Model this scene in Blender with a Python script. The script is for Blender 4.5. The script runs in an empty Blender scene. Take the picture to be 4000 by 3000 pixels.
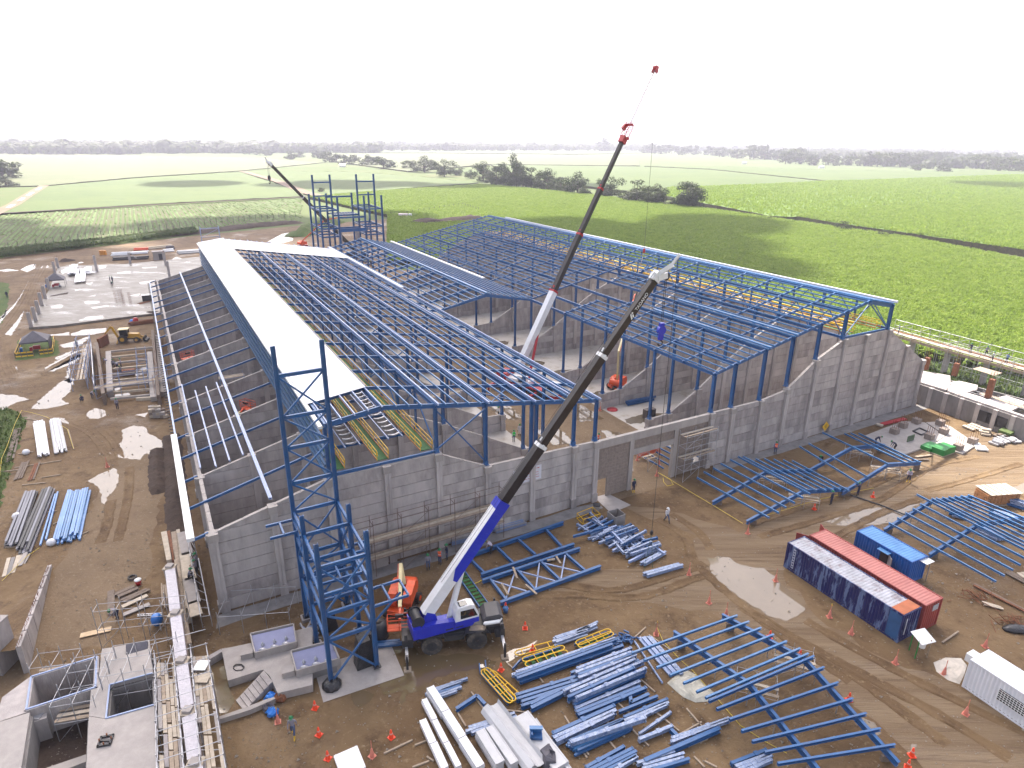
import bpy, math, random
from mathutils import Vector, Matrix
R = math.radians
random.seed(7)
C = bpy.context.scene.collection
SC = bpy.context.scene
CAM_H = 40.673; FOC = 2555.376; PITCH = R(20.561); ROLL = R(0.506)
cam_d = bpy.data.cameras.new('camera'); cam = bpy.data.objects.new('camera', cam_d); C.objects.link(cam)
cam_d.sensor_width = 36.0; cam_d.lens = 36.0 * FOC / 4000.0
cam_d.clip_start = 0.5; cam_d.clip_end = 30000
cam.location = (0, 0, CAM_H)
cam.rotation_euler = (Matrix.Rotation(math.pi/2 - PITCH, 3, 'X') @ Matrix.Rotation(ROLL, 3, 'Z')).to_euler()
SC.camera = cam
SUN_TO = Vector((-0.24, 0.77, 1.0)).normalized()          # direction towards the sun (from the measured shadows)
SUN_EL = math.asin(SUN_TO.z); SUN_AZ = math.atan2(SUN_TO.x, SUN_TO.y)
world = bpy.data.worlds.new('World'); SC.world = world; world.use_nodes = True
wn = world.node_tree.nodes; wl = world.node_tree.links; wn.clear()
w_out = wn.new('ShaderNodeOutputWorld'); w_bg = wn.new('ShaderNodeBackground'); w_sky = wn.new('ShaderNodeTexSky')
w_sky.sky_type = 'NISHITA'; w_sky.sun_disc = False; w_sky.sun_elevation = SUN_EL; w_sky.sun_rotation = SUN_AZ
w_sky.air_density = 1.0; w_sky.dust_density = 4.0; w_sky.ozone_density = 1.0
w_hs = wn.new('ShaderNodeHueSaturation'); w_hs.inputs['Saturation'].default_value = 0.55   # thin veil of high cloud over the whole sky
w_bg.inputs['Strength'].default_value = 0.15
wl.new(w_sky.outputs[0], w_hs.inputs['Color']); w_mx = wn.new('ShaderNodeMix'); w_mx.data_type = 'RGBA'; w_mx.blend_type = 'MULTIPLY'; w_mx.inputs['Factor'].default_value = 1; w_mx.inputs['B'].default_value = (1.0, 0.965, 0.955, 1); wl.new(w_hs.outputs[0], w_mx.inputs['A']); wl.new(w_mx.outputs['Result'], w_bg.inputs['Color']); wl.new(w_bg.outputs[0], w_out.inputs['Surface'])
sun_d = bpy.data.lights.new('sun', 'SUN'); sun = bpy.data.objects.new('sun', sun_d); C.objects.link(sun)
sun_d.energy = 4.6; sun_d.angle = R(0.6); sun_d.color = (1.0, 0.94, 0.86)
sun.rotation_euler = SUN_TO.to_track_quat('Z', 'Y').to_euler(); sun.location = (0, 0, 300)
SC.view_settings.view_transform = 'Standard'; SC.view_settings.look = 'None'
SC.view_settings.exposure = 1.45; SC.view_settings.gamma = 1.0; SC.view_settings.use_curve_mapping = False
SC.cycles.use_denoising = True
SC.cycles.max_bounces = 6; SC.cycles.diffuse_bounces = 3; SC.cycles.glossy_bounces = 3
SC.cycles.transmission_bounces = 4; SC.cycles.volume_bounces = 1; SC.cycles.transparent_max_bounces = 12
SC.cycles.caustics_reflective = False; SC.cycles.caustics_refractive = False
def at(px, py, z=0.0):
    x, y = px - 2000.0, py - 1500.0
    X = (x*math.cos(ROLL) + y*math.sin(ROLL))/FOC; Y = -(-x*math.sin(ROLL) + y*math.cos(ROLL))/FOC
    dy = math.cos(PITCH) + Y*math.sin(PITCH); dz = -math.sin(PITCH) + Y*math.cos(PITCH)
    t = (z - CAM_H)/dz
    return Vector((X*t, dy*t, z))
VS = 4000.0/2212.0
def vat(x, y, z=0.0): return at(x*VS, y*VS, z)
BX, BY, BT = -26.097, 48.935, R(29.112)
bc, bs = math.cos(BT), math.sin(BT)
def bw(u, v, z=0.0): return Vector((BX + u*bc - v*bs, BY + u*bs + v*bc, z))
def wb(p):
    x, y = p[0]-BX, p[1]-BY
    return (x*bc + y*bs, -x*bs + y*bc)
UD = Vector((bc, bs, 0)); VD = Vector((-bs, bc, 0)); ZD = Vector((0, 0, 1))
E5 = 5.756
MATS = {}
def mat(name, col, rough=0.6, metal=0.0, var=0.0, vscale=1.0, bump=0.0, bscale=8.0, spec=0.5, dirt=None, dscale=0.6, damt=0.5, coord='Object', rvar=0.0):
    if name in MATS: return MATS[name]
    m = bpy.data.materials.new(name); m.use_nodes = True; MATS[name] = m
    nt = m.node_tree; b = nt.nodes['Principled BSDF']
    b.inputs['Roughness'].default_value = rough; b.inputs['Metallic'].default_value = metal
    b.inputs['Specular IOR Level'].default_value = spec
    c = (col[0], col[1], col[2], 1); b.inputs['Base Color'].default_value = c
    m.diffuse_color = c
    if var or bump or dirt or rvar:
        tc = nt.nodes.new('ShaderNodeTexCoord')
        if coord == 'World':
            g = nt.nodes.new('ShaderNodeNewGeometry'); src = g.outputs['Position']
        else: src = tc.outputs[coord]
        if name.startswith('concrete'):
            mp = nt.nodes.new('ShaderNodeMapping'); mp.inputs['Scale'].default_value = (1, 1, 0.3); nt.links.new(src, mp.inputs['Vector']); src = mp.outputs[0]
    last = None
    if var:
        n = nt.nodes.new('ShaderNodeTexNoise'); n.inputs['Scale'].default_value = vscale; n.inputs['Detail'].default_value = 6; n.inputs['Roughness'].default_value = 0.62
        nt.links.new(src, n.inputs['Vector'])
        r = nt.nodes.new('ShaderNodeMapRange'); r.inputs[1].default_value = 0.28; r.inputs[2].default_value = 0.72
        r.inputs[3].default_value = 1-var; r.inputs[4].default_value = 1+var
        nt.links.new(n.outputs['Fac'], r.inputs[0])
        mx = nt.nodes.new('ShaderNodeMix'); mx.data_type = 'RGBA'; mx.blend_type = 'MULTIPLY'; mx.inputs['Factor'].default_value = 1
        mx.inputs['A'].default_value = c; nt.links.new(r.outputs[0], mx.inputs['B']); last = mx.outputs['Result']
    if dirt:
        n2 = nt.nodes.new('ShaderNodeTexNoise'); n2.inputs['Scale'].default_value = dscale; n2.inputs['Detail'].default_value = 8; n2.inputs['Roughness'].default_value = 0.7
        nt.links.new(src, n2.inputs['Vector'])
        r2 = nt.nodes.new('ShaderNodeMapRange'); r2.inputs[1].default_value = 0.48; r2.inputs[2].default_value = 0.68; r2.inputs[4].default_value = damt
        nt.links.new(n2.outputs['Fac'], r2.inputs[0])
        mx = nt.nodes.new('ShaderNodeMix'); mx.data_type = 'RGBA'; nt.links.new(r2.outputs[0], mx.inputs['Factor'])
        if last: nt.links.new(last, mx.inputs['A'])
        else: mx.inputs['A'].default_value = c
        mx.inputs['B'].default_value = (dirt[0], dirt[1], dirt[2], 1); last = mx.outputs['Result']
        if rvar:
            rr = nt.nodes.new('ShaderNodeMapRange'); rr.inputs[3].default_value = rough; rr.inputs[4].default_value = rough + rvar
            nt.links.new(r2.outputs[0], rr.inputs[0]); nt.links.new(rr.outputs[0], b.inputs['Roughness'])
    if last: nt.links.new(last, b.inputs['Base Color'])
    if bump:
        n3 = nt.nodes.new('ShaderNodeTexNoise'); n3.inputs['Scale'].default_value = bscale; n3.inputs['Detail'].default_value = 5
        nt.links.new(src, n3.inputs['Vector'])
        bp = nt.nodes.new('ShaderNodeBump'); bp.inputs['Strength'].default_value = bump; bp.inputs['Distance'].default_value = 0.1
        nt.links.new(n3.outputs['Fac'], bp.inputs['Height']); nt.links.new(bp.outputs[0], b.inputs['Normal'])
    return m
def nnode(nt, typ, **kw):
    n = nt.nodes.new(typ)
    for k, v in kw.items(): setattr(n, k, v)
    return n
BLUE = mat('blue_paint', (0.024, 0.105, 0.27), 0.36, var=0.16, vscale=0.9, dirt=(0.085, 0.115, 0.20), dscale=1.1, damt=0.55, rvar=0.3)
BLUE_L = mat('blue_paint_sheen_tint', (0.045, 0.165, 0.36), 0.33, var=0.18, vscale=0.8, dirt=(0.24, 0.29, 0.38), dscale=1.2, damt=0.5, rvar=0.25)  # sky reflection on the purlin tops is mixed into this paler blue
PALE = mat('pale_steel_and_sheen', (0.25, 0.32, 0.50), 0.35, var=0.12, vscale=0.5, dirt=(0.25, 0.32, 0.5), damt=0.4)  # real pale steel; on left nave purlins it paints the sky's reflection
WRAP = mat('plastic_wrap', (0.27, 0.33, 0.46), 0.2, var=0.35, vscale=5, dirt=(0.02, 0.085, 0.26), dscale=2.6, damt=1.0, bump=0.5, bscale=9)
WHITE = mat('white_sheet', (0.72, 0.72, 0.74), 0.42, var=0.04, vscale=0.4, dirt=(0.55, 0.55, 0.56), dscale=0.25, damt=0.35)
WHITEP = mat('white_paint', (0.72, 0.72, 0.71), 0.4, var=0.06, vscale=1.5)
GALV = mat('galvanised', (0.45, 0.45, 0.47), 0.42, metal=0.55, var=0.15, vscale=1.5)
CONC = mat('concrete', (0.40, 0.36, 0.34), 0.85, var=0.22, vscale=1.1, dirt=(0.17, 0.155, 0.15), dscale=0.35, damt=0.75, bump=0.25, bscale=12)
CONC_L = mat('concrete_pale', (0.355, 0.32, 0.295), 0.82, var=0.14, vscale=1.2, dirt=(0.25, 0.235, 0.22), dscale=0.5, damt=0.5, bump=0.2, bscale=14)
CONC_D = mat('concrete_dark', (0.23, 0.215, 0.205), 0.85, var=0.22, vscale=0.9, dirt=(0.13, 0.12, 0.115), dscale=0.5, damt=0.7, bump=0.25, bscale=12)
BRICK = mat('grey_block', (0.24, 0.195, 0.165), 0.9, var=0.2, vscale=3.0, bump=0.2, bscale=20)
WOOD = mat('timber', (0.33, 0.26, 0.19), 0.8, var=0.25, vscale=3.0, dirt=(0.16, 0.12, 0.09), damt=0.6)
WOOD_D = mat('old_timber', (0.17, 0.13, 0.10), 0.85, var=0.3, vscale=4.0)
PLY = mat('plywood', (0.47, 0.40, 0.31), 0.75, var=0.2, vscale=2.0, dirt=(0.3, 0.24, 0.18), damt=0.6)
YEL = mat('yellow_paint', (0.72, 0.42, 0.012), 0.45, var=0.1)
GREEN = mat('green_grating', (0.012, 0.10, 0.016), 0.6, var=0.25, vscale=6, bump=0.6, bscale=25)
GREENP = mat('green_paint', (0.012, 0.18, 0.03), 0.5, var=0.2)
ORANGE = mat('orange_paint', (0.72, 0.085, 0.015), 0.42, var=0.1, vscale=2, dirt=(0.35, 0.1, 0.05), damt=0.4)
CONE = mat('cone_orange', (0.85, 0.07, 0.02), 0.45)
CONE_P = mat('cone_faded', (0.60, 0.20, 0.14), 0.55, var=0.15, vscale=5)
RED = mat('red_paint', (0.42, 0.02, 0.025), 0.42, var=0.12, vscale=2)
RUST = mat('rust', (0.19, 0.075, 0.035), 0.9, var=0.35, vscale=4)
BLACK = mat('black_rubber', (0.045, 0.041, 0.038), 0.8, var=0.25, vscale=3, dirt=(0.16, 0.13, 0.10), dscale=2.0, damt=0.75)
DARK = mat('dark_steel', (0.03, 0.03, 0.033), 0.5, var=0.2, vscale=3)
BOOM = mat('boom_black', (0.017, 0.012, 0.011), 0.38, var=0.15, vscale=0.6, dirt=(0.045, 0.035, 0.03), damt=0.5)
CRBLUE = mat('crane_blue', (0.018, 0.03, 0.42), 0.3, var=0.08, vscale=1)
CRWHITE = mat('crane_white', (0.74, 0.74, 0.75), 0.32, var=0.05, vscale=1.5, dirt=(0.5, 0.47, 0.43), damt=0.3)
GLASS = mat('dark_glass', (0.012, 0.02, 0.022), 0.06, spec=0.8)
TARP = mat('grey_tarp', (0.09, 0.085, 0.10), 0.7, var=0.2, vscale=2, bump=0.3, bscale=4)
PLASTB = mat('black_plastic_sheet', (0.02, 0.02, 0.022), 0.3, var=0.2, vscale=3, bump=0.8, bscale=5)
BLUEPL = mat('blue_plastic', (0.02, 0.17, 0.55), 0.35)
CABLE = mat('steel_cable', (0.03, 0.028, 0.026), 0.6)
CREAM = mat('cream_paint', (0.62, 0.52, 0.27), 0.45, var=0.1)
ROPE = mat('yellow_tape', (0.6, 0.45, 0.05), 0.6)
class MB:
    def __init__(s): s.v = []; s.f = []; s.m = []; s.sm = []
    def add(s, vs, fs, mi=0, smooth=False):
        o = len(s.v); s.v += [tuple(p) for p in vs]
        for f in fs: s.f.append([i+o for i in f]); s.m.append(mi); s.sm.append(smooth)
        return s
    def box(s, c, sz, ax=None, ay=None, az=None, mi=0):
        """box centred at c; sz full sizes along ax, ay, az"""
        ax = ax or Vector((1,0,0)); ay = ay or Vector((0,1,0)); az = az or Vector((0,0,1))
        c = Vector(c); x, y, z = ax*sz[0]/2, ay*sz[1]/2, az*sz[2]/2
        vs = [c-x-y-z, c+x-y-z, c+x+y-z, c-x+y-z, c-x-y+z, c+x-y+z, c+x+y+z, c-x+y+z]
        return s.add(vs, [(0,3,2,1),(4,5,6,7),(0,1,5,4),(1,2,6,5),(2,3,7,6),(3,0,4,7)], mi)
    def beam(s, p0, p1, w, h, mi=0, kind='box', up=None, t=None):
        p0, p1 = Vector(p0), Vector(p1); d = (p1-p0)
        if d.length < 1e-6: return s
        d.normalize(); up = Vector(up) if up else Vector((0,0,1))
        if abs(d.dot(up)) > 0.98: up = VD if abs(d.dot(VD)) < 0.9 else UD
        x = d.cross(up).normalized(); y = x.cross(d).normalized()
        if kind == 'box':
            pr = [(-w/2,-h/2),(w/2,-h/2),(w/2,h/2),(-w/2,h/2)]
        elif kind == 'I':
            t = t or max(0.02, 0.09*h); k = max(0.012, 0.07*w)
            pr = [(-w/2,-h/2),(w/2,-h/2),(w/2,-h/2+t),(k,-h/2+t),(k,h/2-t),(w/2,h/2-t),(w/2,h/2),(-w/2,h/2),(-w/2,h/2-t),(-k,h/2-t),(-k,-h/2+t),(-w/2,-h/2+t)]
        elif kind == 'C':
            t = t or max(0.02, 0.1*h); k = max(0.015, 0.12*w)
            pr = [(-w/2,-h/2),(w/2,-h/2),(w/2,-h/2+t),(-w/2+k,-h/2+t),(-w/2+k,h/2-t),(w/2,h/2-t),(w/2,h/2),(-w/2,h/2)]
        n = len(pr); vs = [p0+x*a+y*b for a, b in pr] + [p1+x*a+y*b for a, b in pr]
        fs = [(i, (i+1) % n, (i+1) % n+n, i+n) for i in range(n)]
        if kind == 'box': fs += [(3,2,1,0),(4,5,6,7)]
        elif kind == 'I': fs += [(0,11,2,1),(11,10,3,2),(10,9,4,3),(9,8,5,4),(8,7,6,5)]; fs += [tuple(i+n for i in reversed(f)) for f in fs[-5:]]
        else: fs += [(0,3,2,1),(0,7,4,3),(7,6,5,4)]; fs += [tuple(i+n for i in reversed(f)) for f in fs[-3:]]
        return s.add(vs, fs, mi)
    def cyl(s, p0, p1, r0, r1=None, n=8, mi=0, caps=True, smooth=True):
        r1 = r0 if r1 is None else r1; p0, p1 = Vector(p0), Vector(p1); d = (p1-p0).normalized()
        a = Vector((0,0,1)) if abs(d.z) < 0.9 else Vector((1,0,0)); x = d.cross(a).normalized(); y = d.cross(x)
        vs = []
        for p, r in ((p0, r0), (p1, r1)):
            for i in range(n):
                t = 2*math.pi*i/n; vs.append(p + x*(r*math.cos(t)) + y*(r*math.sin(t)))
        s.add(vs, [(i, i+n, (i+1) % n+n, (i+1) % n) for i in range(n)], mi, smooth)
        if caps: s.add(vs[:n], [tuple(range(n))], mi); s.add(vs[n:], [tuple(reversed(range(n)))], mi)
        return s
    def tube(s, pts, r, n=5, mi=0):
        pts = [Vector(p) for p in pts]
        for a, b in zip(pts, pts[1:]): s.cyl(a, b, r, r, n, mi, caps=True)
        return s
    def lathe(s, prof, c=(0,0,0), n=12, mi=0, smooth=True):
        c = Vector(c); vs = []; fs = []
        for r, z in prof:
            for i in range(n):
                t = 2*math.pi*i/n; vs.append(c + Vector((r*math.cos(t), r*math.sin(t), z)))
        for k in range(len(prof)-1):
            for i in range(n): fs.append((k*n+i, k*n+(i+1) % n, (k+1)*n+(i+1) % n, (k+1)*n+i))
        fs.append(tuple(reversed(range(n)))); fs.append(tuple(range((len(prof)-1)*n, len(prof)*n)))
        return s.add(vs, fs, mi, smooth)
    def prism(s, poly, vec, mi=0):
        """planar polygon (list of points) swept along vec"""
        n = len(poly); a = [Vector(p) for p in poly]; b = [p+Vector(vec) for p in a]
        nrm = Vector((0,0,0))
        for i in range(n): nrm += a[i].cross(a[(i+1) % n])
        fs = [tuple(range(n)), tuple(range(2*n-1, n-1, -1))] + [(i, i+n, (i+1) % n+n, (i+1) % n) for i in range(n)]
        if nrm.dot(Vector(vec)) > 0: fs = [tuple(reversed(f)) for f in fs]
        return s.add(a+b, fs, mi)
    def ell(s, c, r, n=8, k=5, mi=0, ax=None):
        c = Vector(c); vs = [c+Vector((0,0,-r[2]))]; fs = []
        for j in range(1, k):
            ph = math.pi*j/k
            for i in range(n):
                t = 2*math.pi*i/n; vs.append(c+Vector((r[0]*math.sin(ph)*math.cos(t), r[1]*math.sin(ph)*math.sin(t), -r[2]*math.cos(ph))))
        vs.append(c+Vector((0,0,r[2]))); L = len(vs)-1
        for i in range(n): fs.append((0, 1+(i+1) % n, 1+i)); fs.append((L, 1+(k-2)*n+i, 1+(k-2)*n+(i+1) % n))
        for j in range(k-2):
            for i in range(n): fs.append((1+j*n+i, 1+j*n+(i+1) % n, 1+(j+1)*n+(i+1) % n, 1+(j+1)*n+i))
        return s.add(vs, fs, mi, True)
    def mesh(s, name, mats, off=None):
        me = bpy.data.meshes.new(name)
        vs = s.v if off is None else [(a-off[0], b-off[1], c-off[2]) for a, b, c in s.v]
        me.from_pydata(vs, [], s.f)
        for m in (mats if isinstance(mats, (list, tuple)) else [mats]): me.materials.append(m)
        if any(s.m): me.polygons.foreach_set('material_index', s.m)
        if any(s.sm): me.polygons.foreach_set('use_smooth', s.sm)
        me.update(); return me
    def build(s, name, mats, parent=None, world=True):
        off = None
        if parent is not None and world:
            r = parent
            while r.parent: r = r.parent
            off = tuple(r.location)
        return link(name, s.mesh(name, mats, off), parent)
def link(name, me, parent=None, loc=None, rz=None):
    o = bpy.data.objects.new(name, me); C.objects.link(o)
    if parent: o.parent = parent
    if loc is not None: o.location = loc
    if rz is not None: o.rotation_euler = (0, 0, rz)
    return o
def tag(o, label=None, cat=None, group=None, kind=None):
    if label: o['label'] = label
    if cat: o['category'] = cat
    if group: o['group'] = group
    if kind or cat: o['kind'] = kind or 'thing'
    return o
def thing(name, label, cat, loc=(0,0,0), rz=0.0, group=None):
    o = bpy.data.objects.new(name, None); C.objects.link(o); o.empty_display_size = 0.3
    o.location = loc; o.rotation_euler = (0, 0, rz)
    return tag(o, label, cat, group)
def kids(o): return [c for c in bpy.data.objects if c.parent == o]
def dup(root, loc, rz=0.0, label=None, group=None, scale=None, tree=None):
    r = root.copy(); C.objects.link(r); r.location = loc; r.rotation_euler = (0, 0, rz)
    if scale: r.scale = (scale,)*3 if not isinstance(scale, (tuple, list)) else scale
    if label: r['label'] = label
    if group: r['group'] = group
    for ch, subs in tree:
        c = ch.copy(); C.objects.link(c); c.parent = r
        for g in subs:
            d = g.copy(); C.objects.link(d); d.parent = c
    return r
def tree_of(root): return [(c, kids(c)) for c in kids(root)]
def part(name, parent, m, f, *a, **k):
    b = MB(); getattr(b, f)(*a, **k); return b.build(name, m, parent)
def struct(name, b, m): return tag(b.build(name, m), kind='structure')
def rnd(a, b): return random.uniform(a, b)
ORD = 'first second third fourth fifth sixth seventh eighth ninth tenth eleventh twelfth'.split()
def gmat(name, cols, scale, rough=0.95, bump=0.3, bscale=1.0, detail=8, extra=None, stretch=None, spec=0.3, rough2=None):
    """soil and vegetation covers: two or three colours mixed by world-space noise"""
    m = bpy.data.materials.new(name); m.use_nodes = True; nt = m.node_tree; b = nt.nodes['Principled BSDF']
    b.inputs['Roughness'].default_value = rough; b.inputs['Specular IOR Level'].default_value = spec
    g = nt.nodes.new('ShaderNodeNewGeometry'); src = g.outputs['Position']
    if stretch:
        mp = nt.nodes.new('ShaderNodeMapping'); mp.inputs['Rotation'].default_value = (0, 0, stretch[0]); mp.inputs['Scale'].default_value = (stretch[1], stretch[2], 1)
        nt.links.new(src, mp.inputs['Vector']); src2 = mp.outputs[0]
    else: src2 = src
    def noise(sc, det, s, rg=0.6):
        n = nt.nodes.new('ShaderNodeTexNoise'); n.inputs['Scale'].default_value = sc; n.inputs['Detail'].default_value = det; n.inputs['Roughness'].default_value = rg
        nt.links.new(s, n.inputs['Vector']); return n.outputs['Fac']
    def ramp(f, lo, hi):
        r = nt.nodes.new('ShaderNodeMapRange'); r.interpolation_type = 'SMOOTHSTEP'; r.inputs[1].default_value = lo; r.inputs[2].default_value = hi
        nt.links.new(f, r.inputs[0]); return r.outputs[0]
    def mix(fac, a, c):
        mx = nt.nodes.new('ShaderNodeMix'); mx.data_type = 'RGBA'; nt.links.new(fac, mx.inputs['Factor'])
        for k, v in (('A', a), ('B', c)):
            if isinstance(v, tuple): mx.inputs[k].default_value = (*v, 1)
            else: nt.links.new(v, mx.inputs[k])
        return mx.outputs['Result']
    f1 = noise(scale, detail, src2); c = mix(ramp(f1, 0.36, 0.64), cols[0], cols[1])
    if len(cols) > 2: f2 = noise(scale*4.3, 6, src2, 0.7); c = mix(ramp(f2, 0.48, 0.7), c, cols[2])
    if len(cols) > 3: f3 = noise(scale*21, 4, src, 0.7); c = mix(ramp(f3, 0.55, 0.75), c, cols[3])
    nt.links.new(c, b.inputs['Base Color'])
    if rough2 is not None:
        fr = ramp(noise(scale*0.8, 7, src2, 0.65), 0.52, 0.66); mr = nt.nodes.new('ShaderNodeMapRange'); mr.inputs[3].default_value = rough; mr.inputs[4].default_value = rough2
        nt.links.new(fr, mr.inputs[0]); nt.links.new(mr.outputs[0], b.inputs['Roughness'])
    if bump:
        bp = nt.nodes.new('ShaderNodeBump'); bp.inputs['Strength'].default_value = bump; bp.inputs['Distance'].default_value = 0.25
        nt.links.new(noise(bscale, 7, src2, 0.68), bp.inputs['Height']); nt.links.new(bp.outputs[0], b.inputs['Normal'])
    return m
M_GROUND = gmat('open_country', [(0.095, 0.125, 0.035), (0.075, 0.115, 0.028), (0.12, 0.12, 0.05)], 0.004, bump=0)
M_MUD = gmat('mud', [(0.118, 0.072, 0.034), (0.18, 0.118, 0.059), (0.08, 0.047, 0.022), (0.235, 0.168, 0.097)], 0.09, rough=0.8, bump=0.8, bscale=0.9, rough2=0.42, spec=0.22)
M_RUT = gmat('rutted_mud', [(0.15, 0.10, 0.055), (0.20, 0.142, 0.084), (0.105, 0.067, 0.037), (0.25, 0.19, 0.125)], 0.35, rough=0.85, bump=0.9, bscale=1.3, stretch=(R(58), 0.10, 1.5), rough2=0.5)
M_GRAVEL = gmat('packed_gravel', [(0.185, 0.128, 0.074), (0.155, 0.106, 0.06), (0.125, 0.083, 0.046), (0.27, 0.215, 0.15)], 0.12, rough=0.85, bump=0.35, bscale=3.0)
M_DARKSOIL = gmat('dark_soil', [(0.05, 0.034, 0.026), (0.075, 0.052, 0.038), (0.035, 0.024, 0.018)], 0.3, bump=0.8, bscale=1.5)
M_TRACK = gmat('dirt_track', [(0.22, 0.155, 0.105), (0.17, 0.12, 0.08), (0.27, 0.2, 0.145)], 0.1, bump=0.3)
M_GRASS = gmat('bank_grass', [(0.055, 0.095, 0.02), (0.08, 0.115, 0.025), (0.10, 0.095, 0.035)], 0.25, bump=0.8, bscale=2)
M_CANE = gmat('cane_leaves', [(0.105, 0.185, 0.02), (0.13, 0.21, 0.025), (0.085, 0.155, 0.018), (0.17, 0.22, 0.04)], 0.03, bump=1.0, bscale=0.9, rough=0.7)
M_CANE2 = gmat('cane_leaves_dark', [(0.085, 0.145, 0.022), (0.10, 0.16, 0.025), (0.07, 0.125, 0.02), (0.125, 0.165, 0.035)], 0.03, bump=1.0, bscale=0.8, rough=0.75)
M_CANEF = gmat('cane_far', [(0.062, 0.10, 0.016), (0.078, 0.115, 0.02), (0.05, 0.085, 0.014), (0.10, 0.12, 0.03)], 0.012, bump=1.0, bscale=0.5, rough=0.85)  # shade between the leaves is put into this darker green
M_CANE3 = gmat('cane_leaves_dry', [(0.085, 0.10, 0.028), (0.065, 0.09, 0.02), (0.10, 0.10, 0.038)], 0.02, bump=0.8, bscale=0.8, rough=0.8)
M_CANEEDGE = gmat('cane_stalks', [(0.05, 0.05, 0.02), (0.09, 0.075, 0.035), (0.035, 0.045, 0.014)], 0.8, bump=1.0, bscale=2.5)
M_FSOIL = gmat('field_soil', [(0.10, 0.105, 0.045), (0.085, 0.105, 0.035), (0.125, 0.115, 0.06)], 0.05, bump=0.4)
M_SLAB = gmat('wet_slab', [(0.20, 0.18, 0.152), (0.145, 0.122, 0.097), (0.26, 0.242, 0.218)], 0.12, rough=0.55, bump=0.08, bscale=3, stretch=(0.5, 1, 2.5), spec=0.5, rough2=0.16)
M_FLOOR = gmat('floor_slab', [(0.48, 0.45, 0.41), (0.42, 0.385, 0.34), (0.32, 0.27, 0.205)], 0.09, rough=0.7, bump=0.08, bscale=4, rough2=0.4)
def watermat(name, col, rough):
    m = mat(name, col, rough, spec=1.0, var=0.12, vscale=0.25, coord='World'); return m
M_WATER = watermat('muddy_water', (0.20, 0.15, 0.095), 0.03)
M_WATERB = watermat('brown_water', (0.13, 0.09, 0.045), 0.04)
def sheet(name, pts, z, m, kind='structure'):
    b = MB(); b.add([(p[0], p[1], z) for p in pts], [tuple(range(len(pts)))]);
    me = b.mesh(name, m); o = link(name, me)
    if me.polygons[0].normal.z < 0: me.flip_normals()
    return tag(o, kind=kind)
def V2(l): return [vat(x, y) for x, y in l]
def rough_edge(pts, step=0.6, amp=0.3, seed=1):
    rg = random.Random(seed); out = []
    n = len(pts)
    for i in range(n):
        a, b = Vector(pts[i]), Vector(pts[(i+1) % n]); L = (b-a).length; k = max(1, int(L/step))
        t = (b-a).normalized(); nn = Vector((-t.y, t.x, 0))
        for j in range(k):
            o = 0.5*math.sin(j*1.7+seed)+rg.uniform(-1, 1)
            out.append(a+(b-a)*(j/k) + nn*(amp*o*0.6) + t*rg.uniform(-.2, .2)*step)
    return out
b = MB(); S = 16000
b.add([(-S,-400,0),(S,-400,0),(S,S,0),(-S,S,0)], [(0,1,2,3)]); struct('ground', b, M_GROUND)
def hill(c, rx, ry, h, name='hill'):
    b = MB(); n, k = 28, 8; vs = [(c[0], c[1], h)]; fs = []
    for j in range(1, k+1):
        r = j/k
        for i in range(n):
            t = 2*math.pi*i/n; w = 1+0.15*math.sin(3*t+1)+0.08*math.sin(7*t)
            vs.append((c[0]+rx*r*w*math.cos(t), c[1]+ry*r*w*math.sin(t), h*(0.5+0.5*math.cos(math.pi*r))*(1+0.06*math.sin(5*t+j))-0.5))
    for i in range(n): fs.append((0, 1+i, 1+(i+1) % n))
    for j in range(k-1):
        for i in range(n): fs.append((1+j*n+i, 1+(j+1)*n+i, 1+(j+1)*n+(i+1) % n, 1+j*n+(i+1) % n))
    b.add(vs, fs, 0, True); return struct(name, b, M_GRASS)
hill((5600, 6200), 1500, 900, 190); hill((-2500, 5200), 1200, 500, 60); hill((600, 7500), 1600, 500, 55)
sheet('mud_yard', V2([(-500,640),(0,557),(430,508),(650,487),(850,472)]) + [bw(70,150), bw(112,128), bw(113,0), vat(2450,900), (260,60,0), (150,-30,0), (-150,-30,0)], 0.004, M_MUD)
sheet('haul_road', rough_edge(V2([(265,985),(350,960),(362,1030),(345,1080),(330,1160),(320,1240),(255,1330),(230,1400),(95,1400),(75,1500),(-60,1700),(-60,1500),(60,1400),(120,1230),(170,1160),(215,1060)]), 1.2, .5, 3), 0.008, M_GRAVEL)
sheet('haul_road', rough_edge(V2([(1320,1085),(1480,1110),(1600,1150),(1700,1110),(1830,1080),(2000,960),(2250,900),(2320,1050),(2080,1080),(1850,1150),(1720,1180),(1690,1240),(1760,1330),(1900,1420),(2060,1480),(2300,1620),(2500,1900),(2150,1900),(1980,1640),(1800,1480),(1560,1320),(1180,1280),(1090,1260),(1280,1230),(1480,1230),(1500,1160)]), 1.5, .6, 4), 0.008, M_RUT)
sheet('grass_verge', rough_edge(V2([(-80,900),(20,880),(60,905),(40,960),(10,1060),(0,1100),(-80,1150)]), .8, .5, 5), 0.012, M_GRASS)
sheet('grass_verge', rough_edge(V2([(-90,600),(20,612),(18,660),(0,710),(-90,740)]), .8, .5, 6), 0.012, M_GRASS)
sheet('grass_verge', rough_edge(V2([(30,780),(128,768),(125,735),(90,720),(40,735)]), .8, .4, 7), 0.012, M_GRASS)
sheet('grass_verge', [bw(112,-14), bw(150,-40), bw(170,-20), bw(121,60), bw(118,140), bw(112,140)], 0.012, M_GRASS)
sheet('site_track', [bw(113.5,-20), bw(117,-20), bw(116.5,130), bw(113.5,130)], 0.02, M_TRACK)
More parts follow.
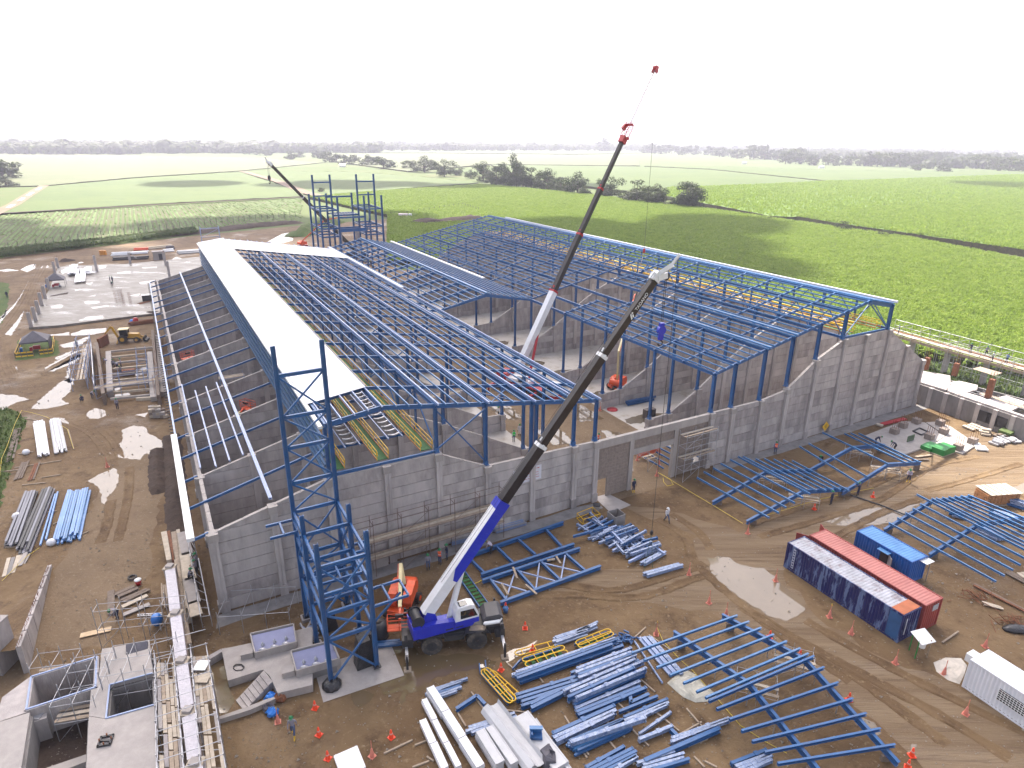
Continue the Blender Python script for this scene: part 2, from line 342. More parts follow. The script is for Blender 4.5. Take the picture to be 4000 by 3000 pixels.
def puddle(px, z=0.02, m=None, seed=1, step=0.5, amp=0.22, conv=None):
    pts = V2(px) if conv is None else [conv(*p) for p in px]
    return sheet('puddle', rough_edge(pts, step, amp, seed), z, m or M_WATER)
puddle([(1527,1207),(1550,1203),(1575,1205),(1600,1222),(1650,1228),(1672,1245),(1690,1265),(1735,1295),(1740,1315),(1722,1330),(1700,1342),(1660,1330),(1600,1290),(1545,1255)], seed=2)
z4 = lambda x, y: vat(x*.2666, 774+y*.2666)
puddle([(920,730),(1000,660),(990,580),(1080,545),(1180,560),(1200,610),(1260,640),(1330,690),(1345,760),(1360,830),(1290,800),(1180,770),(1140,820),(1050,820),(960,800)], seed=3, conv=z4)
puddle([(710,990),(830,930),(930,885),(965,960),(940,1040),(900,1100),(870,1130),(860,1185),(830,1180),(815,1100),(800,1050),(750,1020)], seed=4, conv=z4)
puddle([(700,450),(760,405),(860,420),(890,455),(800,490),(720,490)], seed=5, conv=z4)
for k, p in enumerate([[(250,410),(330,330),(480,200),(560,160),(600,190),(560,280),(500,330),(560,370),(380,410)],[(360,95),(520,10),(600,-30),(680,-30),(600,40),(420,110)],[(60,105),(110,80),(150,90),(120,120)],[(-60,350),(0,290),(120,300),(240,330),(130,360),(20,420)],[(800,770),(860,750),(900,770),(830,800)],[(430,480),(520,490),(560,530),(500,520)],[(905,250),(990,180),(990,240),(930,270)],[(1080,120),(1180,60),(1190,110),(1110,150)],[(900,300),(1040,280),(1060,310),(930,330)],[(1090,460),(1200,440),(1180,480)]]):
    puddle(p, seed=10+k, conv=z4)
z6 = lambda x, y: vat(x*.18, 525+y*.18)
for k, p in enumerate([[(720,1220),(900,1180),(1060,1120),(1090,1130),(950,1240),(760,1260)],[(840,1090),(1000,1040),(1270,1020),(1280,1070),(1100,1100),(880,1115)],[(520,1090),(640,1100),(830,1070),(840,1110),(560,1115)],[(540,1500),(740,1380),(900,1300),(1050,1250),(1040,1330),(800,1450),(580,1540)],[(640,1390),(860,1290),(840,1330),(700,1400)],[(120,1500),(210,1480),(190,1520)],[(130,1530),(210,1530),(180,1560)],[(30,1280),(70,1250),(50,1350),(10,1400),(-40,1360)],[(170,740),(260,620),(330,480),(400,380),(420,385),(340,520),(250,660),(150,790),(40,900),(10,890)],[(60,1090),(180,960),(260,850),(290,820),(240,950),(130,1120)],[(240,320),(340,270),(420,250),(430,300),(330,350)],[(490,290),(560,250),(590,290),(510,310)],[(930,240),(980,225),(1010,235),(950,245)],[(-40,330),(100,310),(240,330),(60,345)],[(780,1660),(820,1500),(840,1520),(830,1620),(900,1640),(840,1680)],[(-60,1000),(0,920),(50,850),(80,790),(60,880),(0,960)]]):
    puddle(p, seed=30+k, conv=z6, amp=.3)
z10 = lambda x, y: at(1000+x*.5425, 1900+y*.5425)
puddle([(890,1150),(1100,1080),(1180,1210),(1330,1210),(1520,1200),(1740,1260),(1700,1300),(1480,1330),(1310,1370),(1240,1420),(1250,1460),(1090,1500),(1050,1580),(1030,1530),(1060,1480),(900,1500),(880,1400),(930,1280)], seed=60, conv=z10, m=M_WATERB)
puddle([(1760,1250),(1820,1180),(1900,1160),(1990,1130),(2030,1110),(1990,1160),(1890,1230),(1800,1270)], seed=61, conv=z10)
puddle([(690,1480),(760,1470),(860,1500),(830,1560),(740,1590),(690,1570)], seed=62, conv=z10, m=M_WATERB)
z20 = lambda x, y: at(2600+x*.6329, 1500+y*.6329)
puddle([(960,850),(1050,800),(1180,780),(1330,765),(1480,740),(1560,740),(1480,800),(1440,850),(1300,870),(1100,875)], seed=63, conv=z20)
puddle([(2060,680),(2130,640),(2240,600),(2330,600),(2330,640),(2200,680),(2120,700)], seed=64, conv=z20)
puddle([(1300,960),(1400,1000),(1440,1060),(1400,1070),(1310,1010)], seed=65, conv=lambda x, y: at(2400+x*.7233, 2100+y*.7233), m=M_WATERB)
puddle([(1600,1110),(1640,1120),(1630,1180),(1590,1170)], seed=66, conv=lambda x, y: at(2400+x*.7233, 2100+y*.7233))
puddle([(578,522),(610,505),(640,500),(632,520),(600,528)], seed=67); puddle([(345,575),(380,555),(400,560),(370,572)], seed=68)
def track(px, w=0.55, h=0.12, seed=0, conv=None, name='tyre_track'):
    pts = V2(px) if conv is None else [conv(*p) for p in px]
    rg = random.Random(seed); fine = []
    for i in range(len(pts)-1):
        p0 = pts[max(i-1, 0)]; p1 = pts[i]; p2 = pts[i+1]; p3 = pts[min(i+2, len(pts)-1)]
        k = max(2, int((p2-p1).length/0.7))
        for j in range(k):
            t = j/k; fine.append(0.5*((2*p1)+(p2-p0)*t+(2*p0-5*p1+4*p2-p3)*t*t+(3*p1-p0-3*p2+p3)*t**3))
    b = MB(); prof = [(-1, 0), (-.75, 1), (-.5, .3), (0, .15), (.5, .3), (.75, 1), (1, 0)]; vs = []; fs = []; n = len(prof)
    for i, p in enumerate(fine):
        q = fine[min(i+1, len(fine)-1)]-fine[max(i-1, 0)]; t = q.normalized(); s = Vector((-t.y, t.x, 0)); ww = w*rg.uniform(.8, 1.15)
        e = min(1, i/4, (len(fine)-1-i)/4)
        for a, z in prof: vs.append(p+s*(a*ww)+Vector((0, 0, 0.011+h*z*e*rg.uniform(.4, 1.3))))
    for i in range(len(fine)-1):
        for j in range(n-1): fs.append((i*n+j, i*n+j+1, (i+1)*n+j+1, (i+1)*n+j))
    b.add(vs, fs, 0, True); return struct(name, b, M_MUD)
for k, p in enumerate([[(1100,1270),(1200,1262),(1330,1275),(1460,1240),(1530,1215)],[(1110,1290),(1230,1285),(1380,1290),(1500,1250),(1560,1235)],[(1420,1120),(1480,1160),(1500,1210),(1570,1280),(1700,1380),(1850,1480)],[(1450,1110),(1510,1150),(1540,1195)],[(1600,1310),(1750,1400),(1900,1500),(2060,1620)],[(1680,1360),(1850,1450),(2020,1540),(2200,1650)],[(1740,1340),(1900,1430),(2100,1530),(2230,1590)],[(1640,1160),(1780,1120),(1900,1080),(2010,1010),(2120,985)],[(1600,1140),(1750,1090),(1880,1050),(1990,990)],[(1770,1180),(1900,1110),(2010,1070)],[(2000,1060),(2080,1040),(2212,1000)]]): track(p, seed=k)
for k, p in enumerate([[(560,530),(700,590),(800,690),(860,800),(900,900)],[(790,560),(880,640),(950,740),(980,830)],[(900,1150),(880,1280),(850,1400),(800,1520)],[(1050,880),(1040,1100),(1000,1300),(950,1500)],[(60,40),(100,120),(110,220)],[(0,60),(40,160),(70,260)]]): track(p, seed=20+k, conv=z4)
for k, p in enumerate([[(500,1560),(700,1450),(900,1340),(1060,1270)],[(20,1010),(150,840),(280,640),(380,430),(470,260)],[(60,1060),(190,900),(330,690),(430,470),(560,240)],[(60,1190),(40,1340),(60,1480),(150,1620)],[(120,1180),(90,1300),(100,1420),(200,1600)]]): track(p, seed=30+k, conv=z6, w=.6)
def ridge(pts, w, h, m, name, seed=0, kind='structure', peak=0.0):
    rg = random.Random(seed); b = MB(); prof = [(-1, 0), (-.7, .45), (-.35, .85), (0, 1), (.3, .9), (.65, .5), (1, 0)]; n = len(prof); fine = []
    for i in range(len(pts)-1):
        k = max(1, int((pts[i+1]-pts[i]).length/(w*0.5)))
        for j in range(k): fine.append(pts[i].lerp(pts[i+1], j/k))
    fine.append(pts[-1]); vs = []; fs = []
    for i, p in enumerate(fine):
        t = (fine[min(i+1, len(fine)-1)]-fine[max(i-1, 0)]).normalized(); s = Vector((-t.y, t.x, 0)); e = min(1, (i+.2)/2, (len(fine)-.8-i)/2)
        for a, z in prof: vs.append(p+s*(a*w*rg.uniform(.85, 1.15))+t*rg.uniform(-.15, .15)*w+Vector((0, 0, -0.02+h*z*e*rg.uniform(.65, 1.2))))
    for i in range(len(fine)-1):
        for j in range(n-1): fs.append((i*n+j, (i+1)*n+j, (i+1)*n+j+1, i*n+j+1))
    b.add(vs, fs, 0, True); o = b.build(name, m); return tag(o, kind=kind)
ridge([bw(-2.2,44), bw(-2.4,36), bw(-2.6,28), bw(-2.8,20), bw(-3,12), bw(-3.2,4)], 1.3, 0.55, M_DARKSOIL, 'spoil_bank', 1)
ridge([bw(-4.2,40), bw(-4.6,32), bw(-4.6,26)], 1.0, 0.5, M_DARKSOIL, 'spoil_bank', 2)
ridge(V2([(-500,628),(-100,573),(0,552),(220,527),(430,500)]), 5, 1.6, M_GRASS, 'grass_bank', 3)
ridge(V2([(330,512),(430,502),(540,490),(650,480)]), 5.5, 1.5, M_DARKSOIL, 'earth_bank', 4)
ridge(V2([(870,490),(930,487),(1010,482),(1060,475)]), 9, 3.6, M_DARKSOIL, 'earth_bank', 5)
ridge(V2([(845,468),(900,465),(960,458),(1010,452)]), 5, 1.5, M_GRASS, 'grass_bank', 6)
ridge(V2([(640,512),(660,502),(690,490),(730,478)]), 6, 3.0, M_GRASS, 'grass_bank', 7)
ridge(V2([(-40,540),(-10,545),(20,550)]), 5, 1.4, M_DARKSOIL, 'earth_bank', 8)
ridge(V2([(130,566),(150,563),(163,562)]), 1.8, 1.3, M_DARKSOIL, 'earth_heap', 9)
ridge(V2([(305,680),(330,678),(352,672)]), 2.2, 1.0, M_DARKSOIL, 'earth_heap', 10)
def block(name, pts, h, m, edge=M_CANEEDGE, res=6.0, amp=0.25, seed=0):
    """a block of standing cane: canopy at height h with an uneven top, stalks down its sides"""
    rg = random.Random(seed); b = MB(); P = rough_edge(pts, 2.0 if res < 6 else 9.0, 0.25 if res < 6 else .6, seed); n = len(P)
    top = [(p.x, p.y, h+rg.uniform(-amp, amp)) for p in P]; bot = [(p.x, p.y, 0) for p in P]
    b.add(top+bot, [(i, (i+1) % n, (i+1) % n+n, i+n) for i in range(n)], 1)
    b.add([(p.x, p.y, h) for p in P], [tuple(range(n))], 0)
    o = b.build(name, [m, edge]); me = o.data
    import bmesh
    bm = bmesh.new(); bm.from_mesh(me)
    bmesh.ops.recalc_face_normals(bm, faces=bm.faces); bm.to_mesh(me); bm.free()
    return tag(o, kind='structure')
NEARF = V2([(838,470),(668,430),(850,415),(1040,402),(1130,410),(1300,428),(1500,452),(1720,485),(1960,520),(2212,570),(2500,628)]) + [bw(190,-60), bw(150,-30), bw(133,10), bw(124,60), bw(118,122), bw(112,137), bw(70,160)]
YOUNGF = V2([(-420,505),(0,466),(330,446),(652,429),(648,480),(540,484),(450,490),(210,520),(0,545),(-420,605)])
L2F = V2([(-420,490),(8,462),(95,405),(300,386),(520,373),(654,418),(655,426),(330,443)])
R2F = V2([(536,371),(760,372),(900,382),(1036,396),(850,411),(672,425)])
L3F = V2([(-900,425),(93,403),(300,384),(520,370),(700,352),(560,341),(250,336),(0,334),(-900,345)])
block('cane_field', L2F, 0.8, M_CANEF, seed=2); block('cane_field', R2F, 0.7, M_CANEF, seed=3); block('cane_field', L3F, 0.8, M_CANE3, res=20, seed=4)
sheet('young_cane_field', YOUNGF, 0.02, M_FSOIL)
MAF = V2([(1439,431),(1664,476),(1708,479),(1889,455),(2212,422.5),(2700,398),(2700,366),(2212,381),(1889,394),(1787,397),(1637,405),(1439,412)])
MBF = V2([(1716,478),(1795,491),(2212,555),(2500,610),(2900,560),(2700,400),(2212,424),(1889,456.5)])
MCF = V2([(1120,386),(1439,430),(1439,411),(1637,404),(1787,396),(1532,369),(1382,362),(1060,358)])
MDF = V2([(1390,361),(1532,367.5),(1787,394),(1889,392.5),(2212,379.5),(2700,364),(2700,356),(2212,372),(1800,370),(1560,362)])
MEF = V2([(880,372),(1060,356.5),(1382,360),(1380,345),(1250,336),(950,333),(700,335),(720,350)])
MFF = V2([(640,322),(900,319),(1250,324),(1420,330),(1250,334),(950,331),(660,330)])
block('cane_field', MAF, 2.4, M_CANE, seed=5, res=20); block('cane_field', MBF, 2.6, M_CANE, seed=6); block('cane_field', MCF, 1.8, M_CANEF, seed=7, res=20)
block('cane_field', MDF, 1.8, M_CANEF, seed=8, res=20); block('cane_field', MEF, 1.5, M_CANE3, seed=9, res=20); block('cane_field', MFF, 1.5, M_CANEF, seed=10, res=20)
block('cane_field', V2([(1620,326),(1710,322),(1800,328),(1700,333)]), 1.5, M_CANEF, seed=11, res=20)
def inside(p, poly):
    x, y = p[0], p[1]; c = False; j = len(poly)-1
    for i in range(len(poly)):
        if (poly[i][1] > y) != (poly[j][1] > y) and x < (poly[j][0]-poly[i][0])*(y-poly[i][1])/(poly[j][1]-poly[i][1])+poly[i][0]: c = not c
        j = i
    return c
block('cane_field', NEARF, 1.5, M_CANE2, seed=1, res=3)
def ribbon(px, w, z, m, name):
    pts = V2(px); b = MB(); vs = []; fs = []
    for i, p in enumerate(pts):
        t = (pts[min(i+1, len(pts)-1)]-pts[max(i-1, 0)]).normalized(); s = Vector((-t.y, t.x, 0)); vs += [p+s*w/2+Vector((0,0,z)), p-s*w/2+Vector((0,0,z))]
    for i in range(len(pts)-1): fs.append((2*i, 2*i+1, 2*i+3, 2*i+2))
    b.add(vs, fs); return struct(name, b, m)
ribbon([(524,371),(600,393),(660,418),(740,437),(838,464)], 9, 0.9, M_TRACK, 'farm_track')
ribbon([(96,403),(60,425),(30,445),(-40,478)], 7, 0.9, M_TRACK, 'farm_track')
ribbon([(1040,397),(1250,424),(1500,446),(1700,482),(2000,524),(2300,578)], 5, 0.03, M_DARKSOIL, 'farm_track')
ribbon([(-200,475),(0,464),(330,445),(655,427.5),(850,413),(1040,399)], 4, 0.85, M_DARKSOIL, 'drain_bank')
for p in ([(88,408),(80,413)],[(72,418),(60,425)],[(52,430),(42,437)],[(30,445),(18,452)]): ribbon(p, 2.4, 0.93, M_WATER, 'puddle')
for p in ([(745,437),(770,444)],[(790,451),(812,457)],[(700,428),(720,432)]): ribbon(p, 2.0, 0.93, M_WATER, 'puddle')
def leafmat(name, cols):
    m = bpy.data.materials.new(name); m.use_nodes = True; nt = m.node_tree; nt.nodes.clear()
    out = nt.nodes.new('ShaderNodeOutputMaterial'); d = nt.nodes.new('ShaderNodeBsdfPrincipled'); t = nt.nodes.new('ShaderNodeBsdfTranslucent'); mx = nt.nodes.new('ShaderNodeMixShader')
    d.inputs['Roughness'].default_value = 0.6; d.inputs['Specular IOR Level'].default_value = 0.25
    oi = nt.nodes.new('ShaderNodeObjectInfo'); g = nt.nodes.new('ShaderNodeNewGeometry')
    n = nt.nodes.new('ShaderNodeTexNoise'); n.inputs['Scale'].default_value = 0.35; n.inputs['Detail'].default_value = 4; nt.links.new(g.outputs['Position'], n.inputs['Vector'])
    ad = nt.nodes.new('ShaderNodeMath'); ad.operation = 'MULTIPLY_ADD'; ad.inputs[1].default_value = 0.45; nt.links.new(oi.outputs['Random'], ad.inputs[0]);
    sb = nt.nodes.new('ShaderNodeMath'); sb.operation = 'MULTIPLY_ADD'; sb.inputs[1].default_value = 1.4; sb.inputs[2].default_value = -0.42; nt.links.new(n.outputs['Fac'], sb.inputs[0]); nt.links.new(sb.outputs[0], ad.inputs[2])
    cr = nt.nodes.new('ShaderNodeValToRGB'); e = cr.color_ramp.elements; e[0].color = (*cols[0], 1); e[1].color = (*cols[-1], 1)
    for i, c in enumerate(cols[1:-1]): x = e.new((i+1)/(len(cols)-1)); x.color = (*c, 1)
    nt.links.new(ad.outputs[0], cr.inputs['Fac'])
    nt.links.new(cr.outputs[0], d.inputs['Base Color']); nt.links.new(cr.outputs[0], t.inputs['Color']); mx.inputs['Fac'].default_value = 0.5
    nt.links.new(d.outputs[0], mx.inputs[1]); nt.links.new(t.outputs[0], mx.inputs[2]); nt.links.new(mx.outputs[0], out.inputs['Surface'])
    return m
M_BLADE = leafmat('cane_blade', [(0.15, 0.22, 0.026), (0.215, 0.31, 0.036), (0.27, 0.37, 0.048), (0.34, 0.40, 0.09)])
M_GBLADE = leafmat('grass_blade', [(0.04, 0.075, 0.012), (0.07, 0.115, 0.02), (0.12, 0.12, 0.04)])
M_LEAF = leafmat('tree_leaf', [(0.028, 0.045, 0.014), (0.045, 0.065, 0.018), (0.07, 0.085, 0.026)])
M_LEAF2 = leafmat('tree_leaf_light', [(0.05, 0.075, 0.02), (0.075, 0.10, 0.03), (0.10, 0.115, 0.045)])
M_BARK = mat('bark', (0.10, 0.075, 0.055), 0.9, var=0.3, vscale=2)
def tuft_mesh(name, n, h, w, m, seed):
    rg = random.Random(seed); b = MB()
    for i in range(n):
        a = rg.uniform(0, 6.283); d = Vector((math.cos(a), math.sin(a), 0)); s = Vector((-d.y, d.x, 0)); l = h*rg.uniform(.6, 1.1); o = d*rg.uniform(0, .25*h)
        p0 = o; p1 = o+d*l*.28+Vector((0,0,l*.75)); p2 = o+d*l*.8+Vector((0,0,l*rg.uniform(.55, .95)))
        b.add([p0-s*w*.6, p0+s*w*.6, p1+s*w, p1-s*w, p2], [(0,1,2,3),(3,2,4)])
    return b.mesh(name, m)
def scatter(name, pts, z, tufts, dens, smin, smax, seed, kind='stuff', zvar=0.0):
    b = MB(); b.add([(p[0], p[1], z) for p in pts], [tuple(range(len(pts)))]); me = b.mesh(name, M_CANE)
    if me.polygons[0].normal.z < 0: me.flip_normals()
    o = link(name, me); tag(o, kind=kind)
    col = bpy.data.collections.new(name + '_sources')
    for t in tufts: col.objects.link(bpy.data.objects.new('leaf_tuft', t))
    ng = bpy.data.node_groups.new(name, 'GeometryNodeTree'); ng.interface.new_socket('Geometry', in_out='INPUT', socket_type='NodeSocketGeometry'); ng.interface.new_socket('Geometry', in_out='OUTPUT', socket_type='NodeSocketGeometry')
    N = ng.nodes; L = ng.links; gi = N.new('NodeGroupInput'); go = N.new('NodeGroupOutput')
    ds = N.new('GeometryNodeDistributePointsOnFaces'); ds.inputs['Density'].default_value = dens; ds.inputs['Seed'].default_value = seed
    ci = N.new('GeometryNodeCollectionInfo'); ci.inputs['Collection'].default_value = col; ci.inputs['Separate Children'].default_value = True; ci.inputs['Reset Children'].default_value = True
    ip = N.new('GeometryNodeInstanceOnPoints'); ip.inputs['Pick Instance'].default_value = True
    rs = N.new('FunctionNodeRandomValue'); rs.data_type = 'FLOAT'; rs.inputs[2].default_value = smin; rs.inputs[3].default_value = smax
    rr = N.new('FunctionNodeRandomValue'); rr.data_type = 'FLOAT_VECTOR'; rr.inputs[0].default_value = (-.2, -.2, 0); rr.inputs[1].default_value = (.2, .2, 6.283)
    L.new(gi.outputs[0], ds.inputs['Mesh']); L.new(ds.outputs['Points'], ip.inputs['Points']); L.new(ci.outputs[0], ip.inputs['Instance'])
    L.new(rr.outputs[0], ip.inputs['Rotation']); L.new(rs.outputs[1], ip.inputs['Scale']); L.new(ip.outputs[0], go.inputs[0])
    md = o.modifiers.new('scatter', 'NODES'); md.node_group = ng
    return o
TUFTS = [tuft_mesh('cane_tuft', 9, 1.3, 0.085, M_BLADE, s) for s in range(4)]
GTUFTS = [tuft_mesh('grass_tuft', 8, 0.5, 0.04, M_GBLADE, s+10) for s in range(3)]
scatter('cane_leaves', NEARF, 1.3, TUFTS, 2.6, 0.45, 1.1, 1)
scatter('cane_leaves', MBF, 2.4, TUFTS, 0.8, 0.7, 1.4, 2)
scatter('cane_leaves', MAF, 2.2, TUFTS, 0.25, 0.9, 1.7, 3)
scatter('verge_grass', [bw(117,-20), bw(150,-40), bw(170,-20), bw(121,60), bw(118,130), bw(117,130)], 0.02, GTUFTS, 2.5, 0.7, 1.6, 4)
scatter('verge_grass', V2([(-80,900),(20,880),(60,905),(40,960),(10,1060),(0,1100),(-80,1150)]), 0.02, GTUFTS, 5, 0.4, .9, 5)
scatter('bank_grass', V2([(-300,610),(-100,582),(0,560),(220,533),(430,506),(420,497),(220,521),(0,545),(-300,590)]), 0.8, GTUFTS, 2, 1.2, 3, 6)
scatter('cane_edge', [bw(190,-61), bw(150,-31), bw(133,9), bw(124,60), bw(118,122), bw(119.5,122), bw(125.5,60), bw(134.5,10), bw(152,-28), bw(191,-57)], 0.05, TUFTS, 2.2, 1.2, 2.0, 7)
rg = random.Random(5); b = MB()
pl = [wb(p) for p in YOUNGF]
u0, u1 = min(p[0] for p in pl), max(p[0] for p in pl); v0, v1 = min(p[1] for p in pl), max(p[1] for p in pl)
u = u0
while u < u1:
    v = v0; w = rg.uniform(.45, .8)
    while v < v1:
        L = rg.uniform(4, 11); p = bw(u, v); q = bw(u, v+L*.5)
        if inside(q, YOUNGF) and rg.random() < .93:
            ww = w*rg.uniform(.6, 1.2); hh = rg.uniform(.25, .7)
            a0, a1 = bw(u-ww, v, .03), bw(u+ww, v, .03); b0, b1 = bw(u-ww*.9, v+L, .03), bw(u+ww*.9, v+L, .03); c0 = bw(u+rg.uniform(-.2, .2), v+.5, hh); c1 = bw(u, v+L-.5, hh)
            b.add([a0, a1, b1, b0, c0, c1], [(0,4,5,3),(1,2,5,4),(0,1,4),(3,5,2)])
        v += L*.97
    u += 2.1
tag(b.build('young_cane_rows', M_CANE2), kind='stuff')
def tree_parts(seed, nleaf, spread=0.5, low=0.18, lumps=9):
    """unit-height broadleaf: tapered trunk with limbs; crown of many leaf faces in uneven clumps"""
    rg = random.Random(seed); tb = MB(); cb = MB(); cl = []
    tb.cyl((0,0,0), (rg.uniform(-.02,.02), 0, .42), .035, .02, 7)
    for i in range(lumps):
        a = 6.283*i/lumps+rg.uniform(-.4,.4); r = spread*rg.uniform(.25, .75) if i else 0; z = rg.uniform(low+.2, .8) if i else .82
        c = Vector((r*math.cos(a), r*math.sin(a), z)); rad = Vector((rg.uniform(.16,.26), rg.uniform(.16,.26), rg.uniform(.12,.2)))
        cl.append((c, rad)); tb.cyl((0,0,rg.uniform(.2,.4)), c, .014, .005, 5)
    for i in range(nleaf):
        c, rad = cl[rg.randrange(len(cl))]; d = Vector((rg.gauss(0,1), rg.gauss(0,1), rg.gauss(0,1))).normalized(); k = rg.uniform(.35, 1.05)**.6
        p = c+Vector((d.x*rad.x, d.y*rad.y, d.z*rad.z))*k
        n = (d+Vector((rg.uniform(-.7,.7), rg.uniform(-.7,.7), rg.uniform(-.2,.9)))).normalized(); x = n.orthogonal().normalized(); y = n.cross(x); s = rg.uniform(.5, 1.2)*1.5/math.sqrt(nleaf)
        cb.add([p-x*s, p-y*s*.7, p+x*s, p+y*s*.7], [(0,1,2,3)])
    return tb, cb
def tree_set(n, nleaf, m, **k):
    out = []
    for i in range(n):
        tb, cb = tree_parts(100*n+i+nleaf, nleaf, **k); out.append((tb.mesh('trunk', M_BARK), cb.mesh('crown', m)))
    return out
TREES = tree_set(5, 2200, M_LEAF, low=-.08, lumps=14, spread=.56); TREESM = tree_set(5, 420, M_LEAF, spread=.6, low=-.1, lumps=11); TREESL = tree_set(4, 420, M_LEAF2, spread=.55, low=-.05)
def tree(name, label, loc, h, w=None, setx=TREES, group=None, cat='tree', i=None):
    tm, cm = setx[random.randrange(len(setx)) if i is None else i % len(setx)]
    t = thing(name, label, cat, (loc[0], loc[1], 0), rnd(0, 6.28), group)
    t.scale = ((w or h), (w or h), h); link('trunk', tm, t); link('crown', cm, t); return t
z2 = lambda x, y: at(1200+x*.678, 400+y*.678)
def px2m(p, px): return px*(p.length)/FOC          # picture height at that range -> metres, roughly
FT = [(675,402,72,125,'round dense tree, first big one on the farm road beyond the blue tower'),(790,428,78,95,'dark tree with a pale gap to its left on the farm road'),(858,420,50,80,'low spreading tree joined to the dark one on its left'),(1015,455,88,115,'bushy tree just left of the tallest tree of the row'),(1092,482,92,115,'wide dark tree in front of the tallest tree'),(1185,470,148,120,'tallest tree of the row, with two crowns'),(1205,492,104,105,'dark tree right below the tallest tree'),(1290,494,98,105,'dense tree in the middle of the continuous dark row'),(1385,503,95,120,'broad tree near the right end of the dark row'),(1462,518,72,95,'smaller tree at the gap in the dark row'),(1555,532,104,125,'round tree just left of the red and black crane boom'),(1745,552,98,115,'tree just right of the red and black crane boom'),(1895,578,108,160,'wide bushy tree between the boom and the thin cable'),(2010,592,92,130,'low bushy tree right of the thin crane cable'),(2185,612,122,130,'dark tree second from the right end of the row')]
for k, (x, y, h, w, lab) in enumerate(FT):
    p = z2(x, y); hh = px2m(p, h*.678)*(1.1 if h > 140 else 1.22); tree('tree', lab, p, hh, px2m(p, w*.678)*1.25, i=k, group='trees along the farm road')
z3 = lambda x, y: at(2500+x*.678, 400+y*.678)
for k, (x, y, h, w, lab) in enumerate([(90,588,85,120,'low dark bush beside the last tree of the row'),(295,614,128,185,'lone round tree standing clear at the right end of the row')]):
    p = z3(x, y); tree('tree', lab, p, px2m(p, h*.678)*1.08, px2m(p, w*.678)*1.05, i=k+2, group='trees along the farm road')
for x, y, h, w in [(1170,748,55,110),(1410,788,45,90),(745,690,25,70)]:
    p = z3(x, y); tree('bush', 'green bush growing out of the cane edge, %s one' % {1170: 'middle', 1410: 'right', 745: 'left'}[x], p, px2m(p, h*.678)*1.1, px2m(p, w*.678), i=2, group='bushes in the cane edge', cat='bush')
z1 = lambda x, y: at(x*.633, 400+y*.633)
for k, (x, y, h, w) in enumerate([(940,440,45,60),(1060,470,60,80),(1145,480,70,80),(1245,496,70,80),(1340,500,70,80),(1425,512,60,70),(1490,524,60,70),(1600,540,55,70),(1690,548,50,60),(1820,566,55,80),(1955,586,60,80),(2100,604,50,80)]):
    p = z2(x, y); tree('bush', 'dark bush filling the gap in the tree row along the farm road, %s from left' % ORD[k], p, px2m(p, h*.678)*1.1, px2m(p, w*.678)*1.2, i=k, group='bushes along the farm road', cat='bush')
SMALL = [(60,312,30,60),(130,345,45,75),(170,345,40,60),(220,358,45,75),(275,350,40,60),(350,365,50,80),(405,365,45,70),(440,382,50,90),(480,380,40,60)]
for k, (x, y, h, w) in enumerate(SMALL):
    p = z2(x, y); tree('tree', 'small grey-green tree in the distant row above the blue tower, %s from left' % ORD[k], p, px2m(p, h*.678)*1.15, px2m(p, w*.678)*1.1, TREESM, 'small trees in the distant row')
for k, (x, y, h, w) in enumerate([(1540,322,45,80),(1605,326,35,70),(1650,328,30,60),(1800,352,40,70),(1865,312,40,60),(1850,340,30,60),(1960,345,35,60),(2010,350,40,60)]):
    p = z1(x, y); tree('tree', 'small grey-green tree in the distant row above the leaning dark boom, %s from left' % ORD[k], p, px2m(p, h*.633)*1.15, px2m(p, w*.633)*1.1, TREESM, 'small trees in the distant row')
p = z2(575,385); tree('tree', 'thin flat-topped tree left of the first big tree on the road', p, px2m(p, 48*.678), px2m(p, 62*.678), TREESL, i=1)
p = z1(1980,556); tree('tree', 'little round tree just left of the far blue steel tower', p, px2m(p, 26*.633)*1.1, px2m(p, 40*.633)*1.1, TREESM)
for x, y, h, w, lab in [(20,470,85,150,'large bush mass at the left edge beyond the young cane'),(-30,470,110,170,'tall bush mass half out of the left edge'),(40,520,45,120,'low dark bush at the left edge by the dirt track')]:
    p = z1(x, y); tree('bush', lab, p, px2m(p, h*.633)*1.1, px2m(p, w*.633), TREESM, cat='bush')
p = z3(1745,405); tree('tree', 'isolated round tree in front of the woods at far right', p, px2m(p, 42*.678)*1.1, px2m(p, 65*.678)*1.1, TREESM)
p = z2(1705,283); tree('tree', 'large hazy tree rising at the wood edge behind the red-tipped boom', p, px2m(p, 74*.678), px2m(p, 100*.678), TREESM)
rg = random.Random(11)
for ri, (xa, ya, xb, yb, n, h) in enumerate([(380,305,600,325,9,42),(620,325,960,345,11,62),(820,355,1250,365,10,52),(1250,365,1640,372,12,58),(1560,395,1630,398,2,34),(1900,372,2212,405,12,55),(1620,340,1900,350,10,40),(0,290,330,305,12,45)]):
    for k in range(n):
        t = (k+rg.uniform(.1, .9))/n; p = z3(xa+(xb-xa)*t, ya+(yb-ya)*t+rg.uniform(-4, 4)); hh = px2m(p, h*.678)*rg.uniform(.8, 1.25)
        tree('tree', 'hazy tree before the woods at right, %s from left in the %s' % (ORD[k], ['short left row','dark middle row','right middle row','long right row','sparse front row','nearest right row','thin upper row','row behind the boom'][ri]), p, hh, hh*rg.uniform(1.0, 1.5), TREESM if rg.random() < .7 else TREESL, 'hazy trees before the woods')
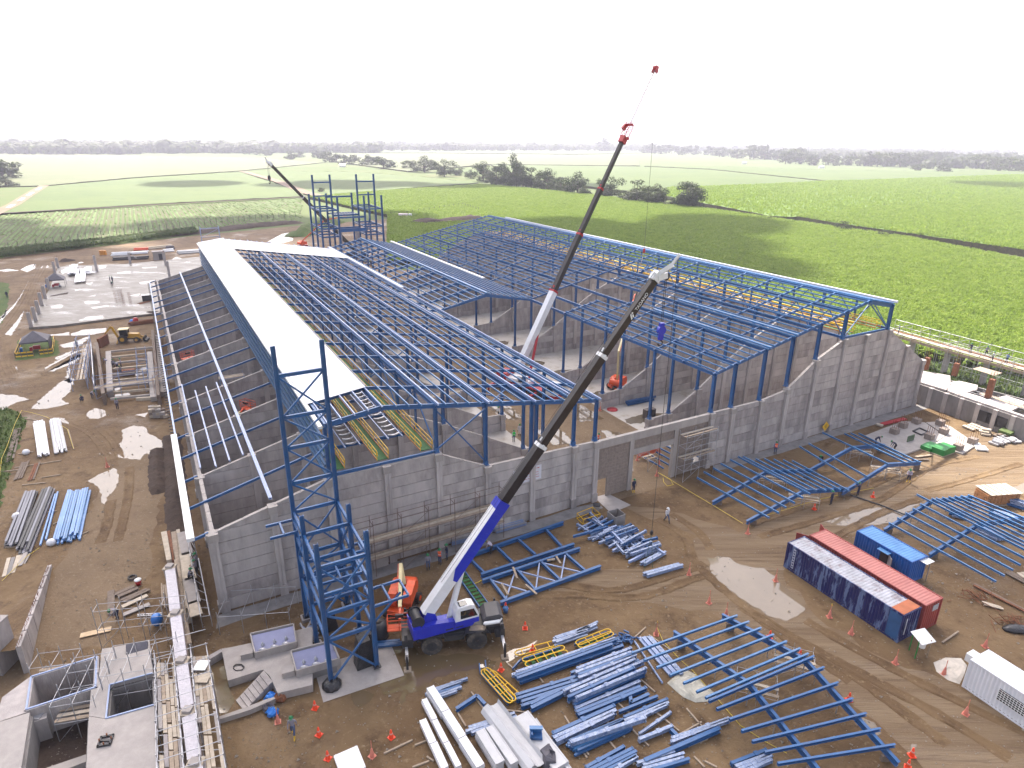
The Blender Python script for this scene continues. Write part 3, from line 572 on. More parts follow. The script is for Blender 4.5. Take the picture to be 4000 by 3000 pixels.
def woods(name, strips, seed, m, n, hh=(9, 16)):
    rg = random.Random(seed); b = MB()
    for (xa, ya, xb, yb, wgt) in strips:
        for k in range(int(n*wgt)):
            p = vat(xa+(xb-xa)*rg.random(), ya+(yb-ya)*rg.random()); h = rg.uniform(*hh)*(1.25 if rg.random() < .08 else 1); r = h*rg.uniform(.5, .85)
            for q in range(26):
                d = Vector((rg.gauss(0,1), rg.gauss(0,1), rg.gauss(0,1))).normalized(); c = p+Vector((d.x*r*.8, d.y*r*.8, h*.55+d.z*h*.45)); nn = (d+Vector((0,0,.5))).normalized(); x = nn.orthogonal().normalized(); y = nn.cross(x); s = r*rg.uniform(.25, .45)
                b.add([c-x*s, c-y*s, c+x*s, c+y*s], [(0,1,2,3)])
    return tag(b.build(name, m), kind='stuff')
woods('far_woods', [(-120,306,700,308,1.3),(-120,320,300,334,1.2),(300,315,560,332,1.0),(240,324,820,331,1.2),(780,318,1420,327,1.6),(560,308,1000,318,.8),(1000,310,1400,320,1.2),(-120,312,700,316,1.0)], 1, M_LEAF2, 420, (15, 25))
woods('far_woods', [(1380,322,1700,328,.8),(1500,312,2300,318,1.3),(1700,325,2000,345,1.3),(1900,320,2300,335,1.0),(2000,345,2300,365,.6),(1400,316,1800,320,.7)], 2, M_LEAF, 360, (9, 19))
hz = MB(); hz.box((0, 8000, 155), (34000, 17000, 312))
M_HAZE = bpy.data.materials.new('haze'); M_HAZE.use_nodes = True; nt = M_HAZE.node_tree; nt.nodes.clear()
ho = nt.nodes.new('ShaderNodeOutputMaterial'); pv = nt.nodes.new('ShaderNodeVolumePrincipled'); pv.inputs['Color'].default_value = (0.84, 0.82, 1.0, 1); pv.inputs['Density'].default_value = 0.00022; pv.inputs['Anisotropy'].default_value = 0.1
nt.links.new(pv.outputs[0], ho.inputs['Volume'])
HAZE = tag(hz.build('haze', M_HAZE), kind='stuff')
E = E5
DIVS = [2, 4, 6, 9, 12, 15, 18, 21]
sheet('floor_slab', [bw(0,0), bw(41.5,0), bw(41.5,121), bw(0,121)], 0.012, M_FLOOR)
sheet('floor_slab', [bw(59,0.3), bw(105.3,0.3), bw(105.3,121), bw(59,121)], 0.012, M_FLOOR)
sheet('aisle', [bw(41.5,-1.5), bw(59,-1.5), bw(59,121), bw(41.5,121)], 0.014, M_GRAVEL)
sheet('entrance_apron', [bw(41.6,0.3), bw(43.6,0.3), bw(44.4,-3.2), bw(41.2,-3.6)], 0.05, CONC_L)
sheet('apron_slab', rough_edge([bw(-1,-.6), bw(41,-.6), bw(41,-2.2), bw(20,-2.4), bw(-1,-2.2)], 2, .15, 1), 0.03, CONC_D)
sheet('apron_slab', rough_edge([bw(60,-.4), bw(108,-.4), bw(108,-2.2), bw(60,-2.0)], 2, .12, 2), 0.03, CONC_D)
def pud_b(pts, seed, m=M_WATERB): sheet('puddle', rough_edge([bw(*p) for p in pts], .5, .25, seed), 0.03, m)
M_WETF = gmat('wet_floor', [(0.13, 0.10, 0.065), (0.10, 0.08, 0.05)], 0.3, rough=0.25, bump=0.05, bscale=2)
for k, (cu, cv, ru, rv) in enumerate([(62.5,16.5,4,1.6),(69,15.5,3.5,1.3),(75,17,4,1.8),(61.5,28,3.6,1.7),(68,27.5,4,1.2),(76,28.5,5,2),(63,40,3.2,1.8),(70,38,4,1.6),(78,39,5,2),(61,47,2.5,2),(66,56,4,1.6),(74,55,4,2),(61,62,3,2),(67,8,3,2.2),(73,6,4,2),(80,17,3,1.2),(84,28,4,1.5),(64,72,4,2),(72,74,4,2)]):
    rg = random.Random(k); pud_b([(cu+ru*math.cos(t*.785)*rg.uniform(.6,1.15), cv+rv*math.sin(t*.785)*rg.uniform(.6,1.15)) for t in range(8)], k, M_WETF)
for k, pts in enumerate([[(44,4),(50,3),(52,7),(47,12),(43,10)],[(52,9),(56,6),(57.5,12),(54,16)],[(45,15),(48,14),(49,20),(45,21)],[(53,20),(57,19),(57,26),(54,25)],[(43,26),(46,25),(46.5,33),(43.5,34)],[(10,108),(18,106),(21,112),(12,116)],[(26,100),(33,98),(36,106),(28,110)],[(64,106),(76,104),(80,112),(66,116)],[(62,92),(72,90),(75,96),(64,99)],[(24,112),(36,110),(38,117),(27,118)]]): pud_b(pts, 40+k, M_WATERB if k < 5 else M_WATER)
FRONT = [(0, 8.1), (10.3, 10.8), (21.3, 10.85), (26.85, 8.05), (41, 7.75), (59.3, 7.7), (73.25, 7.7), (73.3, 8.8), (78.6, 11.9), (84.1, 14.2), (94.4, 14.25), (105.3, 7.8)]
LDIV = [(0, 8.1), (10.3, 10.8), (21.3, 10.85), (26.85, 8.4), (32.4, 5.5), (38, 2.5), (41, 2.4)]
RDIV = [(59.3, 2.35), (63.2, 2.55), (68.7, 5.6), (73.3, 8.8), (78.6, 11.9), (84.1, 14.2), (94.4, 14.25), (105.3, 7.8)]
def prof(P, u):
    for (a, za), (b_, zb) in zip(P, P[1:]):
        if a <= u <= b_: return za+(zb-za)*(u-a)/max(b_-a, 1e-6)
    return P[-1][1] if u > P[-1][0] else P[0][1]
def clipz(poly, z0, z1):
    def cl(pl, f):
        out = []
        for i in range(len(pl)):
            a, b_ = pl[i], pl[(i+1) % len(pl)]; fa, fb = f(a), f(b_)
            if fa >= 0: out.append(a)
            if (fa >= 0) != (fb >= 0): t = fa/(fa-fb); out.append((a[0]+(b_[0]-a[0])*t, a[1]+(b_[1]-a[1])*t))
        return out
    return cl(cl(poly, lambda p: p[1]-z0), lambda p: z1-p[1])
CM = [CONC, CONC, mat('concrete_b', (0.345, 0.306, 0.29), 0.85, var=0.28, vscale=1.2, dirt=(0.16, 0.145, 0.14), dscale=0.4, damt=0.7, bump=0.25, bscale=12), mat('concrete_c', (0.44, 0.40, 0.38), 0.83, var=0.2, vscale=0.7, dirt=(0.20, 0.185, 0.178), dscale=0.45, damt=0.6, bump=0.25, bscale=12)]
def conc_wall(name, label, org, ud, vd, prof_, stations, lift=1.18, th=0.34, plinth=1.2, group=None, pil=True, pside=-1, seed=0, skip=(), cat='wall', pw=0.62, pil_both=False, coping=True):
    """concrete wall of cast lifts between pilasters; org origin, ud along, vd across (thickness)"""
    rg = random.Random(seed); t = thing(name, label, cat, tuple(org), 0, group); core = MB(); tone = [rg.randrange(4) for _ in range(14)]; li = 0
    W = lambda u, z, v=0.0: org+ud*u+vd*v+Vector((0, 0, z))
    for a, b_ in zip(stations, stations[1:]):
        if (a, b_) in skip: continue
        za, zb = prof(prof_, a+1e-4), prof(prof_, b_-1e-4)
        core.prism([W(a+.02, 0, -th*.3), W(b_-.02, 0, -th*.3), W(b_-.02, zb-.05, -th*.3), W(a+.02, za-.05, -th*.3)], vd*th*.6)
        poly = [(a+.03, 0), (b_-.03, 0), (b_-.03, zb), (a+.03, za)]; top = max(za, zb); z = 0.0; first = True; li = 0
        while z < top-.02:
            zn = plinth if first and plinth else z+lift
            if top-zn < .35: zn = top+.01
            pl = clipz(poly, z+.026, zn-.026); li += 1; ex = .12 if first and plinth else rg.uniform(0, .018)
            if len(pl) >= 3:
                p = MB(); p.prism([W(x, zz, -th/2-ex) for x, zz in pl], vd*(th+2*ex)); p.build('concrete_plinth' if first and plinth else 'concrete_panel', CM[tone[li] if rg.random() < .9 else rg.randrange(4)], t)
            z = zn; first = False
        if coping:
            n = max(1, int((b_-a)/1.9));
            for i in range(n):
                x0 = a+.08+(b_-a-.16)*i/n+.03; x1 = a+.08+(b_-a-.16)*(i+1)/n-.03; q0, q1 = za+(zb-za)*(x0-a)/(b_-a), za+(zb-za)*(x1-a)/(b_-a)
                p = MB(); p.prism([W(x0, q0+.004, -th*.52), W(x1, q1+.004, -th*.52), W(x1, q1+.09, -th*.52), W(x0, q0+.09, -th*.52)], vd*th*1.04); p.build('coping', CONC_L, t)  # wet, sunlit look of the wall top is put into the coping colour
    core.build('wall_core', CONC_D, t)
    if pil:
        for i, s in enumerate(stations):
            zt = max(prof(prof_, max(s-.01, stations[0])), prof(prof_, min(s+.01, stations[-1])))+.12
            p = MB(); d0, d1 = (-th/2-.34, th/2+.05) if pside < 0 else (-th/2-.05, th/2+.34)
            if pil_both: d0, d1 = -th/2-.3, th/2+.3
            g = .05
            for x0, x1 in ((-pw/2, -g), (g, pw/2)): p.prism([W(s+x0, plinth*.95, d0), W(s+x1, plinth*.95, d0), W(s+x1, zt-.75, d0), W(s+x0, zt-.75, d0)], vd*(d1-d0))
            p.prism([W(s-g, plinth, d0+.05), W(s+g, plinth, d0+.05), W(s+g, zt-.75, d0+.05), W(s-g, zt-.75, d0+.05)], vd*(d1-d0-.1))
            p.build('pilaster', CM[3], t)
            p = MB(); p.prism([W(s-pw*.66, zt-.75, d0-.06), W(s+pw*.66, zt-.75, d0-.06), W(s+pw*.66, zt, d0-.06), W(s-pw*.66, zt, d0-.06)], vd*(d1-d0+.12)); p.build('column_cap', CONC_L, t)
            if plinth: p = MB(); p.prism([W(s-pw*.6, 0, d0-.1), W(s+pw*.6, 0, d0-.1), W(s+pw*.6, plinth*.95, d0-.1), W(s-pw*.6, plinth*.95, d0-.1)], vd*(d1-d0+.2)); p.build('pilaster_base', CONC, t)
    return t
SL = [0, 5.16, 10.3, 15.9, 21.3, 26.85, 32.4, 38, 41]; SR = [59.3, 63.0, 68.4, 73.28, 78.6, 84.1, 89.1, 94.4, 99.9, 105.3]
conc_wall('front_wall', 'tall front concrete wall left of the gateway, behind the blue tower', bw(0,0), UD, VD, FRONT, SL, seed=1)
conc_wall('front_wall', 'tall front concrete wall right of the gateway with a flat-topped peak', bw(0,0), UD, VD, FRONT, SR, seed=2)
DW = 'ordinal'
NTH = ['first', 'second', 'third', 'fourth', 'fifth', 'sixth', 'seventh', 'eighth']
for k, d in enumerate(DIVS):
    last = d == 21
    conc_wall('divider_wall', 'concrete cross wall under the left roof frame, %s behind the front wall' % NTH[k], bw(0, d*E), UD, VD, LDIV, SL, th=.3, plinth=1.2, seed=10+k, group='concrete cross walls of the left bay', lift=1.18 if k < 4 else 1.9)
    conc_wall('divider_wall', 'concrete cross wall with sloping top under the right roof frame, %s behind the front wall' % NTH[k], bw(0, d*E), UD, VD, RDIV, SR, th=.3, plinth=1.2, seed=30+k, group='concrete cross walls of the right bay', pil_both=True, lift=1.18 if k < 4 else 1.9)
vst = [0, 2*E, 4*E, 6*E, 9*E, 12*E, 15*E, 18*E, 21*E]
conc_wall('side_wall', 'long low concrete side wall along the left edge of the warehouse', bw(0,0), VD, -UD, [(0, 8.1), (121, 8.1)], vst, plinth=1.0, seed=50, pside=1, lift=1.6)
conc_wall('side_wall', 'long concrete side wall along the right edge of the warehouse', bw(105.3,0), VD, -UD, [(0, 7.8), (121, 7.8)], vst, plinth=1.0, seed=51, lift=1.6)
conc_wall('side_wall', 'tall inner concrete wall between the left bins and the left nave', bw(10.3,0), VD, -UD, [(0, 5.2), (121, 5.2)], vst, plinth=1.0, seed=52, pil=False, lift=1.6)
t = thing('gateway', 'block-filled gateway with tall opening and concrete lintel in the middle of the front wall', 'gate', tuple(bw(41.3,0)))
W = lambda u, z, v=0.0: bw(u, v, z)
def pr(name, m, u0, u1, z0, z1, v0, v1, par):
    b = MB(); b.prism([W(u0, z0, v0), W(u1, z0, v0), W(u1, z1, v0), W(u0, z1, v0)], VD*(v1-v0)); return b.build(name, m, par)
pr('lintel_beam', CONC_L, 41.36, 58.95, 6.75, 7.75, -.22, .22, t)
pr('lintel_beam', CONC_L, 46.76, 53.15, 4.75, 5.5, -.2, .2, t)
pr('pier', CONC_L, 46.15, 46.75, 0, 6.74, -.24, .24, t); pr('pier', CONC_L, 53.16, 53.8, 0, 6.74, -.24, .24, t)
def courses(u0, u1, z0, z1, holes=()):
    z = z0; k = 0; n = 0
    while z < z1-.05:
        h = min(.42, z1-z); x = u0-(.45 if k % 2 else 0)
        while x < u1-.02:
            a, b_ = max(x, u0), min(x+.9, u1)
            if b_-a > .05 and not any(a < q[1] and b_ > q[0] and z < q[3] and z+h > q[2] for q in holes):
                n += 1; yield (a+.012, b_-.012, z+.012, z+h-.012)
            x += .9
        z += .42; k += 1
nb = 0
bl = MB(); br_core = MB()
for (u0, u1, z0, z1, holes) in ((43.0, 46.14, .05, 6.74, ()), (41.36, 43.0, 2.6, 6.74, ()), (46.78, 53.14, 5.52, 6.74, ()), (53.82, 58.9, .05, 6.74, [(57.0, 58.1, 1.2, 2.1)])):
    for (a, b_, c, d) in courses(u0, u1, z0, z1, holes):
        v = rnd(-.008, .008); nb += 1; p = MB() if nb <= 280 else bl
        p.prism([W(a, c, -.1+v), W(b_, c, -.1+v), W(b_, d, -.1+v), W(a, d, -.1+v)], VD*.2)
        if nb <= 280: p.build('block', BRICK, t)
if bl.v: tag(bl.build('block_courses', BRICK, t), kind='stuff')
for (u0, u1, z0, z1) in ((43.0, 46.14, .05, 6.73), (41.36, 43, 2.6, 6.73), (46.78, 53.14, 5.53, 6.73), (53.82, 57, .05, 6.73), (58.1, 58.9, .05, 6.73), (57, 58.1, 2.1, 6.73), (57, 58.1, .05, 1.2)): br_core.prism([W(u0, z0, -.07), W(u1, z0, -.07), W(u1, z1, -.07), W(u0, z1, -.07)], VD*.14)
br_core.build('mortar', CONC_D, t)
b = MB(); b.prism([W(13.4, .0, -.75), W(15.3, .0, -.75), W(15.3, 1.3, -.75), W(13.4, 1.3, -.75)], VD*.4);
tag(b.build('concrete_block', CONC_L), 'short stepped concrete block standing against the foot of the front wall', 'block')
b = MB(); b.prism([W(30.0, 5.0, -.235), W(33.6, 5.0, -.235), W(33.6, 6.75, -.235), W(30.0, 6.75, -.235)], VD*.03); pb_ = tag(b.build('banner', mat('banner_white', (.62, .62, .66), .5, var=.1, vscale=2)), 'white printed banner hung on the front wall behind the black boom', 'banner')
b = MB(); MREDTXT = mat('banner_red', (.5, .08, .06), .6)
x = 30.9
for wd in (.35, .12, .3, .22, .38, .16, .3): b.box(W(x+wd/2, 6.45, -.242), (wd, .004, .10), UD, VD); x += wd+.1
for k in range(3):
    x = 30.3
    while x < 33.1: wd = rnd(.15, .5); b.box(W(x+wd/2, 5.95-k*.3, -.242), (wd, .004, .05), UD, VD); x += wd+.14
b.build('print', MREDTXT, pb_)
t = thing('warning_sign', 'yellow diamond warning sign leaning at the foot of the right front wall', 'sign', tuple(bw(82.6,-.75)))
b = MB(); c = bw(82.6,-.75,1.25); b.prism([c-UD*.75, c-ZD*.75, c+UD*.75, c+ZD*.75], VD*.04); b.build('plate', YEL, t)
b = MB(); c = bw(82.6,-.78,1.25)
for k in (-1, 0, 1): b.box(c+Vector((0,0,k*.22)), (.55-.12*abs(k), .012, .07), UD, VD)
b.build('lettering', DARK, t); part('stake', t, WOOD, 'cyl', bw(82.6,-.65,0), bw(82.6,-.65,1.2), .04)
def lz(u):  # underside line of left roof
    return 16.4+(u-10.6)*.7/5.3 if u < 15.9 else 17.1-(u-15.9)*(17.1-13.1)/25.1
def rz_(u): return 13.2+(u-59.2)*(19.45-13.2)/29.4 if u < 88.6 else 19.45-(u-88.6)*(19.45-18.3)/5.6
LN = thing('nave_steelwork', 'blue steel roof frame of the left nave, partly covered with white sheets', 'steel frame', tuple(bw(26,60)))
RN = thing('nave_steelwork', 'blue steel roof frame of the right nave, with the long open purlin slope', 'steel frame', tuple(bw(77,60)))
MN = thing('nave_steelwork', 'blue steel gabled roof frame in the middle, standing only in the far half', 'steel frame', tuple(bw(50,85)))
def rafter(par, u0, z0, u1, z1, v, w=.22, h=.42, m=BLUE): return part('rafter', par, m, 'beam', bw(u0, v, z0-h/2), bw(u1, v, z1-h/2), w, h, 0, 'I')
def column(par, u, v, z0, z1, w=.34, h=.34, m=BLUE):
    b = MB(); b.beam(bw(u, v, z0), bw(u, v, z1), w, h, 0, 'I', up=UD); b.box(bw(u, v, z0+.03), (.6, .6, .06), UD, VD); b.box(bw(u, v, z0+.25), (.42, .42, .5), UD, VD); return b.build('column', m, par)
def purlin(par, u, z, v0, v1, w=.16, h=.2, m=BLUE_L, name='purlin'): return part(name, par, m, 'beam', bw(u, v0, z+h/2), bw(u, v1, z+h/2), w, h, 0, 'C')
LC = [21.3, 26.85, 32.4, 38, 41]
for i in range(22):
    v = i*E+(.15 if i == 0 else 0)
    rafter(LN, 10.5, lz(10.5), 15.9, lz(15.9), v, .2, .5 if i == 0 else .34); rafter(LN, 15.9, lz(15.9), 41.2, lz(41.2), v, .18, .46 if i == 0 else .32)
    part('tie_beam', LN, BLUE, 'beam', bw(10.6, v, 11.05), bw(21.3, v, 11.05), .2, .34, 0, 'I')
    if i in DIVS or i == 0:
        column(LN, 10.5, v, 10.9, lz(10.5)-.4);
        for u in LC: column(LN, u, v, prof(FRONT if i == 0 else LDIV, u)+.12, lz(u)-.4)
        if i == 0: column(LN, 33.0, v, 7.95, lz(33)-.4)
    else:
        column(LN, 10.5, v, 11.2, lz(10.5)-.4, .26, .26); column(LN, 21.3, v, 11.2, lz(21.3)-.4, .22, .22)
    if i % 2 == 0 and i < 21:
        for u in (21.3,):
            part('brace', LN, BLUE, 'beam', bw(u, v, 11.2), bw(u, v+E, lz(u)-.6), .12, .12); part('brace', LN, BLUE, 'beam', bw(u, v+2*E, 11.2), bw(u, v+E, lz(u)-.6), .12, .12)
for u in LC[:]:
    part('eave_beam' if u == 41 else 'long_beam', LN, BLUE, 'beam', bw(u, -.2, lz(u)-.25), bw(u, 121, lz(u)-.25), .2, .44, 0, 'I')
    purlin(LN, u+.12, lz(u)+.03, -.5, 121.4, .15, .2, PALE)
part('eave_beam', LN, BLUE, 'beam', bw(10.5, -.2, lz(10.5)-.1), bw(10.5, 121, lz(10.5)-.1), .22, .4, 0, 'I')
part('ridge_beam', LN, BLUE, 'beam', bw(15.9, -.2, lz(15.9)-.2), bw(15.9, 121, lz(15.9)-.2), .2, .4, 0, 'I')
for k in range(5): purlin(LN, 10.7+k*1.28, lz(10.7+k*1.28)+.01, -.3, 121, .10, .18, PALE)
for k in range(1, 20):
    u = 15.9+k*1.27
    if min(abs(u-q) for q in LC) > .4: purlin(LN, u, lz(u)+.02, -.45, 121.3, .085, .17, BLUE_L)
for i in (0, 4, 6, 12):
    for (ua, ub) in ((21.3, 26.85),):
        v = i*E+.02; part('brace', LN, BLUE, 'beam', bw(ua, v, prof(FRONT if i == 0 else LDIV, ua)+.5), bw(ub, v, lz(ub)-.6), .14, .14); part('brace', LN, BLUE, 'beam', bw(ua, v+.16, lz(ua)-.6), bw(ub, v+.16, prof(FRONT if i == 0 else LDIV, ub)+.5), .14, .14)
for i in range(0, 21, 4):
    part('brace', LN, BLUE, 'beam', bw(26.85, i*E, lz(26.85)-.45), bw(32.4, (i+1)*E, lz(32.4)-.45), .1, .1); part('brace', LN, BLUE, 'beam', bw(32.4, i*E, lz(32.4)-.45), bw(26.85, (i+1)*E, lz(26.85)-.45), .1, .1)
GIRT = mat('girt_blue_grey', (.06, .13, .24), .4, var=.15)
for k, z in enumerate((11.5, 12.4, 13.3, 14.2, 15.1)): part('girt', LN, GIRT, 'beam', bw(10.22-.05, -.3, z), bw(10.22-.05, 121, z), .22, .26, 0, 'C')
for i in range(22): part('girt_post', LN, BLUE, 'beam', bw(10.36, i*E+2.8, 10.9), bw(10.36, i*E+2.8, 16.2), .12, .16)
def roofsheet(par, ua, ub, zf, v0, v1, n=8, name='roof_sheet', thick=.05):
    """ribbed sheet laid down the slope"""
    b = MB(); rib = .36; k = max(2, int((v1-v0)/rib)); vs = []; fs = []
    for i in range(k+1):
        v = v0+(v1-v0)*i/k; z = (.05 if i % 2 else 0)
        vs += [bw(ua, v, zf(ua)+.24+z), bw(ub, v, zf(ub)+.24+z)]
    for i in range(k): fs.append((2*i, 2*i+1, 2*i+3, 2*i+2))
    b.add(vs, fs); b.prism([bw(ua, v0, zf(ua)+.2), bw(ub, v0, zf(ub)+.2), bw(ub, v1, zf(ub)+.2), bw(ua, v1, zf(ua)+.2)], (0, 0, .03)); return b.build(name, WHITE, par)
cuts = [5.0, 26, 47.3, 68, 89, 97.5, 104.2, 109.5, 114.6, 121.3]
for a, c in zip(cuts, cuts[1:]): roofsheet(LN, 10.15, 15.95, lz, a+.08, c-.08)
for (ua, ub) in ((15.98, 24.5), (24.55, 33.2), (33.25, 41.3)): roofsheet(LN, ua, ub, lz, 102.6, 118.2)
part('gutter', LN, WHITEP, 'beam', bw(10.0, -.6, 16.35), bw(10.0, 121, 16.35), .34, .28); part('gutter', LN, WHITEP, 'beam', bw(41.6, 65.3, 13.25), bw(41.6, 122, 13.25), .55, .25)
part('ridge_cap', LN, mat('ridge_dark', (.12,.13,.15), .5), 'beam', bw(15.95, 5.1, 17.4), bw(15.95, 121.2, 17.4), .14, .05)
RC = [59.3, 62.9, 68.2, 73.28, 78.6, 83.9, 94.3]
for i in range(22):
    v = i*E+(.15 if i == 0 else 0); full = i >= 8
    rafter(RN, 88.6, rz_(88.6), 94.5, rz_(94.5), v, .22, .45 if i else .6)
    ua = 59.0 if (full or i <= 5) else (80.0)
    rafter(RN, ua, rz_(ua), 88.6, rz_(88.6), v, .16, .3 if i else .42)
    if i == 6: rafter(RN, 59.0, rz_(59), 66.2, rz_(66.2), v, .2, .36)
    part('tie_beam', RN, BLUE, 'beam', bw(83.9, v, 14.45), bw(94.4, v, 14.45), .18, .3, 0, 'I')
    if i in DIVS or i == 0:
        for u in RC: column(RN, u, v, (prof(FRONT, u+.04) if i == 0 else prof(RDIV, u))+.14, rz_(u)-.34, .4 if i == 0 else .34, .4 if i == 0 else .34)
    else:
        column(RN, 94.3, v, 14.5, rz_(94.3)-.3, .24, .24); column(RN, 83.9, v, 14.5, rz_(83.9)-.3, .2, .2)
        if i % 2 == 1 and i < 9 : column(RN, 59.3, v, .02, rz_(59.3)-.3, .34, .34) if False else None
    if i < 21:
        for u in (83.9, 94.3):
            part('brace', RN, BLUE, 'beam', bw(u, v, 14.6), bw(u, v+E*.5, rz_(u)-.5), .1, .12); part('brace', RN, BLUE, 'beam', bw(u, v+E, 14.6), bw(u, v+E*.5, rz_(u)-.5), .1, .12)
part('brace', RN, BLUE, 'beam', bw(84.1, .1, 17.9), bw(83.9, .1, 14.5), .1, .12)
for (a, za, c, zc) in ((84.2, 14.7, 88.6, 19.0), (88.6, 19.0, 94.0, 14.7)):
    for i in (0, 8, 16): part('brace', RN, BLUE, 'beam', bw(a, i*E+.1, za), bw(c, i*E+.1, zc), .12, .14)
for u in RC: part('eave_beam' if u in (59.3, 94.3) else 'long_beam', RN, BLUE, 'beam', bw(u, -.2, rz_(u)-.26), bw(u, 121, rz_(u)-.26), .2, .42, 0, 'I')
part('ridge_beam', RN, BLUE, 'beam', bw(88.6, -.1, 19.25), bw(88.6, 121, 19.25), .18, .36, 0, 'I')
part('long_beam', RN, BLUE, 'beam', bw(83.9, 0, 14.5), bw(83.9, 121, 14.5), .2, .36, 0, 'I'); part('long_beam', RN, BLUE, 'beam', bw(94.3, 0, 14.5), bw(94.3, 121, 14.5), .2, .36, 0, 'I')
u = 59.5
while u < 94.6:
    segs = [(-.35, 121.3)]
    if u < 66.3: segs = [(-.35, 6*E+.2), (8*E-.2, 121.3)]
    elif u < 80: segs = [(-.35, 5*E+rnd(-.5, .8)), (8*E-.2, 121.3)]
    for a, c in segs: purlin(RN, u, rz_(u)+.01, a, c, .085, .17, BLUE_L)
    u += 1.22
for u in (68.4, 73.4):
    purlin(RN, u+.2, rz_(u)+.02, -.3, 4*E, .4, .22, BLUE_L)
part('fascia_gutter', RN, mat('fascia_pale', (.5, .53, .6), .3), 'beam', bw(94.75, -.2, 18.55), bw(94.75, 121.3, 18.55), .5, .3)
mz = lambda u: 13.1+(9.1-abs(u-50.1))*(2.0/9.1)
for i in range(8, 22):
    v = i*E
    for (a, c) in ((41.0, 50.1), (50.1, 59.2)):
        b = MB(); b.prism([bw(a, v-.11, mz(a)-(.32 if a < 50 else .62)), bw(c, v-.11, mz(c)-(.62 if a < 50 else .32)), bw(c, v-.11, mz(c)), bw(a, v-.11, mz(a))], VD*.22); b.build('rafter', BLUE, MN)
for k in range(14):
    u = 41.9+k*1.26
    purlin(MN, u, mz(u)+.01, 8*E-.5, 121.3, .12, .18, BLUE_L)
for k in range(6): purlin(MN, 51.2+k*1.4, mz(51.2+k*1.4)+.23, 8*E+2, 8*E+66+k, .15, .16, BLUE)     # bundled purlins lying ready on the right slope
part('ridge_purlin', MN, BLUE_L, 'beam', bw(50.1, 8*E-.3, mz(50.1)+.12), bw(50.1, 121.3, mz(50.1)+.12), .3, .22)
part('gutter', MN, WHITEP, 'beam', bw(58.7, 64.3, 13.75), bw(58.7, 121.5, 13.75), .6, .25)
BN = thing('bin_steelwork', 'blue rafters and pale purlins over the open left bins beside the white roof', 'steel frame', tuple(bw(5,60)))
bz = lambda u: 8.15+u*2.65/10.3
for i in range(1, 22):
    v = i*E
    if i not in DIVS: part('rafter', BN, BLUE, 'beam', bw(-1.5, v, bz(-1.5)+.12), bw(10.2, v, bz(10.2)+.12), .16, .26, 0, 'I')
    else: part('rafter_tail', BN, BLUE, 'beam', bw(-1.6, v, bz(-1.6)+.16), bw(-.2, v, bz(-.2)+.16), .16, .24, 0, 'I')
part('rafter_tail', BN, BLUE, 'beam', bw(-1.6, 0, bz(-1.6)+.16), bw(-.3, 0, bz(-.3)+.16), .16, .24, 0, 'I')
part('purlin', BN, PALE, 'beam', bw(5.16, .5, bz(5.16)+.42), bw(5.16, 120.5, bz(5.16)+.42), .32, .22, 0, 'C')
for u in (1.6, 2.95, 4.3): part('purlin', BN, PALE, 'beam', bw(u, 2*E-.1, bz(u)+.4), bw(u, 6*E+1.2, bz(u)+.4), .16, .18, 0, 'C')
part('purlin', BN, PALE, 'beam', bw(.2, 2.2*E, bz(.2)+.36), bw(.2, 7*E, bz(.2)+.36), .14, .16, 0, 'C')
part('gutter', BN, WHITEP, 'beam', bw(-1.75, -.3, bz(-1.6)+.42), bw(-1.75, 4.1*E, bz(-1.6)+.42), .62, .34)
part('fascia_beam', BN, PALE, 'beam', bw(-1.6, 4.1*E, bz(-1.6)+.34), bw(-1.6, 120, bz(-1.6)+.34), .2, .26)
b = MB(); v = 4.2*E
while v < 120: b.beam(bw(-2.1, v, bz(-1.6)+.18), bw(-1.7, v, bz(-1.6)+.18), .08, .1); v += 1.05
tag(b.build('gutter_bracket', DARK, BN), kind='stuff')
def walkway(label, u, w, v0, v1, z, rails=(1, 1), cat='walkway'):
    t = thing('walkway', label, cat, tuple(bw(u, (v0+v1)/2, 0)), 0, 'green catwalks under the roofs')
    part('deck', t, GREEN, 'beam', bw(u, v0, z), bw(u, v1, z), w, .06)
    for s in (-1, 1):
        part('toe_board', t, mat('orange_toe', (.55,.22,.05), .5), 'beam', bw(u+s*w/2, v0, z+.06), bw(u+s*w/2, v1, z+.06), .05, .16)
        if not rails[(s+1)//2]: continue
        L = [s*w/2*1.02]
        for hh, nm in ((1.05, 'handrail'), (.55, 'mid_rail')): part(nm, t, YEL, 'beam', bw(u+s*w/2*1.02, v0, z+hh), bw(u+s*w/2*1.02, v1, z+hh), .06, .06)
        b = MB(); v = v0
        while v <= v1: b.beam(bw(u+s*w/2*1.02, v, z), bw(u+s*w/2*1.02, v, z+1.05), .055, .055); v += 1.5
        tag(b.build('rail_posts', YEL, t), kind='stuff')
        part('end_rail', t, YEL, 'tube', [bw(u+s*w/2*1.02, v0, z+1.05), bw(u+s*w/2*1.02, v0-.25, z+.95), bw(u+s*w/2*1.02, v0-.25, z+.62), bw(u+s*w/2*1.02, v0, z+.55)], .035)
walkway('green catwalk with yellow rails at the left edge under the white roof', 11.55, 1.0, .5, 118, 11.3, (0, 1))
walkway('green catwalk with yellow rails in the middle between two roller conveyors', 15.8, 1.1, .5, 118, 11.3)
walkway('green catwalk with yellow rails nearest the crane boom under the left roof', 20.35, 1.2, .5, 118, 11.3)
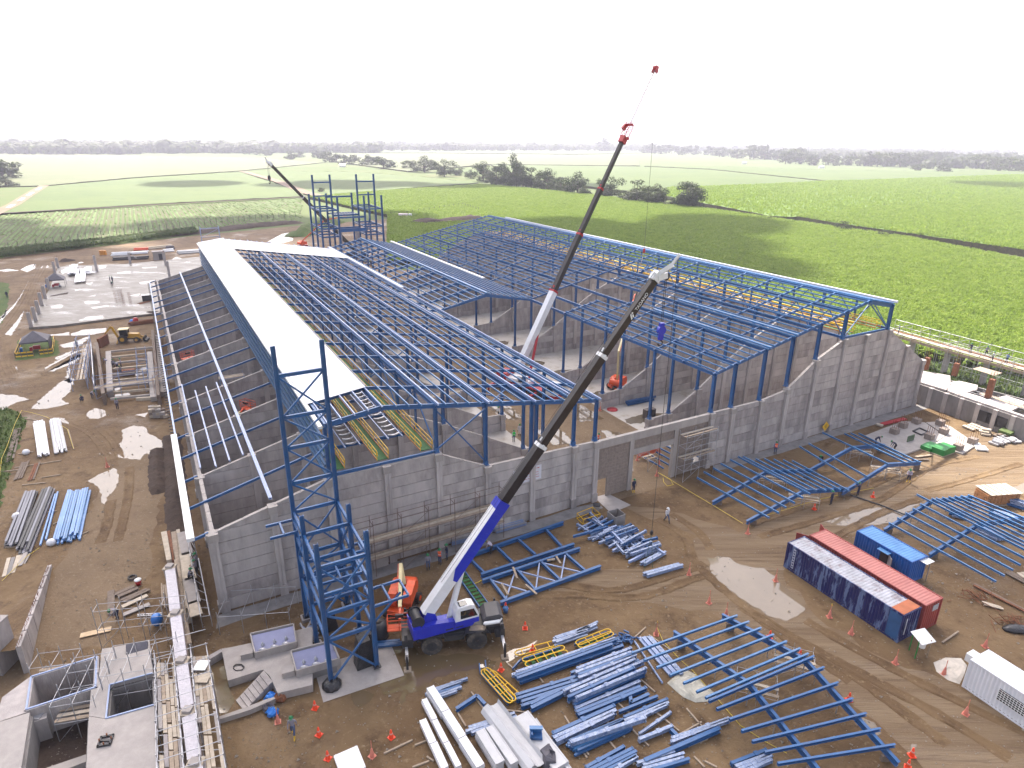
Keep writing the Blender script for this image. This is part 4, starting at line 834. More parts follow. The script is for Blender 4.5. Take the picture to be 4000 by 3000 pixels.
for (u, lab) in ((14.0, 'steel roller conveyor left of the middle catwalk'), (18.5, 'steel roller conveyor right of the middle catwalk')):
    t = thing('conveyor', lab, 'conveyor', tuple(bw(u, 50)), 0, 'roller conveyors under the left roof')
    for s in (-1, 1): part('side_rail', t, PALE, 'beam', bw(u+s*.75, 4.4, 11.42), bw(u+s*.75, 110, 11.42), .12, .16)
    for k in range(44):
        v = 5+k*1.2; b = MB(); b.beam(bw(u-.6, v, 11.62), bw(u-.22, v, 11.5), .2, .12); b.beam(bw(u-.22, v, 11.5), bw(u+.22, v, 11.5), .2, .12); b.beam(bw(u+.22, v, 11.5), bw(u+.6, v, 11.62), .2, .12); b.build('roller_set', GALV, t)
walkway('green catwalk with yellow rails on the inner side of the right roof monitor', 86.0, 1.1, .5, 118, 14.75)
walkway('green catwalk with yellow rails on the outer side of the right roof monitor', 92.4, 1.1, .5, 118, 14.75)
t = thing('conveyor', 'rusty-brown conveyor line between the yellow rails of the right roof monitor', 'conveyor', tuple(bw(89.2, 60)), 0)
for s in (-1, 1): part('side_rail', t, WOOD, 'beam', bw(89.2+s*.8, 3, 14.8), bw(89.2+s*.8, 118, 14.8), .2, .3); part('cable_tray', t, YEL, 'beam', bw(89.2+s*1.5, 3, 15.1), bw(89.2+s*1.5, 118, 15.1), .25, .2)
for k in range(60): part('roller_set', t, PALE if k % 3 else RUST, 'box', bw(89.2, 5+k*1.88, 15.0), (1.4, .5, .2), UD, VD)
def zz(x0, y0, s): return lambda x, y, z=0.0: at(x0+x*s, y0+y*s, z)
zA = zz(1000, 1900, .5425); zB = zz(1500, 2200, .5877); zC = zz(2400, 2100, .7233); zD = zz(2600, 1500, .6329); zE = zz(1700, 1200, .5425); zF = zz(0, 1400, .4822); zG = zz(0, 2100, .5425); zH = zz(0, 950, .3255); zI = zz(3400, 1200, .2712); zJ = zz(3300, 1550, .3316); zK = zz(3400, 1850, .5254)
T = thing('steel_tower', 'tall blue steel tower frame standing in front of the left wall beside the blue crane', 'tower', tuple(bw(8,-9)))
def bm_(par, name, a, c, w, h, m=BLUE, k='I', up=None): return part(name, par, m, 'beam', a, c, w, h, 0, k, up)
TU = (6.2, 9.9); TV = (-13.6, -8.8, -4.9)
for u in TU:
    for v, z in zip(TV, (13.15, 12.9, 25.7)): bm_(T, 'column', bw(u, v, .3), bw(u, v, z), .34, .34, up=UD); part('base_plate', T, DARK, 'box', bw(u, v, .32), (.6, .6, .1), UD, VD)
def frame_level(z, va, vb, ties=True):
    for u in TU: bm_(T, 'beam', bw(u, va+.17, z), bw(u, vb-.17, z), .18, .3)
for z in (4.4, 6.85, 8.6, 11.1):
    frame_level(z, TV[0], TV[1]); frame_level(z, TV[1], TV[2])
    for v in TV: bm_(T, 'beam', bw(TU[0]+.17, v, z), bw(TU[1]-.17, v, z), .18, .3)
for z in (13.8, 17.0, 19.7, 23.25): bm_(T, 'beam', bw(TU[0]+.17, TV[2], z), bw(TU[1]-.17, TV[2], z), .18, .3)
def xb(u0, u1, v0, v1, z0, z1):
    bm_(T, 'brace', bw(u0, v0, z0), bw(u1, v1, z1), .12, .14, BLUE, 'box'); bm_(T, 'brace', bw(u1, v1-.0+.02, z0), bw(u0, v0+.02, z1), .12, .14, BLUE, 'box')
for z0, z1 in ((.5, 4.3), (4.6, 6.7), (7, 10.9)):
    xb(6.35, 9.75, TV[0], TV[0], z0, z1); xb(6.35, 9.75, TV[2], TV[2], z0, z1)
for z0, z1 in ((.5, 4.3), (7, 10.9)):
    for u in TU: xb(u, u, TV[1]+.2, TV[2]-.2, z0, z1)
for z0, z1 in ((13.9, 16.9), (17.1, 19.6), (19.8, 23.1), (11.3, 13.7)): xb(6.35, 9.75, TV[2], TV[2], z0, z1)
for (ua, ub, va, vb, z) in ((9.95, 13.0, -13.4, -11.2, 6.0), (3.9, 6.1, -6.9, -4.9, 10.4), (9.95, 11.2, -9.4, -8.2, 8.6), (6.4, 9.7, -12.2, -10.4, 8.6)):
    for a, c in (((ua, va), (ub, va)), ((ub, va), (ub, vb)), ((ub, vb), (ua, vb)), (((ua+ub)/2, va), ((ua+ub)/2, vb))): bm_(T, 'platform_beam', bw(*a, z), bw(*c, z), .14, .22)
bm_(T, 'brace', bw(10.0, -12.6, 3.6), bw(12.6, -12.6, 5.9), .12, .14, BLUE, 'box')
for v in TV[1:]:
    for u in TU: part('footing', T, CONC, 'box', bw(u, v, .15), (.9, .9, .3), UD, VD)
sheet('tower_slab', [bw(5.2,-15), bw(11.6,-15.4), bw(11.8,-11.5), bw(5.4,-11)], .06, CONC_L)
for (u, v, h) in ((9.2,-12.6,2.6), (9.6,-11.6,2.3), (7.6,-7.0,2.2)):
    b = MB(); b.prism([bw(u-.8, v-.6, .08), bw(u+.8, v-.6, .08), bw(u+.62, v-.5, h*.6), bw(u+.5, v-.45, h), bw(u-.4, v-.45, h*.97), bw(u-.66, v-.5, h*.55)], VD*1.1); tag(b.build('covered_equipment', PLASTB), 'black plastic-wrapped equipment under the blue tower, %s' % {2.6: 'largest one', 2.3: 'at the right front leg', 2.2: 'in the middle bay'}[h], 'covered load')
b = MB(); b.lathe([(.75, 0), (.8, .2), (.55, .5), (.2, .55)], bw(6.2,-13.7,.07), 10); tag(b.build('plastic_cover', PLASTB), 'black plastic crumpled round the front left leg of the blue tower', 'plastic sheet')
t = thing('storage_tank', 'small black round water tank behind the orange lift basket', 'tank', tuple(zA(890,1080)))
b = MB(); b.lathe([(.75, 0), (.8, .1), (.8, 1.2), (.6, 1.5), (.25, 1.62)], zA(890,1080), 16); b.build('shell', DARK, t); b = MB(); b.lathe([(.27, 1.6), (.27, 1.72), (.1, 1.74)], zA(890,1080), 10); b.build('lid', BLACK, t)
F = thing('steel_tower', 'blue steel tower frame rising beyond the far end of the middle roof', 'tower', tuple(bw(50,134)))
FU = (41.6, 46.4, 53.8, 58.8); FV = (128, 134, 140)
for i, v in enumerate(FV):
    for u in FU: bm_(F, 'column', bw(u, v, 0), bw(u, v, 31 if i == 1 else 25.6), .45, .45, up=UD)
for v in FV:
    for (a, c) in ((0, 1), (2, 3)):
        for z in (17.2, 22.0, 15.0): bm_(F, 'beam', bw(FU[a], v, z), bw(FU[c], v, z), .25, .4)
    for z in ((16.5, 20.0) if v < 140 else (20.0, 24.6)): bm_(F, 'beam', bw(FU[1], v, z), bw(FU[2], v, z), .25, .45)
for (a, c) in ((0, 1), (2, 3)):
    for z in (25.4, 29): bm_(F, 'beam', bw(FU[a], 134, z), bw(FU[c], 134, z), .25, .35)
for u in FU:
    for z in (15.0, 17.2, 22.0): bm_(F, 'beam', bw(u, 128, z), bw(u, 140, z), .25, .4)
for k in range(9): bm_(F, 'joist', bw(46.8+k*.85, 134, 20.1), bw(46.8+k*.85, 140, 20.1), .12, .2, PALE)
for u in (47.5, 52.5): bm_(F, 'core_column', bw(u, 132, 0), bw(u, 132, 16), .9, .9, CONC, 'box')
bm_(F, 'brace', bw(53.8, 128, 15), bw(55.6, 128, 21.6), .2, .2); bm_(F, 'deep_beam', bw(46.4, 127.7, 16.6), bw(53.8, 127.7, 16.6), .3, .9)
def cranetext(par, body, size, org, xd, yd, m, name='lettering'):
    cu = bpy.data.curves.new(name, 'FONT'); cu.body = body; cu.size = size; cu.extrude = .012; cu.align_x = 'LEFT'; cu.materials.append(m)
    o = bpy.data.objects.new(name, cu); C.objects.link(o); o.parent = par
    n = xd.cross(yd).normalized(); M = Matrix((xd, yd, n)).transposed().to_4x4(); r = par
    off = Vector((0,0,0));
    while r: off += Vector(r.location); r = r.parent
    M.translation = Vector(org)-off; o.matrix_local = M; return o
def boom(par, foot, tip, secs, m0=None):
    """telescopic boom: secs = [(t0, t1, width, height, material, collar material)]"""
    d = (tip-foot).normalized();
    for (a, c, w, h, m, cm) in secs:
        part('boom_section', par, m, 'beam', foot.lerp(tip, a), foot.lerp(tip, c), w, h)
        if cm:
            q = foot.lerp(tip, c); b = MB(); b.beam(q-d*.22, q+d*.1, w*1.1, h*1.12); b.beam(q-d*.1, q+d*.15, w*1.35, h*.22); b.beam(q-d*.1+Vector((0,0,h*.5)), q+d*.2+Vector((0,0,h*.7)), w*.3, h*.2); b.build('boom_collar', cm, par)
def tyre(par, c, ax, r, w, hub=DARK):
    b = MB(); ax = Vector(ax).normalized(); b.cyl(c-ax*w/2, c+ax*w/2, r, r, 20)
    up = Vector((0,0,1)); q = ax.cross(up).normalized()
    for k in range(16):
        t = 2*math.pi*k/16; dd = q*math.cos(t)+up*math.sin(t); b.box(c+dd*r*.985, (w*.96, r*.1, r*.13), ax, dd, ax.cross(dd))
    o = b.build('wheel', BLACK, par)
    b = MB(); b.cyl(c-ax*(w/2+.02), c+ax*(w/2+.02), r*.52, r*.52, 14); b.cyl(c-ax*(w/2+.05), c+ax*(w/2+.05), r*.2, r*.2, 8); b.build('rim', hub, o); return o
CC = Vector((-4.9, 45.3, 0)); ca = R(10.5); CX = Vector((math.cos(ca), math.sin(ca), 0)); CY = Vector((-math.sin(ca), math.cos(ca), 0))
K = thing('mobile_crane', 'blue and white mobile crane with long black boom raised over the front wall', 'crane', tuple(CC))
P = lambda x, y, z: CC+CX*x+CY*y+Vector((0,0,z))
for x in (-1.9, 1.9):
    for y in (-1.1, 1.1): tyre(K, P(x, y*1.12, .86), CY, .86, .62)
    part('axle', K, DARK, 'cyl', P(x, -1, .8), P(x, 1, .8), .16)
def kb(name, m, x0, x1, y0, y1, z0, z1, par=None): return part(name, par or K, m, 'box', P((x0+x1)/2, (y0+y1)/2, (z0+z1)/2), (x1-x0, y1-y0, z1-z0), CX, CY)
kb('chassis', DARK, -4.2, 4.3, -.75, .75, .85, 1.45)
b = MB(); b.box(P(0, 0, 1.55), (8.3, 2.1, .18), CX, CY); b.box(P(-3.9, 0, 1.25), (.9, 2.7, .8), CX, CY); b.box(P(3.9, 0, 1.25), (.8, 2.7, .8), CX, CY); b.box(P(0, -1.15, 1.3), (1.7, .35, .5), CX, CY); b.build('deck', DARK, K)
for x in (-1.9, 1.9):
    b = MB()
    for y in (-1.1, 1.1): b.box(P(x, y, 1.72), (1.9, .72, .1), CX, CY); b.beam(P(x-.95, y, 1.7), P(x-1.2, y, 1.3), .7, .06); b.beam(P(x+.95, y, 1.7), P(x+1.2, y, 1.3), .7, .06)
    b.build('mudguard', DARK, K)
for x in (-4.0, 4.05):
    for y in (-1, 1):
        part('outrigger_beam', K, GALV, 'beam', P(x, y*1.2, 1.0), P(x, y*2.9, .95), .22, .26); g_ = part('outrigger_leg', K, DARK, 'beam', P(x, y*2.9, 1.5), P(x, y*2.9, .12), .18, .18, 0, 'box', CX); part('foot_pad', K, WOOD, 'box', P(x, y*2.9, .07), (.6, .6, .13), CX, CY); part('outrigger_tower', K, DARK, 'beam', P(x, y*1.35, .4), P(x, y*1.35, 2.3), .26, .26, 0, 'box', CX)
b = MB(); b.prism([P(2.5, -.9, 1.64), P(4.2, -.9, 1.64), P(4.2, -.9, 2.6), P(3.9, -.9, 2.85), P(2.8, -.9, 2.75), P(2.5, -.9, 2.4)], CY*1.8); b.build('engine_hood', mat('hood_grey', (.06, .058, .062), .55, var=.15), K)
b = MB(); b.cyl(P(2.6, -1.1, 2.25), P(3.9, -1.1, 2.3), .17, .17, 10); b.cyl(P(2.5, -1.1, 2.25), P(2.6, -1.1, 2.25), .09, .09, 8); b.cyl(P(3.9, -1.1, 2.3), P(4.1, -1.0, 2.5), .07, .07, 8); b.build('exhaust', WHITEP, K)
for y0, x0 in ((-.95, 1.4), (-.75, 1.45), (-1.1, 1.3)): part('timber_block', K, WOOD, 'beam', P(x0, y0, 1.74), P(x0+1.3, y0-.2, 1.78), .2, .16)
sa = R(22.5); SX = Vector((math.cos(sa), math.sin(sa), 0)); SY = Vector((-math.sin(sa), math.cos(sa), 0)); SO = CC+CX*-.4+Vector((0,0,0))
Q = lambda x, y, z: SO+SX*x+SY*y+Vector((0,0,z))
def qb(name, m, x0, x1, y0, y1, z0, z1, par=None): return part(name, par or K, m, 'box', Q((x0+x1)/2, (y0+y1)/2, (z0+z1)/2), (x1-x0, y1-y0, z1-z0), SX, SY)
part('slew_ring', K, DARK, 'cyl', Q(0,0,1.62), Q(0,0,1.85), .8, .8, 16)
b = MB(); b.prism([Q(-2.7, -1.1, 1.86), Q(1.8, -1.1, 1.86), Q(2.1, -1.1, 2.2), Q(2.0, -1.1, 2.55), Q(-1.5, -1.1, 3.0), Q(-2.5, -1.1, 2.9), Q(-2.8, -1.1, 2.4)], SY*.5)
b.prism([Q(-2.6, -.6, 1.86), Q(1.6, -.6, 1.86), Q(1.6, -.6, 2.2), Q(-2.6, -.6, 2.4)], SY*1.2); b.build('turntable_body', CRBLUE, K)
b = MB(); b.prism([Q(-2.3, -.55, 2.3), Q(-.9, -.55, 2.3), Q(-1.2, -.55, 3.5), Q(-1.9, -.55, 3.9), Q(-2.3, -.55, 3.3)], SY*.12); b.prism([Q(-2.3, .4, 2.3), Q(-.9, .4, 2.3), Q(-1.2, .4, 3.5), Q(-1.9, .4, 3.9), Q(-2.3, .4, 3.3)], SY*.12); b.build('boom_bracket', CRBLUE, K)
b = MB()
for k in range(2): b.box(Q(-.2+k*.9, -1.11, 2.1), (.65, .03, .12), SX, SY)
b.build('side_vent', DARK, K)
o = part('counterweight', K, CRBLUE, 'box', Q(-2.95, -.1, 2.5), (.7, 2.2, 1.0), SX, SY)
b = MB(); b.cyl(Q(-2.75, -.8, 3.35), Q(-2.75, .6, 3.35), .42, .42, 16); b.cyl(Q(-2.75, -.85, 3.35), Q(-2.75, -.8, 3.35), .55, .55, 16); b.cyl(Q(-2.75, .6, 3.35), Q(-2.75, .65, 3.35), .55, .55, 16); b.build('winch_drum', DARK, K)
cabp = [Q(.3, -1.25, 2.3), Q(2.35, -1.25, 2.3), Q(2.4, -1.25, 3.0), Q(2.0, -1.25, 4.0), Q(1.6, -1.25, 4.15), Q(.55, -1.25, 4.05), Q(.3, -1.25, 3.6)]
b = MB(); b.prism(cabp, SY*.95); cab = b.build('cab', CRWHITE, K)
b = MB(); b.prism([Q(.28, -1.27, 2.28), Q(2.37, -1.27, 2.28), Q(2.37, -1.27, 2.75), Q(.28, -1.27, 2.75)], SY*.99); b.build('cab_base', CRBLUE, cab)
b = MB(); b.prism([Q(.75, -1.28, 2.95), Q(2.25, -1.28, 2.95), Q(1.92, -1.28, 3.72), Q(.75, -1.28, 3.75)], SY*.04); b.build('window', GLASS, cab)
b = MB(); b.prism([Q(2.37, -1.2, 2.98), Q(2.37, -.35, 2.98), Q(1.99, -.35, 3.83), Q(1.99, -1.2, 3.83)], SX*.03); b.build('windscreen', GLASS, cab)
b = MB(); b.box(Q(1.1, -.78, 4.12), (.75, .6, .03), SX, SY); b.build('roof_window', GLASS, cab)
BF = Q(-1.9, -.1, 3.55); BT_ = Vector((11.9, 53.75, 30.2)); bd = (BT_-BF).normalized()
boom(K, BF, BT_, [(0, .315, .86, .98, CRWHITE, None), (.30, .50, .70, .80, BOOM, CRWHITE), (.48, .765, .61, .70, BOOM, CRWHITE), (.75, .985, .53, .60, BOOM, None)])
bn = bd.cross(ZD).normalized(); bu = bn.cross(bd).normalized()
b = MB(); b.prism([BF+bd*3.6+bn*.46-bu*.52, BF+bd*11.2+bn*.46-bu*.52, BF+bd*11.2+bn*.46+bu*.47, BF+bd*4.6+bn*.46+bu*.4, BF+bd*3.6+bn*.46-bu*.1], -bn*.66); b.prism([BF+bd*10.6-bn*.47-bu*.54, BF+bd*11.4-bn*.47-bu*.54, BF+bd*11.4-bn*.47+bu*.54, BF+bd*10.6-bn*.47+bu*.54], bn*.94)
for k in range(9): b.box(BF+bd*(6+k*.6)+bn*.46, (.05, .03, .9), bd, bn, bu)
b.build('boom_cover', CRBLUE, K)
b = MB(); b.cyl(Q(.1, -.1, 2.4), BF+bd*4.6-bu*.55, .26, .26, 12); b.build('lift_cylinder', CRWHITE, K); b = MB(); b.cyl(BF+bd*4.0-bu*.6, BF+bd*6.2-bu*.52, .15, .15, 10); b.build('cylinder_rod', GALV, K)
hd = MB(); q = BT_; hd.beam(q-bd*.5, q+bd*.3, .64, .7); hd.beam(q+bu*.4, q+bu*.4-bd*.6+bn*.1, .4, .3); hd.beam(q+bd*.2+bn*.1, q+bd*1.1+bn*1.3+bu*.3, .28, .35); hd.beam(q+bd*.9+bn*1.1+bu*.25, q+bd*1.9+bn*1.9+bu*.8, .16, .2); hd.beam(q-bd*.2-bn*.35, q+bd*.5-bn*.35-bu*.6, .12, .5); hd.beam(q-bd*.2+bn*.35, q+bd*.5+bn*.35-bu*.6, .12, .5); hd.build('boom_head', CRWHITE, K)
sh = MB(); sh.cyl(q+bd*.4-bu*.7-bn*.25, q+bd*.4-bu*.7+bn*.25, .35, .35, 14); sh.build('head_sheave', DARK, K)
hk = q+bd*.4-bu*.9; HB = Vector((hk.x, hk.y, 25.4))
b = MB();
for s in (-.1, .1): b.cyl(hk+bn*s, HB+bn*s+Vector((0,0,.8)), .025, .025, 4)
b.build('hoist_rope', CABLE, K)
b = MB(); b.cyl(HB-bn*.16, HB+bn*.16, .4, .4, 14); b.box(HB+Vector((0,0,-.1)), (.42, .26, 1.5), SX, SY); hb = b.build('hook_block', CRBLUE, K)
b = MB(); pts = [HB+Vector((0,0,-.8))+SX*(.22*math.sin(t))+Vector((0,0,-.35+.25*math.cos(t))) for t in [k*.6 for k in range(9)]]; b.tube([HB+Vector((0,0,-.7)), HB+Vector((0,0,-.9))]+pts, .06, 6); b.build('hook', DARK, hb)
wl2 = q+bd*1.7+bn*1.8+bu*.6; wl2 = Vector((13.6, 54.1, wl2.z)); gz = Vector((wl2.x, wl2.y, 5.2))
part('whip_line', K, CABLE, 'cyl', wl2, gz, .022, .022, 4); b = MB(); b.ell(gz, (.16,.16,.3), 8, 5); b.build('ball_hook', DARK, K)
b = MB()
for a in (-.5, .5): b.cyl(gz, gz+Vector((a, a*.6, -4.3)), .02, .02, 4)
b.build('lifting_chain', mat('sling_green', (.03,.1,.05), .6), K)
for s in (-.28, .28): part('boom_rope', K, CABLE, 'cyl', BF+bd*3+bu*.62+bn*s*.6, BT_+bu*.55+bn*s*.6, .018, .018, 4)
cranetext(K, 'TADANO', .4, BT_-bd*3.4+bn*.275-bu*.14, bd, bu, WHITEP)
b = MB(); o_ = BT_-bd*4.25+bn*.275
b.prism([o_-bu*.2, o_+bd*.25+bu*.2, o_+bd*.4+bu*.2, o_+bd*.15-bu*.2], bn*.02); b.prism([o_+bd*.23-bu*.2, o_+bd*.38-bu*.2, o_+bd*.47, o_+bd*.32], bn*.02); b.prism([o_+bd*.38+bu*.06, o_+bd*.56+bu*.06, o_+bd*.56+bu*.2, o_+bd*.44+bu*.2], bn*.02); b.build('emblem', WHITEP, K)
a0 = at(1935, 1500); a1 = at(2185, 1566); rx = (a1-a0).normalized(); ry = Vector((-rx.y, rx.x, 0)); rc = (a0+a1)/2
K2 = thing('mobile_crane', 'red and white truck crane inside the shed with black boom and lattice jib', 'crane', tuple(rc))
P2 = lambda x, y, z: rc+rx*x+ry*y+Vector((0,0,z))
def k2(name, m, x0, x1, y0, y1, z0, z1): return part(name, K2, m, 'box', P2((x0+x1)/2, (y0+y1)/2, (z0+z1)/2), (x1-x0, y1-y0, z1-z0), rx, ry)
for x in (-4.6, -3.0, -1.2, 2.0, 3.6):
    for y in (-1.15, 1.15): tyre(K2, P2(x, y, .68), ry, .68, .5)
k2('chassis', DARK, -6.2, 5.2, -.7, .7, .6, 1.2); k2('deck', RED, -6.2, 4.4, -1.35, 1.35, 1.35, 1.6); k2('bumper', RED, 5.2, 6.6, -1.3, 1.3, .5, 1.1)
b = MB(); b.prism([P2(4.4, -1.3, 1.1), P2(6.5, -1.3, 1.1), P2(6.5, -1.3, 1.9), P2(6.2, -1.3, 2.7), P2(4.4, -1.3, 2.7)], ry*2.6); b.build('driver_cab', CRWHITE, K2)
b = MB(); b.prism([P2(6.52, -1.1, 1.85), P2(6.52, 1.1, 1.85), P2(6.25, 1.1, 2.6), P2(6.25, -1.1, 2.6)], rx*.02); b.box(P2(5.5, -1.31, 2.2), (1.2, .03, .6), rx, ry); b.build('windscreen', GLASS, K2)
k2('superstructure', CRWHITE, -3.4, 1.2, -1.2, 1.2, 1.75, 2.4); k2('counterweight', RED, -5.4, -3.4, -1.35, 1.35, 1.7, 3.0); k2('operator_cab', CRWHITE, -.6, 1.0, -1.9, -1.0, 1.8, 3.4); k2('cab_window', GLASS, -.4, .9, -1.93, -1.88, 2.4, 3.1)
for x in (-5.6, 2.9):
    for y in (-1, 1): part('outrigger_beam', K2, RED, 'beam', P2(x, y*1.2, .95), P2(x, y*3.3, .9), .28, .32); part('outrigger_leg', K2, RED, 'beam', P2(x, y*3.3, 1.3), P2(x, y*3.3, .05), .2, .2, 0, 'box', rx)
LB = Vector((*bw(83.1, 43.6)[:2], 0)); F2 = P2(-2.2, 0, 3.0)
T2 = Vector((LB.x-.5, LB.y, 52.4)); d2 = (T2-F2).normalized(); n2 = d2.cross(ZD).normalized(); u2 = n2.cross(d2).normalized()
L2 = (T2-F2).length; hf = .765
H2 = F2.lerp(T2, hf)
boom(K2, F2, T2, [(0, .265, 1.0, 1.15, CRWHITE, RED), (.255, .45, .82, .9, BOOM, RED), (.44, .60, .72, .78, BOOM, RED), (.59, hf, .6, .64, BOOM, RED)])
b = MB(); b.cyl(P2(.4, 0, 2.2), F2+d2*8.5-u2*.6, .24, .24, 10); b.build('lift_cylinder', RED, K2); part('cylinder_rod', K2, WHITEP, 'cyl', F2+d2*8-u2*.62, F2+d2*12-u2*.55, .14, .14, 8)
b = MB(); b.beam(H2-d2*.8, H2+d2*.4, 1.0, 1.1); b.beam(H2+n2*.5, H2+n2*.9-u2*.3+d2*.3, .4, .5); b.build('boom_head', RED, K2)
lat = MB();
cor = [(a, c) for a in (-1, 1) for c in (-1, 1)]
JL = (T2-H2).length
def jp(t, a, c): w = .55-.2*t; return H2+d2*(JL*t)+n2*(a*w)+u2*(c*w)
b = MB()
for a, c in cor: b.cyl(jp(.02, a, c), jp(.22, a, c), .06, .06, 5)
for a in (-1, 1):
    for k in range(4): b.cyl(jp(.02+.05*k, a, -1), jp(.07+.05*k, a, 1), .04, .04, 4); b.cyl(jp(.02+.05*k, -1, a), jp(.07+.05*k, 1, a), .04, .04, 4)
b.beam(jp(.2, -1.5, 0), jp(.2, 1.3, 0), .3, .4); b.beam(jp(.13, -1.9, .3), jp(.2, -1.6, 0), .5, .7); b.build('jib_base', RED, K2)
for a, c in cor: lat.cyl(jp(.22, a, c), jp(.96, a, c), .055, .055, 4)
n = 14
for k in range(n):
    t0 = .22+.74*k/n; t1 = .22+.74*(k+1)/n
    for a in (-1, 1): lat.cyl(jp(t0, a, -1), jp(t1, a, 1), .03, .03, 3); lat.cyl(jp(t0, -1, a), jp(t1, 1, a), .03, .03, 3)
tag(lat.build('jib_lattice', mat('jib_grey', (.16,.12,.12), .5), K2), kind='stuff')
b = MB(); b.beam(jp(.95, -1, -.5), jp(1.03, -1, .3), .2, .6); b.beam(jp(.95, 1, -.5), jp(1.03, 1, .3), .2, .6); b.beam(jp(.97, -1, 0), jp(.97, 1, 0), .3, .3); b.cyl(jp(1.01, -.6, .2), jp(1.01, .6, .2), .4, .4, 12); b.build('jib_head', RED, K2)
tp = Vector((T2.x+.5, T2.y, 52.2)); ld = Vector((tp.x, tp.y, 20.6)); part('hoist_rope', K2, CABLE, 'cyl', tp, ld, .028, .028, 4)
b = MB(); b.box(ld, (.4, .3, .8)); b.build('hook_block', RED, K2)
LP = thing('lifted_roof_section', 'small blue purlin and rafter section hanging from the red crane above the right nave', 'steel frame', (ld.x, ld.y, 15))
for s in (-1, 1): part('rafter', LP, BLUE, 'beam', ld+UD*-6.5+VD*(s*2.5)+Vector((0,0,-6.2)), ld+UD*2.5+VD*(s*2.5)+Vector((0,0,-4.6)), .18, .32, 0, 'I')
for k in range(6): part('purlin', LP, BLUE_L, 'beam', ld+UD*(-6.2+k*1.65)+VD*-5.4+Vector((0,0,-5.95+k*.29)), ld+UD*(-6.2+k*1.65)+VD*4+Vector((0,0,-5.95+k*.29)), .16, .2, 0, 'C')
for s in (-1, 1):
    for k in (-4, 1): part('sling', LP, CREAM, 'cyl', ld+Vector((0,0,-.4)), ld+UD*k+VD*(s*2.5)+Vector((0,0,-5.7+k*.18)), .02, .02, 3)
f3 = at(1392, 985, 3.0); K3 = thing('mobile_crane', 'distant crane with black boom leaning left behind the far blue tower', 'crane', (f3.x, f3.y, 0))
t3 = None
for zq in [x*.25 for x in range(90, 160)]:
    c_ = at(1055, 640, zq)
    if zq < 40 and c_.length > 0 and abs(c_.xy.length-f3.xy.length+18) < 6: t3 = c_; break
t3 = t3 or at(1055, 640, 33)
d3 = (t3-f3).normalized()
boom(K3, f3, t3, [(0, .3, 1.0, 1.1, BOOM, CRWHITE), (.29, .66, .8, .9, BOOM, CRWHITE), (.65, .99, .66, .7, BOOM, None)])
b = MB(); b.beam(t3-d3*.6, t3+d3*.6, .9, 1.0); b.beam(t3+d3*.5, t3+d3*1.8+Vector((0,0,-.4)), .35, .6); b.beam(t3+d3*1.4, t3+d3*2.1+Vector((0,0,.5)), .2, .3); b.build('boom_head', CRWHITE, K3)
h3 = t3+d3*1.2+Vector((0,0,-.6))
for s in (-.25, .25): part('hoist_rope', K3, CABLE, 'cyl', h3+Vector((s,0,0)), h3+Vector((s*.5,0,-3.6)), .04, .04, 4)
b = MB(); b.ell(h3+Vector((0,0,-4.2)), (.5,.35,.8), 8, 6); b.tube([h3+Vector((0,0,-4.9)), h3+Vector((.2,0,-5.5)), h3+Vector((0,0,-5.9)), h3+Vector((-.3,0,-5.6))], .12, 5); b.build('hook_block', DARK, K3)
b = MB(); b.box(f3+Vector((0,0,-1.7)), (8, 2.6, .7)); b.box(f3+Vector((-1,0,-.6)), (4.5, 2.4, 1.6)); b.box(f3+Vector((2.6,-.4,-.4)), (1.6, 1.2, 1.9)); b.build('carrier', DARK, K3)
for x in (-2.6, 2.6):
    for y in (-1.1, 1.1): tyre(K3, Vector((f3.x+x, f3.y+y, .75)), (0,1,0), .75, .55)
